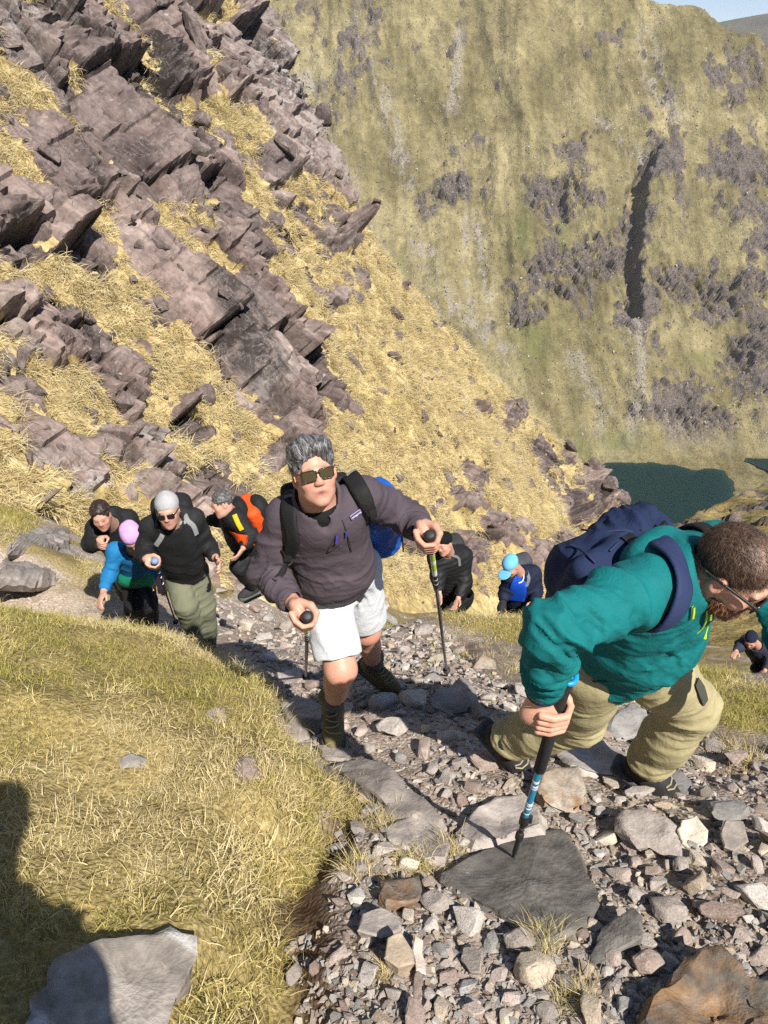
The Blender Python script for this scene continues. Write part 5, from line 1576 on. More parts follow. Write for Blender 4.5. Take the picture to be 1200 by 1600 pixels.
def add_boot(parent, name, ankle, fwd, up, mat_u, mat_s, sc=1.0, h=0.007, lace=None):
    B = basis(fwd, up); P = lambda x, y, z: ankle + B @ (np.array([x, y, z]) * sc)
    s = Sdf()
    s.cone(P(0, -.012, .075), .052 * sc, P(0, -.005, .0), .047 * sc, .02)
    s.ell(P(0, -.015, -.045), np.array([.042, .060, .045]) * sc, B, .02)
    s.ell(P(0, .075, -.058), np.array([.048, .105, .040]) * sc, B, .03)
    s.ell(P(0, .060, -.025), np.array([.036, .070, .036]) * sc, B, .03)
    s.cone(P(-.03, -.012, .078), .030 * sc, P(.03, -.012, .078), .030 * sc, .012)
    s.box(P(0, .05, -.125), np.array([.12, .25, .035]) * sc, B, .003, .004, 's')
    if lace:
        for q in range(4):
            s.cone(P(-.024, .028 + .024 * q, .045 - .022 * q), .0045 * sc, P(.024, .036 + .024 * q, .040 - .022 * q), .0045 * sc, .004)
    LACE = bpy.data.materials.get('boot_lace') or plain('boot_lace', (0.30, 0.26, 0.18), 0.8)
    o = skin_obj(name, s, h, mat_u, parent, smooth=1, disp=lambda V, N: .0012 * fbm(V[:, 0] * 60, V[:, 1] * 60, V[:, 2] * 60, 2, 5))
    if lace:
        for q in range(5):
            y0, z0_ = .024 + .019 * q, .048 - .0155 * q
            sg = 1 if q % 2 else -1
            pts = np.array([P(-.026 * sg, y0, z0_), P(-.012 * sg, y0 + .016, z0_ + .004), P(.012 * sg, y0 + .020, z0_ + .002), P(.026 * sg, y0 + .012, z0_ - .010)])
            pts = s.onto(pts, .003); lo = tube_obj('lace', pts, .0032, LACE, parent, 6); lo.parent = o
    s = Sdf()
    s.box(P(0, .035, -.093), np.array([.047, .130, .017]) * sc, B, .015, .01)
    s.ell(P(0, .112, -.086), np.array([.054, .066, .022]) * sc, B, .015)
    s.ell(P(0, .150, -.070), np.array([.036, .028, .026]) * sc, B, .012)          # rubber toe cap
    for q in range(8): s.box(P(0, -.085 + .035 * q, -.112), np.array([.07, .005, .006]) * sc, B, .001, .002, 's')
    so = skin_obj('sole', s, h, mat_s, parent, smooth=1)
    so.parent = o
    return o

# ------------------------------------------------------------------ straps, cords, small hardware
def ribbon(name, pts, nor, width, thick, mat, parent, sub=6, org=None):
    """a flat strap along points, lying on normals"""
    pts = np.array(pts, float); nor = np.array(nor, float)
    n = len(pts); tt = np.linspace(0, n - 1, (n - 1) * sub + 1)
    def cr(A, t):
        i = np.clip(t.astype(int), 0, n - 2); f = (t - i)[:, None]
        p0 = A[np.clip(i - 1, 0, n - 1)]; p1 = A[i]; p2 = A[i + 1]; p3 = A[np.clip(i + 2, 0, n - 1)]
        return 0.5 * (2 * p1 + (p2 - p0) * f + (2 * p0 - 5 * p1 + 4 * p2 - p3) * f ** 2 + (3 * p1 - p0 - 3 * p2 + p3) * f ** 3)
    C = cr(pts, tt); N = cr(nor, tt); N /= np.linalg.norm(N, axis=1, keepdims=True)
    T = np.gradient(C, axis=0); T /= np.linalg.norm(T, axis=1, keepdims=True)
    S = np.cross(T, N); S /= np.linalg.norm(S, axis=1, keepdims=True); N = np.cross(S, T)
    w = (width if hasattr(width, '__len__') else [width, width]); w = np.interp(np.linspace(0, 1, len(C)), np.linspace(0, 1, len(w)), w)
    prof = [(-1, 0), (-.92, .75), (-.6, 1), (.6, 1), (.92, .75), (1, 0), (.6, -.6), (-.6, -.6)]
    V = []
    for i in range(len(C)):
        for (a, b) in prof: V.append(C[i] + S[i] * a * w[i] / 2 + N[i] * b * thick / 2)
    m = len(prof); Q = []
    for i in range(len(C) - 1):
        for j in range(m): Q.append((i * m + j, i * m + (j + 1) % m, (i + 1) * m + (j + 1) % m, (i + 1) * m + j))
    V = np.array(V)
    o_ = PARENT_ORG.get(parent.name, np.zeros(3)) if parent is not None else np.zeros(3)
    if org is not None: o_ = org
    me = np_mesh(name, V - o_, np.array(Q)[:, ::-1])
    return link(name, me, mat, parent)

def tube_obj(name, pts, rads, mat, parent, seg=10, cap=True, org=None):
    pts = np.array(pts, float); bm = bmesh.new(); rings = []
    T = np.gradient(pts, axis=0) if len(pts) > 1 else np.zeros_like(pts)
    ref = None
    for i, p in enumerate(pts):
        t = nrm(T[i])
        if ref is None: ref = nrm(np.cross(t, [0.31, 0.2, 0.93]) if abs(t[2]) < 0.9 else np.cross(t, [1, 0, 0]))
        ref = nrm(ref - t * (ref @ t)); b = np.cross(t, ref)
        r = rads[i] if hasattr(rads, '__len__') else rads
        rings.append([bm.verts.new(p + (ref * math.cos(2 * math.pi * k / seg) + b * math.sin(2 * math.pi * k / seg)) * r) for k in range(seg)])
    for i in range(len(pts) - 1):
        for k in range(seg): bm.faces.new((rings[i][k], rings[i][(k + 1) % seg], rings[i + 1][(k + 1) % seg], rings[i + 1][k]))
    if cap:
        bm.faces.new(rings[0][::-1]); bm.faces.new(rings[-1])
    bmesh.ops.recalc_face_normals(bm, faces=bm.faces)
    o_ = org if org is not None else (PARENT_ORG.get(parent.name, np.zeros(3)) if parent is not None else np.zeros(3))
    bmesh.ops.translate(bm, verts=bm.verts, vec=-Vector(o_))
    me = bpy.data.meshes.new(name); bm.to_mesh(me); bm.free()
    me.polygons.foreach_set('use_smooth', np.full(len(me.polygons), True)); me.set_sharp_from_angle(angle=math.radians(50))
    return link(name, me, mat, parent)

BLACK_RUBBER = plain('black_rubber', (0.018, 0.018, 0.02), 0.55, 0.4, 0.2, 60)
BLACK_FOAM = plain('black_foam', (0.022, 0.022, 0.023), 0.85, 0.3, 0.3, 120, 0.4, 500)
STEEL = plain('grey_metal', (0.30, 0.30, 0.31), 0.35, 0.5, 0.1, 40, metal=0.8)
LIME = plain('lime_paint', (0.45, 0.62, 0.06), 0.35, 0.5, 0.08)
WHITE_PRINT = plain('white_print', (0.75, 0.77, 0.77), 0.45, 0.4, 0.05)
CYAN_PAINT = plain('cyan_paint', (0.01, 0.23, 0.42), 0.3, 0.5, 0.1)
BRIGHT_BLUE = plain('bright_blue_plastic', (0.005, 0.26, 0.78), 0.35, 0.5, 0.05)

def trekking_pole(top, tip, label, scheme, knob=(0.022, 0.013)):
    top = np.array(top, float); tip = np.array(tip, float)
    a = nrm(top - tip); L = np.linalg.norm(top - tip)
    o = root('trekking_pole', tip, label, 'trekking pole', 'trekking poles')
    P = lambda t: tip + a * (L * t)
    D = lambda d: top - a * d
    if scheme == 'blue':
        tube_obj('grip', [D(.0), D(.02), D(.05), D(.10), D(.15), D(.20), D(.23), D(.42), D(.425)], [.016, .018, .0165, .0155, .0165, .015, .0165, .0165, .013], BLACK_FOAM, o, 14)
        f = nrm(CB - a * (CB @ a)); s = np.cross(a, f)
        ring = [D(-.004) + (s * math.cos(q) * .019 + f * math.sin(q) * .025) for q in np.linspace(0, 2 * math.pi, 17)]
        tube_obj('grip_rim', ring, .0062, BRIGHT_BLUE, o, 8, False)
        tube_obj('grip_cap', [D(.006), D(-.007), D(-.009)], [.020, .019, .010], BLACK_RUBBER, o, 14)
        b = D(-.009) + f * .010
        tube_obj('cap_badge', [b - s * .008, b + s * .008], .0055, BRIGHT_BLUE, o, 8)
        tube_obj('upper_shaft', [D(.42), D(.68)], .0095, CYAN_PAINT, o, 14)
        k = 0
        for d0 in (.475, .482, .50, .515, .60, .612, .626, .66):
            tube_obj('printed_mark', [D(d0), D(d0 + (.004 if k % 2 else .008))], .0098, WHITE_PRINT, o, 14); k += 1
        tube_obj('lock', [D(.68), D(.69), D(.73), D(.735)], [.013, .0145, .0145, .011], BLACK_RUBBER, o, 14)
        tube_obj('lock_lever', [D(.69) + s * .016, D(.725) + s * .018], .006, BLACK_RUBBER, o, 8)
        tube_obj('lower_shaft', [D(.735), P(.17)], .0078, BLACK_RUBBER, o, 12)
        for d0 in (.76, .79, .815): tube_obj('printed_mark', [D(d0), D(d0 + .004)], .0081, STEEL, o, 12)
        tube_obj('second_lock', [P(.20), P(.19), P(.165), P(.16)], [.009, .013, .013, .009], BLACK_RUBBER, o, 12)
        tube_obj('tip', [P(.165), P(.06), P(.055), P(.0)], [.0085, .0075, .0055, .0028], BLACK_RUBBER, o, 12)
    else:
        tube_obj('grip', [D(.028), D(.05), D(.09), D(.13), D(.15)], [.015, .0165, .0145, .0155, .013], BLACK_FOAM, o, 14)
        tube_obj('knob', [D(-.012), D(-.009), D(.002), D(.018), D(.030)], [.010, knob[0] * .8, knob[0], knob[0] * .92, .015], BLACK_RUBBER, o, 18)
        if scheme == 'lime':
            tube_obj('upper_shaft', [D(.15), D(.175)], .0092, BLACK_RUBBER, o, 12)
            tube_obj('printed_mark', [D(.16), D(.168)], .0095, WHITE_PRINT, o, 12)
            tube_obj('lime_section', [D(.175), D(.37)], .0095, LIME, o, 12)
            tube_obj('white_section', [D(.235), D(.262)], .0098, WHITE_PRINT, o, 12)
            tube_obj('white_section', [D(.335), D(.385)], .0097, WHITE_PRINT, o, 12)
            tube_obj('black_section', [D(.385), D(.54)], .0094, BLACK_RUBBER, o, 12)
            tube_obj('printed_mark', [D(.43), D(.437)], .0097, WHITE_PRINT, o, 12); tube_obj('printed_mark', [D(.48), D(.486)], .0097, WHITE_PRINT, o, 12)
            tube_obj('lower_shaft', [D(.54), P(.10)], .0078, STEEL, o, 12)
            tube_obj('basket', [P(.085), P(.08), P(.072)], [.010, .022, .010], BLACK_RUBBER, o, 14)
            tube_obj('tip', [P(.10), P(.03), P(.0)], [.0085, .006, .003], BLACK_RUBBER, o, 10)
        else:
            tube_obj('upper_shaft', [D(.15), D(.50)], .0085, BLACK_RUBBER, o, 12)
            for d0 in (.36, .52, .75): tube_obj('printed_mark', [D(d0), D(d0 + .012)], .0092, STEEL, o, 10)
            tube_obj('lower_shaft', [D(.50), P(.08)], .0072, BLACK_RUBBER, o, 12)
            tube_obj('basket', [P(.075), P(.07), P(.06)], [.010, .026, .010], BLACK_RUBBER, o, 12)
            tube_obj('tip', [P(.09), P(.02), P(.0)], [.008, .005, .003], STEEL, o, 10)
    return o

def skin_mat(name='skin'):
    m = NT(name, 0.48, 0.35)
    a = m.n('ShaderNodeAttribute', attribute_name='col').outputs['Color']
    m.color(m.mix(1.0, a, m.ramp(m.noise(160, 3), [(0.3, 0.88), (0.7, 1.1)]), 'MULTIPLY'))
    m.b.inputs['Subsurface Weight'].default_value = 0.0
    m.bump(m.noise(420, 2), 0.12, 0.001)
    return m.m
SKIN = skin_mat()

def cloth(name, c, rough=0.8, var=0.10, weave=900, bump=0.25, sheen=0.0, spec=0.2):
    m = NT(name, rough, spec)
    f = m.noise(9, 4, 0.6); f2 = m.noise(weave, 1, 0.5)
    a = tuple(x * (1 - var) for x in c); b = tuple(min(1, x * (1 + var)) for x in c)
    col = m.ramp(f, [(0.3, a), (0.7, b)])
    m.color(m.mix(1.0, col, m.ramp(f2, [(0.3, 0.86), (0.7, 1.12)]), 'MULTIPLY'))
    if sheen: m.b.inputs['Sheen Weight'].default_value = sheen
    wr = m.noise(26, 5, 0.62, None, 1.2)
    b = m.bump(wr, 0.45, 0.010)
    m.bump(f2, bump, 0.0006, b)
    return m.m

def hair_mat(name, stops, stretch=(1, 1, 1), rough=0.45, scale=40):
    m = NT(name, rough, 0.4)
    v = m.map(stretch, (0, 0, 0), m.attr('flow', 'Vector'))
    f = m.noise(scale, 5, 0.7, v)
    m.color(m.ramp(f, stops)); m.bump(f, 0.8, 0.004)
    return m.m

def strands(hair, n, length, width, dirf, mat, seed=1, lift=0.35, curl=0.25, wob=0.3):
    """single hairs over a hair volume: thin ribbons growing along a combing direction"""
    r = np.random.default_rng(seed); me = hair.data
    nv = len(me.vertices); co = np.zeros(nv * 3, np.float32); me.vertices.foreach_get('co', co); co = co.reshape(-1, 3).astype(float)
    no = np.zeros(nv * 3, np.float32); me.vertices.foreach_get('normal', no); no = no.reshape(-1, 3).astype(float)
    org = PARENT_ORG.get(hair.parent.name, np.zeros(3))
    k = r.integers(0, nv, n); P = co[k] + org; N = no[k]
    D = dirf(P, N) + wob * r.normal(0, 1, (n, 3)); D -= N * np.sum(D * N, 1, keepdims=True); D /= np.linalg.norm(D, axis=1, keepdims=True) + 1e-9
    D = D + N * lift * r.uniform(0.3, 1.3, (n, 1)); D /= np.linalg.norm(D, axis=1, keepdims=True)
    S = np.cross(D, N); S /= np.linalg.norm(S, axis=1, keepdims=True) + 1e-9
    L = length * r.uniform(0.5, 1.2, (n, 1)); seg = 3; V = []; p = P - N * 0.001
    for s in range(seg + 1):
        w = width * (1 - 0.75 * s / seg)
        V += [p - S * w / 2, p + S * w / 2]
        D = D - N * curl * (s + 0.5) / seg; D /= np.linalg.norm(D, axis=1, keepdims=True)
        p = p + D * L / seg
    V = np.stack(V, 1).reshape(-1, 3); b = np.arange(n) * 2 * (seg + 1)
    Q = np.concatenate([np.stack([b + 2 * s, b + 2 * s + 1, b + 2 * s + 3, b + 2 * s + 2], -1) for s in range(seg)])
    m2 = np_mesh('hair_strands', V - org, Q)
    set_attr(m2, 'tone', np.repeat(r.uniform(0, 1, n), 2 * (seg + 1)))
    o = link('hair_strands', m2, mat, hair); o['kind'] = 'stuff'
    return o

def strand_mat(name, stops):
    m = NT(name, 0.4, 0.4); m.color(m.ramp(m.attr('tone'), stops)); return m.m

def set_flow(o, c, B):
    """hair coordinates in the head's own axes"""
    me = o.data; n = len(me.vertices); co = np.zeros(n * 3, np.float32); me.vertices.foreach_get('co', co)
    V = co.reshape(-1, 3) + PARENT_ORG.get(o.parent.name, np.zeros(3))
    set_attr(me, 'flow', ((V - c) @ B), 'FLOAT_VECTOR')
# ================================================================== the man in the purple grey jacket and white shorts
FACE_PINK = (0.52, 0.285, 0.205)
SOLE = plain('boot_sole', (0.075, 0.078, 0.08), 0.8, 0.2, 0.3, 60)
BOOT_OLIVE = cloth('olive_boot_leather', (0.135, 0.115, 0.055), 0.75, 0.25, 300, 0.4)
BOOT_BLACK = cloth('black_boot', (0.030, 0.030, 0.031), 0.7, 0.3, 300, 0.4)
BLACK_WEB = cloth('black_webbing', (0.012, 0.0125, 0.013), 0.7, 0.3, 500, 0.4)
REFLECT = cloth('grey_strap_patch', (0.16, 0.165, 0.17), 0.6, 0.1)
def fold_set(J, sl=0.010, sc=1.0):
    """creases at elbows, armpits and waist of a jacket"""
    out = []
    for s in 'rl':
        e, sh, h = J[s + 'el'], J[s + 'sh'], J[s + 'wr']
        out.append((e, .10 * sc, nrm(e - sh) + nrm(h - e), .034 * sc, sl))
        out.append((e * .45 + sh * .55, .10 * sc, nrm(e - sh) + 0.5 * CR, .046 * sc, sl * .75))
        out.append((e * .4 + h * .6, .09 * sc, nrm(h - e), .030 * sc, sl * .7))
        out.append((sh * .75 + J['pelvis'] * .25, .12 * sc, nrm(e - sh) + nrm(J['neck'] - J['pelvis']), .055 * sc, sl * .7))
    out.append((J['pelvis'] * .75 + J['neck'] * .25, .20 * sc, nrm(J['neck'] - J['pelvis']) + 0.3 * CR, .060 * sc, sl * .6))
    return out

def decal(name, sdf, px, py, t0, w, h, ang, mat, parent, off=0.004, thick=0.002, rnd=0.002):
    """a small patch sewn flat on a surface, placed where the photograph shows it"""
    p = sdf.seen(px, py, t0, off); n = sdf.grad(p[None])[0]
    x = nrm(CR * math.cos(ang) + CU * math.sin(ang)); x = nrm(x - n * (x @ n)); y = np.cross(n, x)
    s = Sdf().box(p, (w / 2, h / 2, thick), np.stack([x, y, n], 1), min(rnd, thick * .9), .001)
    return skin_obj(name, s, max(w, h) / 22 if max(w, h) > .03 else .0012, mat, parent, smooth=0), p, x, y, n

def build_man_in_shorts():
    J = dict(head=aty(490, 738, 2.22), neck=aty(500, 803, 2.26), pelvis=aty(526, 900, 2.52), rsh=aty(447, 806, 2.31), lsh=aty(568, 774, 2.34), rel=aty(416, 893, 2.30), lel=aty(634, 804, 2.50),
             rhip=aty(506, 908, 2.48), lhip=aty(554, 892, 2.56), rkn=aty(532, 1046, 2.27), lkn=aty(572, 985, 2.64))
    J['fwd'] = nrm(CB * 1 + CR * .25 - CU * .2)
    ra = hpx(521, 1150); la = hpx(604, 1080)
    J['ran'] = aty(520, 1104, ra[1] + .02); J['lan'] = aty(584, 1040, la[1] - .02)
    rg = aty(480, 968, 2.05); lg = aty(673, 846, 2.20)
    rtip = hpx(478, 1062); ltip = hpx(699, 1058)
    rtop = rg + nrm(rg - rtip) * .055; ltop = lg + nrm(lg - ltip) * .055
    J['rwr'] = rg + nrm(J['rel'] - rg) * .085 + nrm(rg - rtip) * .01; J['lwr'] = lg + nrm(J['lel'] - lg) * .088 + nrm(lg - ltip) * .01
    for a, b in (('rsh', 'rel'), ('rel', 'rwr'), ('lsh', 'lel'), ('lel', 'lwr'), ('rhip', 'rkn'), ('rkn', 'ran'), ('lhip', 'lkn'), ('lkn', 'lan'), ('pelvis', 'neck'), ('neck', 'head')):
        DBG.append(('shorts', a, b, round(float(np.linalg.norm(J[a] - J[b])), 3)))
    P0 = root('person', ra, 'man in purple grey jacket and white shorts climbing with two poles', 'person')
    B = basis(CB * 1 + CR * .26 - CU * .16, CU * 1 + CB * .22 - CR * .20)
    hs = .87
    # body
    s = Sdf(); Pf = add_head(s, J['head'], B, hs, 1.0, 1.04)
    s.cone(Pf(0, -.03, -.06), .060, J['neck'] - J['fwd'] * .03, .066, .03)
    add_torso(s, J, .74, .038)
    for q in 'rl':
        s.limb([J[q + 'sh'], J[q + 'el'], J[q + 'wr']], [.050, .042, .027], .02)
        kn, an, hp = J[q + 'kn'], J[q + 'an'], J[q + 'hip']
        s.cone(hp, .088, kn, .062, .03); s.ball(kn + J['fwd'] * .008, .060, .03)
        cf = kn * .65 + an * .35 - J['fwd'] * .025
        s.limb([kn, kn * .7 + an * .3, an], [.056, .052, .036], .02); s.ell(cf, (.050, .050, .10), basis(J['fwd'], kn - an), .03)
    grip_hand(s, J['rwr'], rg, rg - rtip); grip_hand(s, J['lwr'], lg, lg - ltip)
    skin_obj('body', s, .0039, SKIN, P0, col=skin_colour(J['head'], B, hs, FACE_PINK, [(J['rkn'] + J['fwd'] * .05, .05), (J['lkn'] + J['fwd'] * .05, .05), (rg, .05), (lg, .05)], .35, 1.0), smooth=2)
    # boots
    add_boot(P0, 'boot', J['ran'], nrm(aty(521, 1150, ra[1] - .06) - J['ran']) * np.array([1, 1, .25]), [0, -.15, 1], BOOT_OLIVE, SOLE, 1.0, .0055, True)
    add_boot(P0, 'boot', J['lan'], CR * .75 - CU * .55 + CB * .25, [-.25, -.1, 1], BOOT_OLIVE, SOLE, 1.0, .0055, True)
    SOCK = cloth('grey_sock', (.09, .09, .105), .9, .15)
    for q in 'rl':
        kn, an = J[q + 'kn'], J[q + 'an']; u = nrm(kn - an)
        skin_obj('sock', Sdf().limb([an + u * .04, an + u * .09, an + u * .12], [.046, .043, .042], .01), .006, SOCK, P0)
    # shorts
    SH = cloth('white_shorts_cloth', (.58, .605, .64), .85, .06, 700, .2)
    s = Sdf(); up = nrm(J['neck'] - J['pelvis'])
    s.ell(J['pelvis'] + up * .02, (.185, .150, .12), basis(J['fwd'], up), .05)
    hem = {}
    for q, f in (('r', .86), ('l', .80)):
        hp, kn = J[q + 'hip'], J[q + 'kn']; e = hp + (kn - hp) * f; hem[q] = e
        s.cone(hp, .112, e, .099, .035)
    for q in 'rl':
        hp, kn = J[q + 'hip'], J[q + 'kn']; u = nrm(kn - hp)
        Rb = basis(np.cross(u, CR), u)
        s.box(hem[q] + u * .10, (.16, .16, .10), Rb, .003, .004, 's')
        s.cone(hem[q] - u * .05, .082, hem[q] + u * .05, .088, .006, None, 's')
    fc = [(J['pelvis'] - up * .08 + J['fwd'] * .12, .12, CR + CU * .3, .05, .010), (hem['r'] * .6 + J['rhip'] * .4, .13, CR + .5 * CU, .075, .007), (hem['l'] * .6 + J['lhip'] * .4, .12, CR - .4 * CU, .06, .007)]
    skin_obj('shorts', s, .0058, SH, P0, disp=folds(fc, .0025, 3))
    # shirt seen in the neck opening
    TEE = cloth('black_shirt', (.012, .012, .013), .85)
    # jacket
    JK = cloth('purple_grey_jacket', (.072, .057, .070), .8, .07, 700, .2, .0)
    j = Sdf(); R, m = add_torso(j, J, .80, .047, .016, .06, .10)
    for q in 'rl':
        wr = J[q + 'wr'] * .92 + J[q + 'el'] * .08
        j.limb([J[q + 'sh'], J[q + 'el'] * .55 + J[q + 'sh'] * .45, J[q + 'el'], J[q + 'el'] * .5 + wr * .5, wr], [.064, .060, .056, .050, .042], .035)
        u = nrm(wr - J[q + 'el'])
        j.box(wr + u * .05, (.08, .08, .05), basis(np.cross(u, CR), u), .003, .003, 's')
        j.cone(wr - u * .03, .034, wr + u * .03, .036, .003, None, 's')
    # belly hem of the pullover
    jw = Sdf(); jw.p = list(j.p)
    col_c = J['neck'] - R[:, 1] * .01
    hd = nrm(J['head'] - J['neck'])
    j.cone(col_c - hd * .02, .098, col_c + hd * .052 - R[:, 1] * .012, .086, .03)
    j.cone(col_c - hd * .05 + R[:, 1] * .02, .066, col_c + hd * .12, .074, .008, None, 's')
    # the half zip stands open in a V
    cuts = [(j.seen(514 - 12 * t, 842 - 44 * t, 2.5), .004 + .040 * t ** 1.2) for t in np.linspace(0, 1, 9)]
    for q, r in cuts: j.ball(q + R[:, 1] * .012, r, .006, 's')
    fn = folds(fold_set(J, .011) + [(m(.25, .16), .22, R[:, 2] + .35 * R[:, 0], .085, .009), (m(.55, .12), .12, R[:, 0] + .5 * R[:, 2], .06, .006)], .0022, 1)
    skin_obj('jacket', j, .0055, JK, P0, disp=fn, sharp=None)
    skin_obj('shirt', Sdf().ell(m(.93, .015), (.085, .062, .075), R, .02).cone(J['neck'] - R[:, 1] * .02, .074, J['neck'] + hd * .02, .070, .02), .006, TEE, P0)
    # zip, pocket zip, pullers, logo patch
    ZIP = plain('dark_zip', (.030, .025, .028), .6)
    PUL = plain('violet_zip_pull', (.05, .04, .30), .5, .4, .05)
    def line(name, px, off, w, th, mat, t0=2.5):
        pts = np.array([jw.seen(a, b, t0, off) for a, b in px]); return ribbon(name, pts, jw.grad(pts), w, th, mat, P0)
    line('zip', [(513, 862), (520, 845), (525, 832)][::-1] + [(531, 850)], .006, .005, .003, ZIP)
    line('pocket_zip', [(534, 812), (540, 828), (544, 842), (549, 862)], .006, .004, .003, ZIP)
    line('zip_pull', [(526, 836), (526, 842), (525, 849)], .015, .009, .007, PUL)
    line('zip_pull', [(540, 830), (541, 834), (541, 838)], .015, .007, .006, PUL)
    LOGO_D = plain('logo_ground', (.035, .02, .11), .6); LOGO_P = plain('logo_edge', (.30, .22, .42), .6)
    o, p, x, y, n = decal('logo_patch', jw, 556, 804, 2.5, .047, .019, .42, LOGO_P, P0, .009)
    o2, *_ = decal('logo_field', jw, 556, 804, 2.5, .042, .0145, .42, LOGO_D, P0, .0106)
    tc = bpy.data.curves.new('logo_text', 'FONT'); tc.body = 'patagonia'; tc.size = .0102; tc.align_x = 'CENTER'; tc.align_y = 'CENTER'; tc.extrude = .0003
    tmp = bpy.data.objects.new('logo_text', tc); tme = bpy.data.meshes.new_from_object(tmp)
    tme.transform(Matrix.Translation(Vector(p + n * .0042 - P0.location[:])) @ Matrix(np.stack([x, y, n], 1).tolist()).to_4x4())
    bpy.data.objects.remove(tmp)
    o2.parent = o; link('logo_text', tme, WHITE_PRINT, o)
    # hair: thick, grey, swept back
    hsd = Sdf(); Ph = lambda x, y, z: J['head'] + B @ (np.array([x, y, z]) * hs)
    hsd.ell(Ph(0, -.020, .042), (.076, .095, .080), B, .01)
    hsd.ell(Ph(-.018, .050, .100), (.050, .042, .022), B, .03)
    hsd.ell(Ph(.02, .0, .102), (.052, .06, .022), B, .03)
    hsd.ell(Ph(-.005, .110, -.028), (.069, .075, .094), B, .014, 's')
    hsd.box(Ph(0, .06, -.10), (.12, .078, .074), B, .01, .012, 's')
    hsd.box(Ph(0, 0, -.135), (.14, .14, .074), B, .02, .01, 's')
    for q in (-1, 1): hsd.ell(Ph(q * .085, .002, -.015), (.016, .024, .034), B, .008, 's')
    def hd_disp(V, N):
        L = (V - J['head']) @ B
        w = fbm(L[:, 0] * 18, L[:, 1] * 10, L[:, 2] * 14, 3, 5)
        return .008 * ridged(L[:, 0] * 46 + 2.2 * w, L[:, 1] * 6 + w, L[:, 2] * 7, 2, 7) + .010 * w - .001
    HG = hair_mat('grey_hair', [(.30, (.012, .012, .013)), (.45, (.05, .05, .052)), (.56, (.16, .16, .165)), (.70, (.40, .40, .41))], (2.6, .25, .45), .45, 60)
    o = skin_obj('hair', hsd, .0038, HG, P0, disp=hd_disp, smooth=1); set_flow(o, J['head'], B)
    strands(o, 4200, .034, .0016, lambda P, N: (-B[:, 1] * .8 + B[:, 2] * .55)[None] + .35 * np.sign((P - J['head']) @ B[:, 0])[:, None] * B[:, 0][None] * 0.5, strand_mat('grey_strands', [(0, (.012, .012, .013)), (.45, (.05, .05, .052)), (.7, (.20, .20, .205)), (1, (.50, .50, .51))]), 3, .10, .75, .10)
    # sunglasses
    FR = plain('tortoise_frame', (.022, .012, .010), .25, .5, .4, 80); LN = plain('dark_lens', (.050, .038, .012), .08, .5, .05)
    gl = Sdf(); z0 = .002; yq = .1005
    for q in (-1, 1):
        Rq = B @ np.array(Matrix.Rotation(q * -.12, 3, 'Z'))
        cc = Ph(q * .0325, yq, z0)
        gl.box2(cc, (.0255, .0028, .0188), Rq, .010)
        gl.box2(cc - B[:, 2] * .0008, (.0222, .02, .0155), Rq, .008, 's')
        gl.cone(Ph(q * .061, yq - .006, .013), .0038, Ph(q * .083, .01, .010), .0034, .003)
    gl.cone(Ph(-.007, yq + .002, .010), .0035, Ph(.007, yq + .002, .010), .0035, .003)
    go = skin_obj('sunglasses', gl, .0016, FR, P0, smooth=0)
    for q in (-1, 1):
        Rq = B @ np.array(Matrix.Rotation(q * -.12, 3, 'Z'))
        lo = skin_obj('lens', Sdf().box2(Ph(q * .0325, yq + .0005, z0 - .001), (.0230, .0015, .0163), Rq, .0085), .0018, LN, P0, smooth=0); lo.parent = go
    # backpack: black harness, blue rain cover behind
    bp = root('backpack', m(.55, -.25), 'blue and black backpack on the back of the man in white shorts', 'backpack')
    BLUE = cloth('blue_rain_cover', (.006, .085, .42), .45, .2, 300, .3, 0, .4)
    BK = cloth('black_pack_cloth', (.013, .013, .014), .7, .3)
    s = Sdf(); c = m(.10, -.19) + R[:, 0] * .15
    s.box(c, (.15, .11, .20), R, .08, .03); s.ell(c - R[:, 1] * .06 - R[:, 2] * .10, (.17, .10, .16), R, .05)
    ff = lambda V, N: .010 * ridged(V[:, 0] * 12, V[:, 1] * 12 + 2 * fbm(V[:, 0] * 9, V[:, 1] * 9, V[:, 2] * 9, 2, 3), V[:, 2] * 8, 3, 13) + .004 * fbm(V[:, 0] * 40, V[:, 1] * 40, V[:, 2] * 40, 2, 6)
    skin_obj('bag', s, .009, BLUE, bp, disp=ff)
    skin_obj('back_panel', Sdf().box(m(.55, -.145), (.13, .035, .22), R, .03, .01), .012, BK, bp)
    def strap(name, px, w, th, mat, t0=2.5, off=.006, par=bp):
        pts = np.array([jw.seen(pp[0], pp[1], 2.5, off) if len(pp) < 3 else jw.onto(at(pp[0], pp[1], 2.5 + pp[2])[None], off)[0] for pp in px])
        return ribbon(name, pts, jw.grad(pts), w, th, mat, par)
    strap('shoulder_strap', [(478, 752, .30), (460, 768), (453, 788), (454, 815), (458, 845), (452, 868)], [.052, .062, .064, .062, .056, .040], .020, BK, 2.25, .010)
    strap('shoulder_strap', [(528, 730, .32), (546, 742), (560, 762), (572, 785), (580, 803)], [.05, .062, .062, .056, .036], .020, BK, 2.25, .010)
    strap('strap_patch', [(444, 777), (455, 775), (466, 775)], .012, .006, REFLECT, 2.2, .022)
    strap('strap_patch', [(541, 744), (548, 738), (556, 733)], .014, .006, REFLECT, 2.2, .022)
    strap('strap_webbing', [(452, 866), (448, 880), (440, 896), (428, 908)], .024, .006, BK, 2.3, .006)
    strap('strap_webbing', [(581, 800), (582, 812), (584, 826)], .022, .006, BK, 2.3, .006)
    strap('buckle', [(446, 858), (450, 866), (450, 874)], .034, .016, BLACK_RUBBER, 2.3, .014)
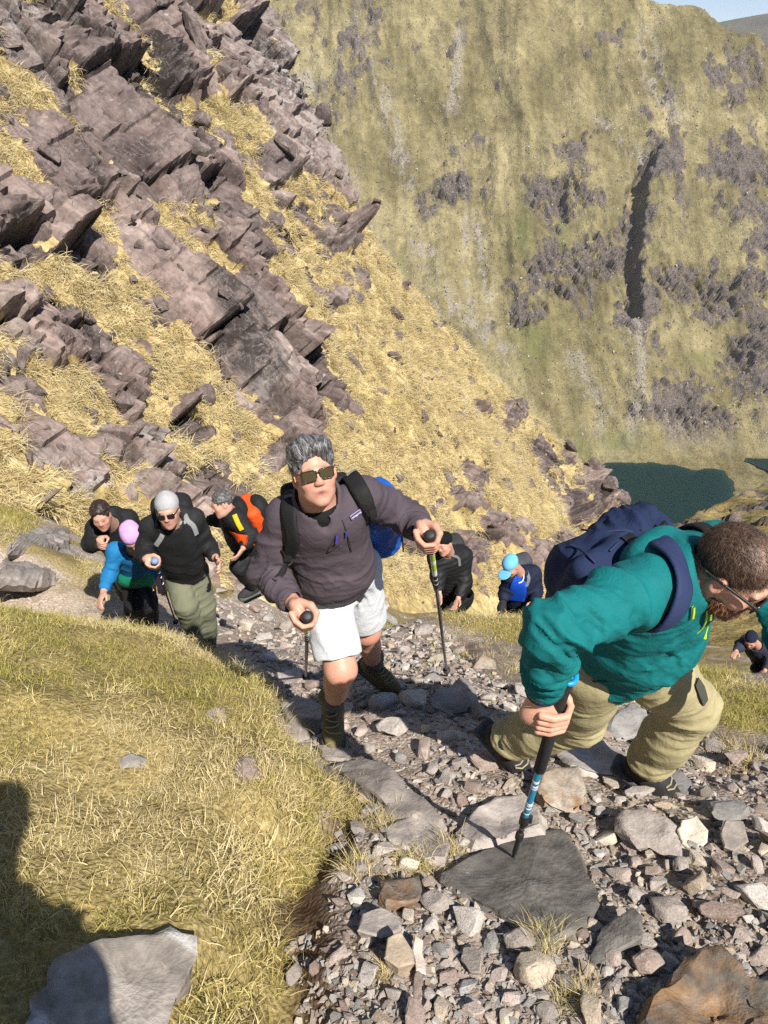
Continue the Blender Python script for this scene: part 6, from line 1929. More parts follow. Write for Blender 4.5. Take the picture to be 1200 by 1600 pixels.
    strap('buckle', [(580, 794), (582, 802), (583, 808)], .030, .016, BLACK_RUBBER, 2.3, .014)
    tube_obj('drawcord', [c + R[:, 0] * .15 + R[:, 1] * .075 + R[:, 2] * z for z in np.linspace(.18, -.2, 8)], .004, BLACK_RUBBER, bp, 6)
    trekking_pole(rtop, rtip, 'shorter looking lime and grey pole in the right hand of the man in shorts', 'lime')
    trekking_pole(ltop, ltip, 'lime and white banded pole held out in the left hand of the man in shorts', 'lime')
    return J
DBG = []
JA = build_man_in_shorts()

# ================================================================== the man in teal
def build_man_in_teal():
    hs2 = .90
    J = dict(head=at(1146, 892, 1.80), neck=at(1062, 893, 1.90), pelvis=at(955, 1014, 2.33), rsh=at(1010, 922, 1.78), lsh=at(1118, 862, 2.05), rel=at(866, 982, 1.63),
             rhip=at(925, 1040, 2.28), lhip=at(992, 1014, 2.40), lkn=at(1080, 1104, 2.60), rkn=at(902, 1122, 2.62))
    tip = hpx(800, 1345); top = at(887, 1056, 1.75)
    ax = nrm(top - tip); g = top - ax * .150
    J['rwr'] = at(848, 1082, 1.80)
    ra = hpx(800, 1200); la = hpx(1040, 1235)
    J['ran'] = at(788, 1158, 2.96); J['lan'] = at(1010, 1196, 2.86)
    J['lel'] = at(1215, 935, 2.06); J['lwr'] = at(1250, 1060, 1.98)
    J['fwd'] = nrm(CR * .55 - CU * .75 + CB * .2)
    for a, b in (('rsh', 'rel'), ('rel', 'rwr'), ('lsh', 'lel'), ('rhip', 'rkn'), ('rkn', 'ran'), ('lhip', 'lkn'), ('lkn', 'lan'), ('pelvis', 'neck'), ('neck', 'head'), ('rsh', 'lsh')):
        DBG.append(('teal', a, b, round(float(np.linalg.norm(J[a] - J[b])), 3)))
    P0 = root('person', la, 'bearded man in teal jacket and khaki trousers bending forward up the path', 'person')
    B = basis(CR * .66 - CU * .70 + CB * .18, CR * .45 + CU * .38 + CB * .80)
    s = Sdf(); Pf = add_head(s, J['head'], B, .90, .95, .96)
    s.cone(Pf(0, -.035, -.06), .060, J['neck'], .068, .03)
    R, m0 = add_torso(s, J, .78)
    for q in 'rl':
        s.limb([J[q + 'sh'], J[q + 'el'], J[q + 'wr']], [.046, .042, .027], .02)
        s.limb([J[q + 'hip'], J[q + 'kn'], J[q + 'an']], [.085, .058, .038], .02)
    grip_hand(s, J['rwr'], g, ax, 1.0); open_hand(s, J['lwr'], J['lwr'] - J['lel'], CB, 1.0)
    skin_obj('body', s, .0039, SKIN, P0, col=skin_colour(J['head'], B, .90, (.56, .315, .225), [(g, .06)]), smooth=2)
    # boots
    add_boot(P0, 'boot', J['ran'], CR * .62 - CU * .72 + CB * .1, nrm(J['rkn'] - J['ran']) * .6 + np.array([-.3, -.2, .6]), BOOT_BLACK, SOLE, 1.0, .006, True)
    add_boot(P0, 'boot', J['lan'], CR * .80 - CU * .52 + CB * .25, [0, -.1, 1], BOOT_BLACK, SOLE, 1.0, .006, True)
    # trousers
    KH = cloth('khaki_trousers', (.335, .295, .165), .85, .06, 800, .25)
    s = Sdf(); up = nrm(J['neck'] - J['pelvis'])
    s.ell(J['pelvis'], (.17, .14, .14), R, .05)
    fc = []
    for q in 'rl':
        hp, kn, an = J[q + 'hip'], J[q + 'kn'], J[q + 'an']
        e = an + (kn - an) * .10; u = nrm(an - kn)
        s.limb([hp, hp * .5 + kn * .5, kn, kn * .5 + an * .5, e], [.112, .102, .088, .086, .078], .03)
        s.box(e + u * .10, (.14, .14, .085), basis(np.cross(u, CR), u), .003, .004, 's')
        s.cone(e - u * .04, .060, e + u * .04, .064, .005, None, 's')
        fc += [(kn, .11, nrm(kn - hp) + nrm(an - kn), .042, .012), (kn * .5 + an * .5, .12, nrm(an - kn) + .3 * CR, .060, .009), (e, .10, u + .4 * CR, .036, .011), (hp * .6 + kn * .4, .12, nrm(kn - hp) + .5 * CU, .055, .009)]
    skin_obj('trousers', s, .006, KH, P0, disp=folds(fc, .003, 5))
    PAT = cloth('grey_knee_panel', (.06, .06, .05), .85)
    kp = J['lkn'] + CR * .03 + CB * 0.0
    pts = np.array([s.seen(a, b, 2.6, .006) for a, b in [(1088, 1064), (1096, 1080), (1102, 1098)]])
    ribbon('knee_panel', pts, s.grad(pts), [.03, .045, .03], .006, PAT, P0)
    # jacket
    TL = cloth('teal_shell_cloth', (.006, .135, .142), .75, .12, 600, .2, 0, .15)
    j = Sdf(); R, m = add_torso(j, J, .86, .025, .024, .06, .04)
    for q in 'rl':
        wr = J[q + 'wr'] * .94 + J[q + 'el'] * .06
        j.limb([J[q + 'sh'], J[q + 'el'] * .5 + J[q + 'sh'] * .5, J[q + 'el'], J[q + 'el'] * .5 + wr * .5, wr], [.068, .063, .055, .047, .040], .035)
        u = nrm(wr - J[q + 'el'])
        j.box(wr + u * .05, (.09, .09, .05), basis(np.cross(u, CR), u), .003, .003, 's')
        j.cone(wr - u * .04, .030, wr + u * .04, .034, .003, None, 's')
    jw = Sdf(); jw.p = list(j.p)
    hd = nrm(J['head'] - J['neck'])
    j.cone(J['neck'] - hd * .03, .096, J['neck'] + hd * .045, .086, .03)
    j.cone(J['neck'] + hd * .005, .072, J['neck'] + hd * .11, .080, .008, None, 's')
    # stowed hood behind the neck
    j.ell(J['neck'] - R[:, 1] * .085 - hd * .01, (.10, .035, .06), basis(R[:, 1], hd), .03)
    fs = fold_set(J, .016) + [(m(.35, .10), .20, R[:, 0] + .5 * R[:, 2], .085, .016), (m(.0, .10), .20, R[:, 0] * .4 + R[:, 2], .07, .014), (m(.65, .12), .15, R[:, 0] - .6 * R[:, 2], .055, .011),
                              (J['rsh'] * .5 + J['rel'] * .5, .16, CR + .9 * CU, .070, .010)]
    skin_obj('jacket', j, .0058, TL, P0, disp=folds(fs, .0032, 8))
    CUF = cloth('dark_cuff', (.012, .045, .075), .7)
    wr = J['rwr'] * .94 + J['rel'] * .06; u = nrm(J['rwr'] - J['rel'])
    tube_obj('cuff', [wr - u * .004, wr + u * .004, wr + u * .012], [.043, .0435, .041], CUF, P0, 24, False)
    YEL = plain('yellow_zip', (.45, .62, .02), .5)
    def line(name, px, off, w, th, mat, t0=1.9, par=P0):
        pts = np.array([jw.seen(a, b, t0, off) for a, b in px]); return ribbon(name, pts, jw.grad(pts), w, th, mat, par)
    SEAM = cloth('teal_seam', (.004, .075, .082), .8)
    line('hem_seam', [(895, 1062), (920, 1064), (950, 1064), (985, 1056), (1010, 1046)], .003, .006, .005, SEAM)
    line('zip', [(1104, 954), (1104, 966), (1098, 980), (1086, 992), (1074, 1003)], .010, .006, .004, YEL)
    line('zip_pull', [(1083, 948), (1083, 957), (1082, 966)], .014, .007, .006, YEL)
    line('zip_pull', [(1110, 958), (1110, 963), (1109, 968)], .018, .007, .006, YEL)
    zp = jw.onto(at(1108, 976, 1.9)[None], .012)[0]
    tube_obj('zip_cord', [zp, zp - np.array([0, 0, .03]), zp - np.array([0, 0, .045])], [.002, .002, .005], YEL, P0, 8)
    # hair: short brown, thin on the crown
    Ph = lambda x, y, z: J['head'] + B @ (np.array([x, y, z]) * hs2)
    h = Sdf(); h.ell(Ph(0, -.020, .036), np.array((.0795, .1005, .0925)) * hs2, B, .01)
    h.ell(Ph(0, .115, -.020), np.array((.078, .080, .100)) * hs2, B, .012, 's')
    h.box(Ph(0, .05, -.095), np.array((.12, .075, .085)) * hs2, B, .01, .01, 's'); h.box(Ph(0, 0, -.145), np.array((.14, .14, .085)) * hs2, B, .02, .01, 's')
    for q in (-1, 1): h.ell(Ph(q * .082, -.008, -.015), np.array((.018, .027, .036)) * hs2, B, .006, 's')
    HB = NT('short_brown_hair', .6, .3)
    fl = HB.attr('flow', 'Vector'); f = HB.noise(70, 5, .75, HB.map((2.0, .7, 1.0), (0, 0, 0), fl))
    hc = HB.ramp(f, [(.30, (.022, .012, .008)), (.5, (.060, .034, .022)), (.68, (.15, .095, .065))])
    cr = HB.n('ShaderNodeVectorMath', operation='DISTANCE'); HB.l(fl, cr.inputs[0]); cr.inputs[1].default_value = (.011, .032, .113)
    thin = HB.ramp(HB.math('ADD', cr.outputs['Value'], HB.math('MULTIPLY', HB.math('SUBTRACT', f, .5), .10)), [(.012, .85), (.062, 0.0)])
    HB.color(HB.mix(thin, hc, (.48, .27, .20))); HB.bump(f, .7, .003)
    o = skin_obj('hair', h, .0038, HB.m, P0, disp=lambda V, N: .0012 * ridged(((V - J['head']) @ B)[:, 0] * 70, ((V - J['head']) @ B)[:, 1] * 30, ((V - J['head']) @ B)[:, 2] * 50, 3, 4), smooth=1); set_flow(o, J['head'], B)
    strands(o, 10000, .022, .0009, lambda P, N: (B[:, 1] * .7 - B[:, 2] * .4)[None] + 0 * P, strand_mat('brown_strands', [(0, (.016, .009, .006)), (.5, (.055, .032, .021)), (1, (.19, .125, .085))]), 5, .5, .35, .4)
    bd = Sdf(); bd.ell(Ph(0, .030, -.070), np.array((.067, .066, .058)) * hs2, B, .01); bd.ell(Ph(0, .074, -.105), np.array((.034, .028, .028)) * hs2, B, .02)
    bd.ell(Ph(0, .085, -.052), np.array((.030, .016, .010)) * hs2, B, .008)
    bd.ell(Ph(0, .10, -.005), np.array((.055, .06, .040)) * hs2, B, .012, 's'); bd.ell(Ph(0, .112, -.070), np.array((.022, .014, .008)) * hs2, B, .004, 's')
    bd.box(Ph(0, -.06, -.06), np.array((.12, .065, .12)) * hs2, B, .01, .012, 's'); bd.box(Ph(0, 0, .05), np.array((.12, .12, .070)) * hs2, B, .01, .01, 's')
    HR = hair_mat('red_brown_beard', [(.30, (.03, .012, .006)), (.5, (.115, .048, .022)), (.7, (.26, .125, .06))], (1.4, 1, .5), .55, 80)
    o = skin_obj('beard', bd, .0038, HR, P0, disp=lambda V, N: .006 * ridged(V[:, 0] * 60, V[:, 1] * 60, V[:, 2] * 40, 3, 4) - .001, smooth=1); set_flow(o, J['head'], B)
    strands(o, 2600, .016, .0012, lambda P, N: (-B[:, 2] + B[:, 1] * .4)[None] + 0 * P, strand_mat('beard_strands', [(0, (.03, .012, .006)), (.5, (.13, .055, .025)), (1, (.32, .16, .08))]), 6, .6, .2, .5)
    FR = plain('black_frame', (.012, .012, .013), .3, .5); LN = plain('clear_dark_lens', (.03, .03, .035), .06, .6)
    gl = Sdf(); yq = .101; z0 = .0
    for q in (-1, 1):
        cc = Ph(q * .0325, yq, z0); Rq = B @ np.array(Matrix.Rotation(q * -.12, 3, 'Z'))
        gl.box2(cc, np.array((.0285, .0028, .0195)) * hs2, Rq, .009); gl.box2(cc, np.array((.0250, .02, .0160)) * hs2, Rq, .007, 's')
        gl.cone(Ph(q * .062, yq - .006, .012), .0042, Ph(q * .0845, -.005, .014), .0036, .003)
        gl.cone(Ph(q * .0845, -.005, .014), .0036, Ph(q * .080, -.055, .002), .0036, .003)
    gl.cone(Ph(-.007, yq + .002, .008), .0032, Ph(.007, yq + .002, .008), .0032, .003)
    for q in (-1, 1): gl.cone(Ph(q * .080, -.055, .002), .0030, Ph(q * .045, -.108, -.030), .0030, .003)
    go = skin_obj('glasses', gl, .0017, FR, P0, smooth=0)
    for q in (-1, 1):
        Rq = B @ np.array(Matrix.Rotation(q * -.12, 3, 'Z'))
        lo = skin_obj('lens', Sdf().box2(Ph(q * .0325, yq + .0005, z0), np.array((.0256, .0014, .0166)) * hs2, Rq, .007), .0018, LN, P0, smooth=0); lo.parent = go
    # navy backpack
    NV = cloth('navy_canvas', (.014, .024, .066), .85, .12, 500, .4)
    NVL = cloth('navy_strap', (.022, .034, .090), .75, .10, 500, .3)
    bp = root('backpack', m(.6, -.2), 'navy blue backpack on the back of the man in teal', 'backpack')
    s = Sdf(); c = at(962, 888, 2.16)
    Rb = np.stack([R[:, 0], R[:, 1], R[:, 2]], 1)
    s.box(c - R[:, 2] * .05, (.155, .10, .19), Rb, .07, .03)
    s.ell(at(985, 846, 2.18), (.13, .10, .08), Rb, .05)
    s.ell(at(1010, 832, 2.22), (.07, .05, .05), Rb, .03)
    s.box(at(930, 900, 2.02), (.09, .05, .10), Rb, .035, .03)
    s.ell(at(905, 890, 2.16), (.10, .09, .12), Rb, .05)
    fb = folds([(at(975, 812, 2.1), .12, CR + .5 * CU, .06, .012), (at(1010, 812, 2.15), .08, CR, .03, .012), (at(920, 850, 2.1), .14, CU + .6 * CR, .09, .010)], .004, 12)
    skin_obj('bag', s, .007, NV, bp, disp=fb)
    def on_bag(name, px, w, th, mat, off=.008, t0=2.0):
        pts = np.array([s.seen(a, b, t0, off) for a, b in px]); return ribbon(name, pts, s.grad(pts), w, th, mat, bp)
    SEAM = cloth('navy_seam', (.022, .032, .075), .8)
    on_bag('seam', [(893, 852), (905, 858), (918, 868), (930, 880)], .006, .006, SEAM, .004)
    on_bag('seam', [(952, 862), (968, 848), (985, 840)], .006, .006, SEAM, .004)
    on_bag('seam', [(908, 826), (940, 832), (975, 830), (1000, 838)], .007, .006, SEAM, .004)
    on_bag('black_patch', [(978, 850), (992, 843), (1006, 838)], .045, .008, BLACK_WEB, .006)
    def strap(name, px, w, th, mat, off=.008):
        pts = jw.onto(np.array([at(a, b, t) for a, b, t in px]), off); return ribbon(name, pts, jw.grad(pts), w, th, mat, bp)
    strap('shoulder_strap', [(1012, 846, 1.95), (1036, 856, 1.85), (1056, 884, 1.75), (1062, 918, 1.72), (1052, 950, 1.72), (1030, 968, 1.75), (1006, 978, 1.8)], [.050, .060, .066, .066, .060, .05, .04], .018, NVL, .009)
    strap('shoulder_strap', [(1040, 850, 2.1), (1070, 846, 2.05), (1092, 852, 2.0), (1104, 872, 1.95)], [.03, .04, .05, .05], .016, BLACK_WEB, .009)
    tube_obj('grab_loop', [at(1024, 850, 2.02), at(1030, 828, 2.04), at(1038, 818, 2.05), at(1044, 830, 2.05), at(1042, 850, 2.03)], .009, BLACK_WEB, bp, 8)
    trekking_pole(top, tip, 'blue and black trekking pole planted on the dark flagstone by the man in teal', 'blue')
    return J
JB = build_man_in_teal()
# ================================================================== the smaller climbers
BLACKCLOTH = cloth('black_jacket_cloth', (.014, .0145, .016), .7, .25, 400, .3)
def climber(label, J, jacket, trousers, cover, base=(.48, .27, .20), B=None, h=.011, hs=.88, w=1.0, hands=('open', 'open'), boots=BOOT_BLACK, jacket_name='jacket', disp=None, grips=None, hood=False, hair=None, hem=.10, sleeve=1.0, stub=0.0, gloves=None, bulk=0.03):
    """one climber: J joints, cover what is on the head"""
    P0 = root('person', J['foot'], label, 'person', 'climbers lower down the path')
    if B is None: B = basis(J['face'], J['crown'])
    s = Sdf(); Pf = add_head(s, J['head'], B, hs)
    s.cone(Pf(0, -.03, -.05), .056, J['neck'], .064, .03)
    R, m0 = add_torso(s, J, .9 * w)
    for q in 'rl':
        s.limb([J[q + 'sh'], J[q + 'el'], J[q + 'wr']], [.048, .040, .027], .02)
        s.limb([J[q + 'hip'], J[q + 'kn'], J[q + 'an']], [.082, .056, .038], .02)
    for q, kind in zip('rl', hands):
        if kind == 'open': open_hand(s, J[q + 'wr'], J[q + 'wr'] - J[q + 'el'] + 0.0, J['face'], 1.0, .9, 1 if q == 'r' else -1)
        elif kind == 'grip': grip_hand(s, J[q + 'wr'], grips[q][0], grips[q][1], 1.0)
        elif kind == 'fist':
            c = J[q + 'wr'] + nrm(J[q + 'wr'] - J[q + 'el']) * .075
            grip_hand(s, J[q + 'wr'], c, np.array([.15, -.1, 1]), 1.0)
    skin_obj('body', s, min(h, .0085), SKIN, P0, col=skin_colour(J['head'], B, hs, base, (), stub))
    Ph = lambda x, y, z: J['head'] + B @ (np.array([x, y, z]) * hs)
    if hair is not None:
        hh = Sdf(); hh.ell(Ph(0, -.022, .040), np.array([.085, .104, .095]) * hs, B, .01); hh.ell(Ph(0, .112, -.025), np.array([.078, .082, .105]) * hs, B, .012, 's')
        hh.box(Ph(0, .05, -.10), (.12, .08, .085), B, .01, .01, 's'); hh.box(Ph(0, 0, -.14), (.14, .14, .085), B, .02, .01, 's')
        o = skin_obj('hair', hh, .006, hair, P0, disp=lambda V, N: .009 * ridged(V[:, 0] * 36, V[:, 1] * 36, V[:, 2] * 36, 3, 4), smooth=1); set_flow(o, J['head'], B)
    if cover: cover(P0, Ph, B, J)
    # trousers
    t = Sdf(); t.ell(J['pelvis'], (.165 * w, .135 * w, .15), R, .05); fc = []
    for q in 'rl':
        hp, kn, an = J[q + 'hip'], J[q + 'kn'], J[q + 'an']; e = an + (kn - an) * .08
        t.limb([hp, kn, kn * .5 + an * .5, e], [.105 * w, .080, .074, .064], .03); u = nrm(an - kn)
        t.box(e + u * .10, (.13, .13, .085), basis(np.cross(u, CR), u), .003, .004, 's')
        fc += [(kn, .12, u, .05, .010), (e, .10, u, .04, .010), (hp * .5 + kn * .5, .14, u + .4 * CR, .06, .007)]
        f = J.get(q + 'toe', J['face'] * np.array([1, 1, 0]) + np.array([0, 0, -.1]))
        add_boot(P0, 'boot', an, f, [0, -.1, 1], boots, SOLE, 1.0, .010)
    skin_obj('trousers', t, h, trousers, P0, disp=folds(fc, .003, 2))
    # jacket
    j = Sdf(); R, m = add_torso(j, J, w, .012, bulk, .06, hem)
    for q in 'rl':
        wr = J[q + 'wr'] * .93 + J[q + 'el'] * .07
        j.limb([J[q + 'sh'], J[q + 'el'], wr], [.078 * sleeve, .066 * sleeve, .046 * sleeve], .035); u = nrm(wr - J[q + 'el'])
        j.box(wr + u * .05, (.09, .09, .05), basis(np.cross(u, CR), u), .003, .003, 's')
    jw = Sdf(); jw.p = list(j.p)
    hd = nrm(J['head'] - J['neck'])
    j.cone(J['neck'] - hd * .03, .098, J['neck'] + hd * .05, .088, .03); j.cone(J['neck'] - hd * .0, .068, J['neck'] + hd * .12, .076, .008, None, 's')
    if hood: j.ell(J['neck'] - R[:, 1] * .10 + hd * .02, (.12, .06, .09), basis(R[:, 1], hd), .04)
    skin_obj(jacket_name, j, h, jacket, P0, disp=(disp(R) if disp else folds(fold_set(J, .010), .003, 4)))
    if gloves is not None:
        for q in 'rl':
            u = nrm(J[q + 'wr'] - J[q + 'el'])
            skin_obj('glove', Sdf().limb([J[q + 'wr'] - u * .02, J[q + 'wr'] + u * .07, J[q + 'wr'] + u * .14], [.036, .046, .030], .02), .010, gloves, P0)
    return P0, R, m, jw, Ph, B

def wear(name, sdf, h, mat, P0, disp=None): return skin_obj(name, sdf, h, mat, P0, disp=disp)

def pack(label, R, c, half, mat, jw=None, straps=(), smat=None, extra=None, group='backpacks of the climbers'):
    b = root('backpack', c, label, 'backpack', group)
    s = Sdf().box(c, half, R, min(half) * .75, .02).ell(c - R[:, 1] * half[1] * .5 - R[:, 2] * half[2] * .35, (half[0] * .85, half[1] * .8, half[2] * .5), R, .04)
    skin_obj('bag', s, .011, mat, b, disp=lambda V, N: .008 * fbm(V[:, 0] * 12, V[:, 1] * 12, V[:, 2] * 12, 3, 4))
    for q in (-1, 1):
        pts = None
    for px, t0, w in straps:
        pts = np.array([jw.seen(a, d, t0, .010, 1.6) for a, d in px])
        ribbon('shoulder_strap', pts, jw.grad(pts), w, .014, smat or BLACK_WEB, b)
    return b, s

def J_of(**k):
    J = {}
    for n, v in k.items(): J[n] = aty(*v) if len(v) == 3 and n not in ('face', 'crown', 'fwd', 'foot', 'rtoe', 'ltoe') else np.array(v, float)
    return J

def beanie(col, name='beanie', label_h=0.0):
    mt = cloth(name + '_knit', col, .95, .12, 260, .6)
    def f(P0, Ph, B, J):
        k = np.linalg.norm(Ph(1, 0, 0) - Ph(0, 0, 0)); s = Sdf(); s.ell(Ph(0, -.022, .046), np.array([.085, .106, .088]) * k, B, .01); s.ell(Ph(0, .115, -.045), np.array([.09, .095, .095]) * k, B, .012, 's'); s.box(Ph(0, 0, -.115), np.array([.16, .16, .105]) * k, B, .01, .01, 's')
        o = wear(name, s, .006, mt, P0, lambda V, N: .003 * fbm(V[:, 0] * 18, V[:, 1] * 18, V[:, 2] * 18, 2, 3))
        if label_h:
            tg = wear('beanie_tag', Sdf().box(Ph(.042, .090, .022), (.005, .004, .009), B, .002, .001), .0015, BLACK_RUBBER, P0); tg.parent = o
    return f

def sunnies(f0):
    LN = plain('climber_lens', (.012, .012, .014), .08, .6)
    def f(P0, Ph, B, J):
        if f0: f0(P0, Ph, B, J)
        s = Sdf()
        for q in (-1, 1):
            s.box(Ph(q * .033, .098, .002), (.024, .005, .016), B @ np.array(Matrix.Rotation(q * -.2, 3, 'Z')), .004, .006); s.cone(Ph(q * .06, .088, .010), .004, Ph(q * .084, -.01, .008), .004, .003)
        wear('sunglasses', s, .003, LN, P0)
    return f

# ---- man in black jacket, grey beanie, olive trousers
def man_olive():
    J = J_of(head=(262, 797, 4.12), neck=(268, 824, 4.22), pelvis=(290, 890, 4.42), rsh=(236, 824, 4.25), lsh=(302, 811, 4.30), rel=(224, 866, 4.20), lel=(324, 850, 4.38), rwr=(236, 880, 3.98), lwr=(337, 872, 4.22),
             rhip=(276, 898, 4.40), lhip=(306, 895, 4.44), rkn=(290, 945, 4.28), lkn=(318, 948, 4.42), ran=(306, 992, 4.42), lan=(326, 996, 4.52))
    J['face'] = nrm(CB + .15 * CR - .62 * CU); J['crown'] = nrm(CU + .35 * CB - .1 * CR); J['fwd'] = J['face']; J['foot'] = hpx(316, 1000)
    tip = hpx(276, 976); g = aty(243, 880, 3.92); ax = nrm(g - tip)
    OL = cloth('olive_trousers', (.150, .155, .105), .85, .07, 600, .2)
    P0, R, m, jw, Ph, B = climber('man in black jacket, grey beanie and olive trousers leaning on a blue topped pole', J, BLACKCLOTH, OL, sunnies(beanie((.36, .36, .37), 'beanie', 1)), hands=('grip', 'open'), grips={'r': (g, ax)}, hood=True, h=.010, w=.86, stub=.4, bulk=.018, sleeve=.86)
    for a, b in (('rsh', 'rel'), ('rel', 'rwr'), ('lsh', 'lel'), ('lel', 'lwr'), ('rhip', 'rkn'), ('rkn', 'ran'), ('pelvis', 'neck'), ('neck', 'head'), ('rsh', 'lsh')): DBG.append(('olive', a, b, round(float(np.linalg.norm(J[a] - J[b])), 3)))
    GS = cloth('grey_strap', (.22, .23, .24), .7)
    bp, _ = pack('small backpack with grey chest strap worn by the man in the grey beanie', R, m(.6, -.22), (.14, .09, .22), BLACKCLOTH, jw, [([(258, 812), (256, 828), (252, 840), (244, 852)], 5.0, .035), ([(286, 795), (292, 812), (302, 822), (307, 835)], 5.0, .035), ([(253, 822), (270, 820), (290, 816)], 5.0, .026)], GS)
    o = trekking_pole(g + ax * .07, tip, 'dark thin pole with a blue top held by the man in the grey beanie', 'dark', (.024, .02))
    for c in o.children:
        if c.name.startswith('knob'): c.data.materials.clear(); c.data.materials.append(plain('pale_blue_knob', (.13, .22, .42), .5))
man_olive()

# ---- woman in blue with lilac hat, hand on the ground
def woman_blue():
    J = J_of(head=(206, 838, 4.62), neck=(212, 862, 4.86), pelvis=(214, 900, 5.20), rsh=(180, 860, 4.80), lsh=(226, 856, 4.92), rel=(172, 898, 4.72), lel=(246, 885, 4.9), rwr=(162, 924, 4.58), lwr=(250, 905, 4.75),
             rhip=(204, 906, 5.16), lhip=(224, 902, 5.26), rkn=(212, 942, 4.95), lkn=(230, 944, 5.05), ran=(222, 966, 5.25), lan=(236, 970, 5.3))
    J['face'] = nrm(CB * .25 + .25 * CR - .95 * CU); J['crown'] = nrm(CB * .9 + .35 * CU); J['fwd'] = nrm(CB * .5 - CU * .8); J['foot'] = hpx(232, 962)
    BL = cloth('bright_blue_top', (.012, .145, .34), .75, .1); GR = cloth('green_jacket_tied', (.002, .19, .105), .6, .15, 300, .3, 0, .35)
    HB = hair_mat('blond_hair', [(.3, (.12, .075, .035)), (.55, (.30, .21, .11)), (.75, (.48, .37, .22))], (1, 1, .3), .5, 50)
    def hat(P0, Ph, B, J):
        beanie((.50, .30, .60), 'beanie')(P0, Ph, B, J)
        s = Sdf(); s.limb([Ph(.05, .0, -.05), Ph(.06, .02, -.16), Ph(.03, .05, -.25)], [.035, .03, .015], .02); s.limb([Ph(-.05, 0, -.05), Ph(-.06, .03, -.17), Ph(-.07, .05, -.26)], [.035, .03, .014], .02)
        o = wear('hair', s, .007, HB, P0, lambda V, N: .008 * ridged(V[:, 0] * 40, V[:, 1] * 40, V[:, 2] * 10, 2, 3)); set_flow(o, J['head'], B)
    P0, R, m, jw, Ph, B = climber('woman in blue top and lilac beanie bending down with one hand on the turf', J, BL, cloth('black_leggings', (.011, .011, .013), .7), hat, w=.78, h=.010, jacket_name='top', sleeve=.78, bulk=.018)
    s = Sdf(); s.ell(J['pelvis'] * .62 + J['neck'] * .38 + R[:, 1] * .05, (.17, .12, .15), R, .04); s.ell(J['pelvis'] - R[:, 2] * .03, (.18, .15, .12), R, .05)
    wear('tied_jacket', s, .010, GR, P0, folds([(J['pelvis'] + R[:, 1] * .1, .2, CR + .4 * CU, .06, .012)], .004, 7))
woman_blue()

# ---- dark haired man in black with a raised fist
def man_dark():
    J = J_of(head=(158, 806, 5.05), neck=(176, 822, 5.25), pelvis=(205, 862, 5.7), rsh=(152, 826, 5.22), lsh=(198, 812, 5.35), rel=(142, 850, 5.15), lel=(214, 850, 5.35), rwr=(158, 850, 4.98), lwr=(206, 868, 5.1),
             rhip=(196, 868, 5.66), lhip=(214, 864, 5.74), rkn=(190, 905, 5.5), lkn=(212, 905, 5.6), ran=(200, 935, 5.7), lan=(216, 938, 5.75))
    J['face'] = nrm(CB + .25 * CR - .8 * CU); J['crown'] = nrm(CU + .5 * CB - .15 * CR); J['fwd'] = J['face']; J['foot'] = np.array([-2.0, 5.6, gz(-2.0, 5.6)])
    HB = hair_mat('dark_curly_hair', [(.3, (.010, .007, .006)), (.55, (.028, .018, .014)), (.72, (.11, .07, .055))], (1, 1, 1), .45, 60)
    climber('dark haired man in black jacket behind the woman, one fist raised at his chest', J, BLACKCLOTH, BLACKCLOTH, None, hair=HB, hands=('fist', 'open'), hood=True, h=.010, stub=.5)
man_dark()

# ---- grey haired man with orange pack, leaning on the rock
def man_orange():
    J = J_of(head=(346, 788, 5.7), neck=(362, 802, 5.85), pelvis=(392, 856, 6.0), rsh=(368, 810, 5.68), lsh=(366, 800, 6.05), rel=(392, 838, 5.6), lel=(342, 812, 6.1), rwr=(380, 856, 5.5), lwr=(322, 814, 6.1),
             rhip=(388, 864, 5.92), lhip=(394, 858, 6.08), rkn=(372, 884, 5.75), lkn=(380, 890, 6.0), ran=(396, 915, 5.95), lan=(400, 918, 6.1))
    J['face'] = nrm(-CR * .85 + CB * .35 - .45 * CU); J['crown'] = nrm(CU + .25 * CB - .3 * CR); J['fwd'] = nrm(-CR + .2 * CB); J['foot'] = np.array([-1.1, 6.0, gz(-1.1, 6.0)])
    HB = hair_mat('short_grey_hair', [(.3, (.02, .02, .02)), (.55, (.09, .09, .09)), (.72, (.22, .22, .22))], (1, 1, 1), .5, 60)
    P0, R, m, jw, Ph, B = climber('grey haired man in black top, hand on the rock, carrying an orange pack', J, BLACKCLOTH, BLACKCLOTH, None, hair=HB, hood=True, h=.010)
    OR = cloth('orange_pack_cloth', (.62, .075, .012), .6, .12); YE = cloth('yellow_panel', (.50, .36, .01), .6)
    f = basis(-R[:, 1], R[:, 2])
    bp, s = pack('orange backpack with black lid on the grey haired man', R, m(.62, -.17), (.15, .07, .22), OR)
    skin_obj('lid', Sdf().ell(m(.85, -.24), (.13, .09, .12), R, .02), .010, BLACKCLOTH, bp)
    for px, w, mt in (([(374, 788), (390, 792), (402, 806), (404, 826), (398, 848)], .05, OR), ([(366, 804), (372, 818), (378, 828)], .045, YE), ([(364, 834), (374, 842), (386, 844)], .09, OR)):
        pts = np.array([jw.seen(a, b, 6.9, .012, 1.8) for a, b in px]); ribbon('strap', pts, jw.grad(pts), w, .02, mt, bp)
    w = J['rwr'] + nrm(J['rel'] - J['rwr']) * .02; u = nrm(J['rwr'] - J['rel'])
    tube_obj('wristwatch', [w - u * .015, w + u * .015], .042, BLACK_RUBBER, P0, 14)
man_orange()

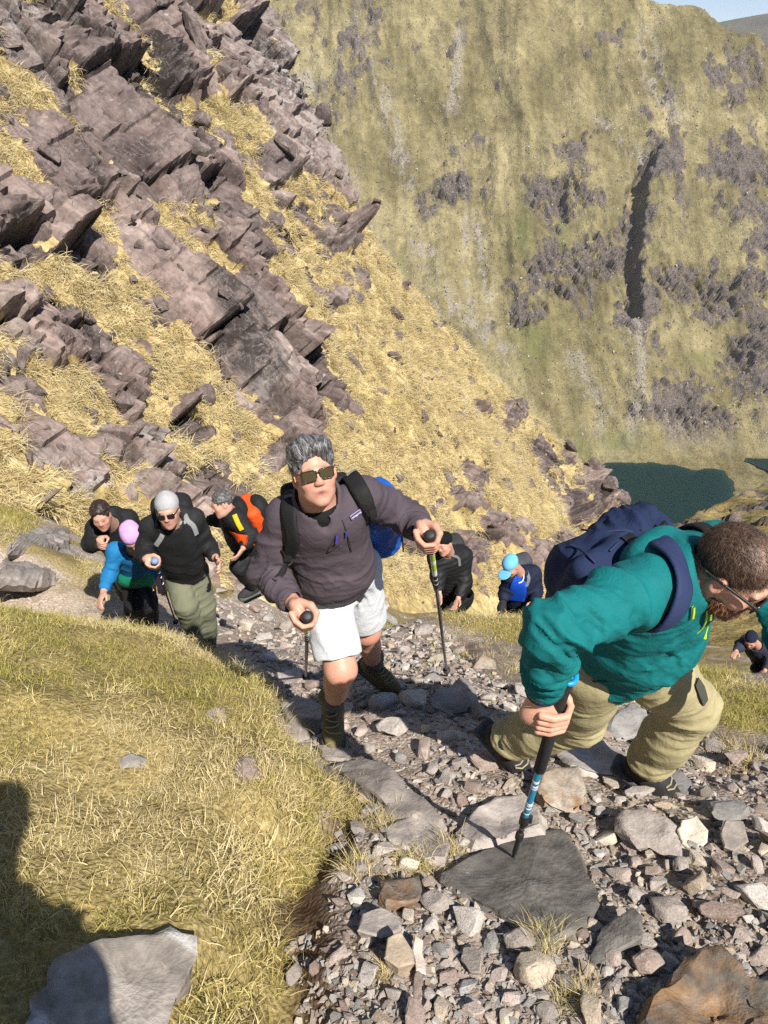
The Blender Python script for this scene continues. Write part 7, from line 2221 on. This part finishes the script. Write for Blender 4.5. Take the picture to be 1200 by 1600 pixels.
# ---- person in black quilted jacket beyond the grass crest
def man_puffer():
    J = J_of(head=(694, 850, 6.2), neck=(702, 868, 6.35), pelvis=(710, 925, 6.55), rsh=(683, 872, 6.3), lsh=(722, 868, 6.42), rel=(684, 902, 6.2), lel=(726, 908, 6.3), rwr=(686, 925, 6.1), lwr=(716, 935, 6.15),
             rhip=(702, 930, 6.5), lhip=(716, 930, 6.58), rkn=(698, 960, 6.4), lkn=(714, 962, 6.5), ran=(702, 990, 6.6), lan=(716, 992, 6.7))
    J['face'] = nrm(-CR * .55 + CB * .6 - .45 * CU); J['crown'] = nrm(CU + .3 * CB - .15 * CR); J['fwd'] = nrm(-CR * .5 + CB * .8); J['foot'] = np.array([.62, 6.6, gz(.62, 6.6)])
    def quilt(R):
        ax = nrm(R[:, 2] + .12 * R[:, 0])
        return lambda V, N: .005 * np.abs(np.sin((V @ ax + .012 * fbm(V[:, 0] * 9, V[:, 1] * 9, V[:, 2] * 9, 2, 3)) * math.pi / .05)) + .006 * fbm(V[:, 0] * 14, V[:, 1] * 14, V[:, 2] * 14, 2, 8) - .004
    PF = cloth('black_quilted_nylon', (.011, .0115, .013), .6, .25, 300, .2, 0, .25)
    P0, R, m, jw, Ph, B = climber('person in black quilted jacket and black beanie beyond the grass crest', J, PF, BLACKCLOTH, beanie((.006, .006, .007)), disp=quilt, h=.009, hem=.22, bulk=.045, sleeve=1.12)
    GP = cloth('charcoal_pack', (.030, .031, .034), .7, .2)
    bp, s = pack('black and charcoal backpack of the person in the quilted jacket', R, m(.62, -.20) + R[:, 0] * .10, (.14, .11, .23), GP, jw, [([(706, 868), (716, 872), (718, 884)], 7.4, .03)], cloth('grey_thin_strap', (.12, .12, .125), .7))
man_puffer()

# ---- person in pale blue cap
def man_cap():
    J = J_of(head=(798, 884, 6.15), neck=(814, 898, 6.35), pelvis=(812, 944, 6.55), rsh=(798, 900, 6.3), lsh=(832, 896, 6.4), rel=(790, 922, 6.3), lel=(838, 924, 6.35), rwr=(786, 940, 6.2), lwr=(834, 942, 6.15),
             rhip=(804, 950, 6.5), lhip=(820, 950, 6.58), rkn=(802, 978, 6.4), lkn=(818, 980, 6.5), ran=(806, 1005, 6.6), lan=(820, 1008, 6.7))
    J['face'] = nrm(-CR * .55 + CB * .35 - .8 * CU); J['crown'] = nrm(CU * .8 + .7 * CB - .35 * CR); J['fwd'] = nrm(-CR * .3 + CB * .8); J['foot'] = np.array([1.18, 6.6, gz(1.18, 6.6)])
    CAP = cloth('pale_blue_cap', (.13, .40, .66), .85, .05)
    def cap(P0, Ph, B, J):
        k = np.linalg.norm(Ph(1, 0, 0) - Ph(0, 0, 0)); s = Sdf(); s.ell(Ph(0, -.015, .048), np.array([.088, .108, .084]) * k, B, .01); s.box(Ph(0, 0, -.085), np.array([.16, .18, .105]) * k, B, .01, .008, 's')
        o = wear('cap', s, .006, CAP, P0)
        s = Sdf(); s.ell(Ph(0, .125, .022), np.array([.078, .085, .012]) * k, B, .01); s.box(Ph(0, .0, .02), (.2, .075, .1), B, .01, .006, 's')
        b = wear('cap_peak', s, .006, CAP, P0); b.parent = o
    NV = cloth('navy_jacket_open', (.010, .014, .034), .7, .2)
    RB = cloth('royal_blue_top', (.006, .055, .42), .6, .12)
    P0, R, m, jw, Ph, B = climber('person in pale blue cap, navy jacket and royal blue top beyond the grass crest', J, NV, BLACKCLOTH, cap, h=.009, gloves=cloth('dark_glove', (.02, .02, .024), .8))
    pts = np.array([jw.seen(a, b, 7.4, .006, 1.6) for a, b in [(812, 898), (810, 912), (808, 926), (806, 938)]])
    ribbon('inner_top', pts, jw.grad(pts), [.10, .17, .19, .18], .014, RB, P0)
    WH = cloth('white_cord', (.5, .55, .62), .7)
    pts = np.array([jw.seen(a, b, 7.4, .018, 1.6) for a, b in [(814, 890), (818, 900), (816, 908), (810, 911)]])
    ribbon('lanyard', pts, jw.grad(pts), .014, .010, WH, P0)
    pack('grey backpack on the person in the pale blue cap', R, m(.62, -.20) + R[:, 0] * .08, (.13, .09, .21), cloth('slate_pack', (.05, .055, .065), .7), jw, [([(822, 892), (826, 904), (822, 916)], 7.2, .04)], cloth('slate_strap', (.13, .15, .18), .7))
man_cap()

# ---- climber low on the right
def man_low():
    J = J_of(head=(1173, 1000, 7.3), neck=(1184, 1010, 7.5), pelvis=(1204, 1036, 7.75), rsh=(1168, 1002, 7.5), lsh=(1198, 1012, 7.45), rel=(1158, 1008, 7.35), lel=(1205, 1034, 7.35), rwr=(1150, 1018, 7.2), lwr=(1195, 1048, 7.2),
             rhip=(1200, 1042, 7.7), lhip=(1208, 1042, 7.75), rkn=(1184, 1046, 7.45), lkn=(1194, 1052, 7.5), ran=(1192, 1064, 7.65), lan=(1202, 1068, 7.7))
    J['face'] = nrm(-CR * .5 + CB * .5 - .8 * CU); J['crown'] = nrm(CU * .7 + .7 * CB - .3 * CR); J['fwd'] = nrm(-CR * .5 + CB * .6 - .4 * CU); J['foot'] = np.array([3.9, 7.7, gz(3.9, 7.7)])
    climber('crouching climber in navy with dark beanie low on the path at the right edge', J, cloth('slate_blue_top', (.030, .034, .055), .8), cloth('dark_trousers', (.013, .014, .022), .8), beanie((.012, .016, .035)), h=.011)
man_low()

# ---- the person behind the camera; the picture shows only the shadow
def bystander(x, y, label, arms, hy=0.0, turn=0.0):
    g = gz(x, y); z = lambda v: g + v
    f = np.array([math.sin(turn), math.cos(turn), 0]); r = np.array([f[1], -f[0], 0]); p = np.array([x, y, 0])
    q = lambda a, b, c: p + r * a + f * b + np.array([0, 0, z(c)])
    J = dict(head=q(0, .06, 1.66), neck=q(0, 0, 1.46), pelvis=q(0, -.04, .95), rsh=q(.19, 0, 1.42), lsh=q(-.19, 0, 1.42), rhip=q(.09, -.03, .92), lhip=q(-.09, -.03, .92), rkn=q(.11, .05, .50), lkn=q(-.11, .0, .50), ran=q(.12, -.02, .10), lan=q(-.12, -.05, .10))
    if arms == 'camera':
        a = lambda *v: np.array(v, float)
        J.update(head=a(-.20, -.16, .06), neck=a(-.16, -.30, -.12), pelvis=a(.02, -.52, -.62), rsh=a(.00, -.34, -.19), lsh=a(-.32, -.28, -.19), rel=a(.02, -.36, -.50), lel=a(-.36, -.28, -.50), rwr=a(-.08, -.16, -.44), lwr=a(-.22, -.14, -.44),
                 rhip=a(.10, -.54, -.66), lhip=a(-.06, -.54, -.66), rkn=a(.14, -.48, -1.02), lkn=a(-.10, -.54, -1.02), ran=a(.14, -.56, gz(.14, -.56) + .1), lan=a(-.10, -.62, gz(-.10, -.62) + .1))
    elif arms == 'up': J.update(rel=q(.25, .12, 1.18), lel=q(-.25, .12, 1.18), rwr=q(.11, .12, 1.42), lwr=q(-.13, .12, 1.42))
    else: J.update(rel=q(.26, -.03, 1.14), lel=q(-.26, -.03, 1.14), rwr=q(.25, .08, .90), lwr=q(-.25, .08, .90))
    J['face'] = f - np.array([0, 0, .3]); J['crown'] = np.array([0, 0, 1.0]); J['fwd'] = f; J['foot'] = np.array([x, y, g])
    climber(label, J, BLACKCLOTH, BLACKCLOTH, beanie((.05, .05, .06)), h=.016, w=.85 if arms == 'camera' else .72, sleeve=.8)
bystander(-.10, -.30, 'person standing just behind the camera whose shadow falls on the turf', 'camera')
if True:
    with open('/tmp/dbg.txt', 'w') as _f:
        for d in DBG: _f.write(str(d) + '\n')

# ================================================================== thin air between the camera and the far mountain
def build_haze():
    lo, hi = Vector((-320, -8, -330)), Vector((2300, 2950, 330))
    bm = bmesh.new(); bmesh.ops.create_cube(bm, size=1.0)
    for v in bm.verts: v.co = Vector([(lo[i] + hi[i]) / 2 + v.co[i] * (hi[i] - lo[i]) for i in range(3)])
    me = bpy.data.meshes.new('haze'); bm.to_mesh(me); bm.free()
    m = bpy.data.materials.new('thin_air'); m.use_nodes = True
    t = m.node_tree; t.nodes.remove(t.nodes['Principled BSDF'])
    v = t.nodes.new('ShaderNodeVolumePrincipled'); v.inputs['Density'].default_value = 0.00011; v.inputs['Color'].default_value = (0.95, 0.96, 1.0, 1)
    t.links.new(v.outputs[0], t.nodes['Material Output'].inputs['Volume'])
    o = link('haze', me, m); o['kind'] = 'stuff'; o['label'] = 'thin haze in the valley air'
build_haze()
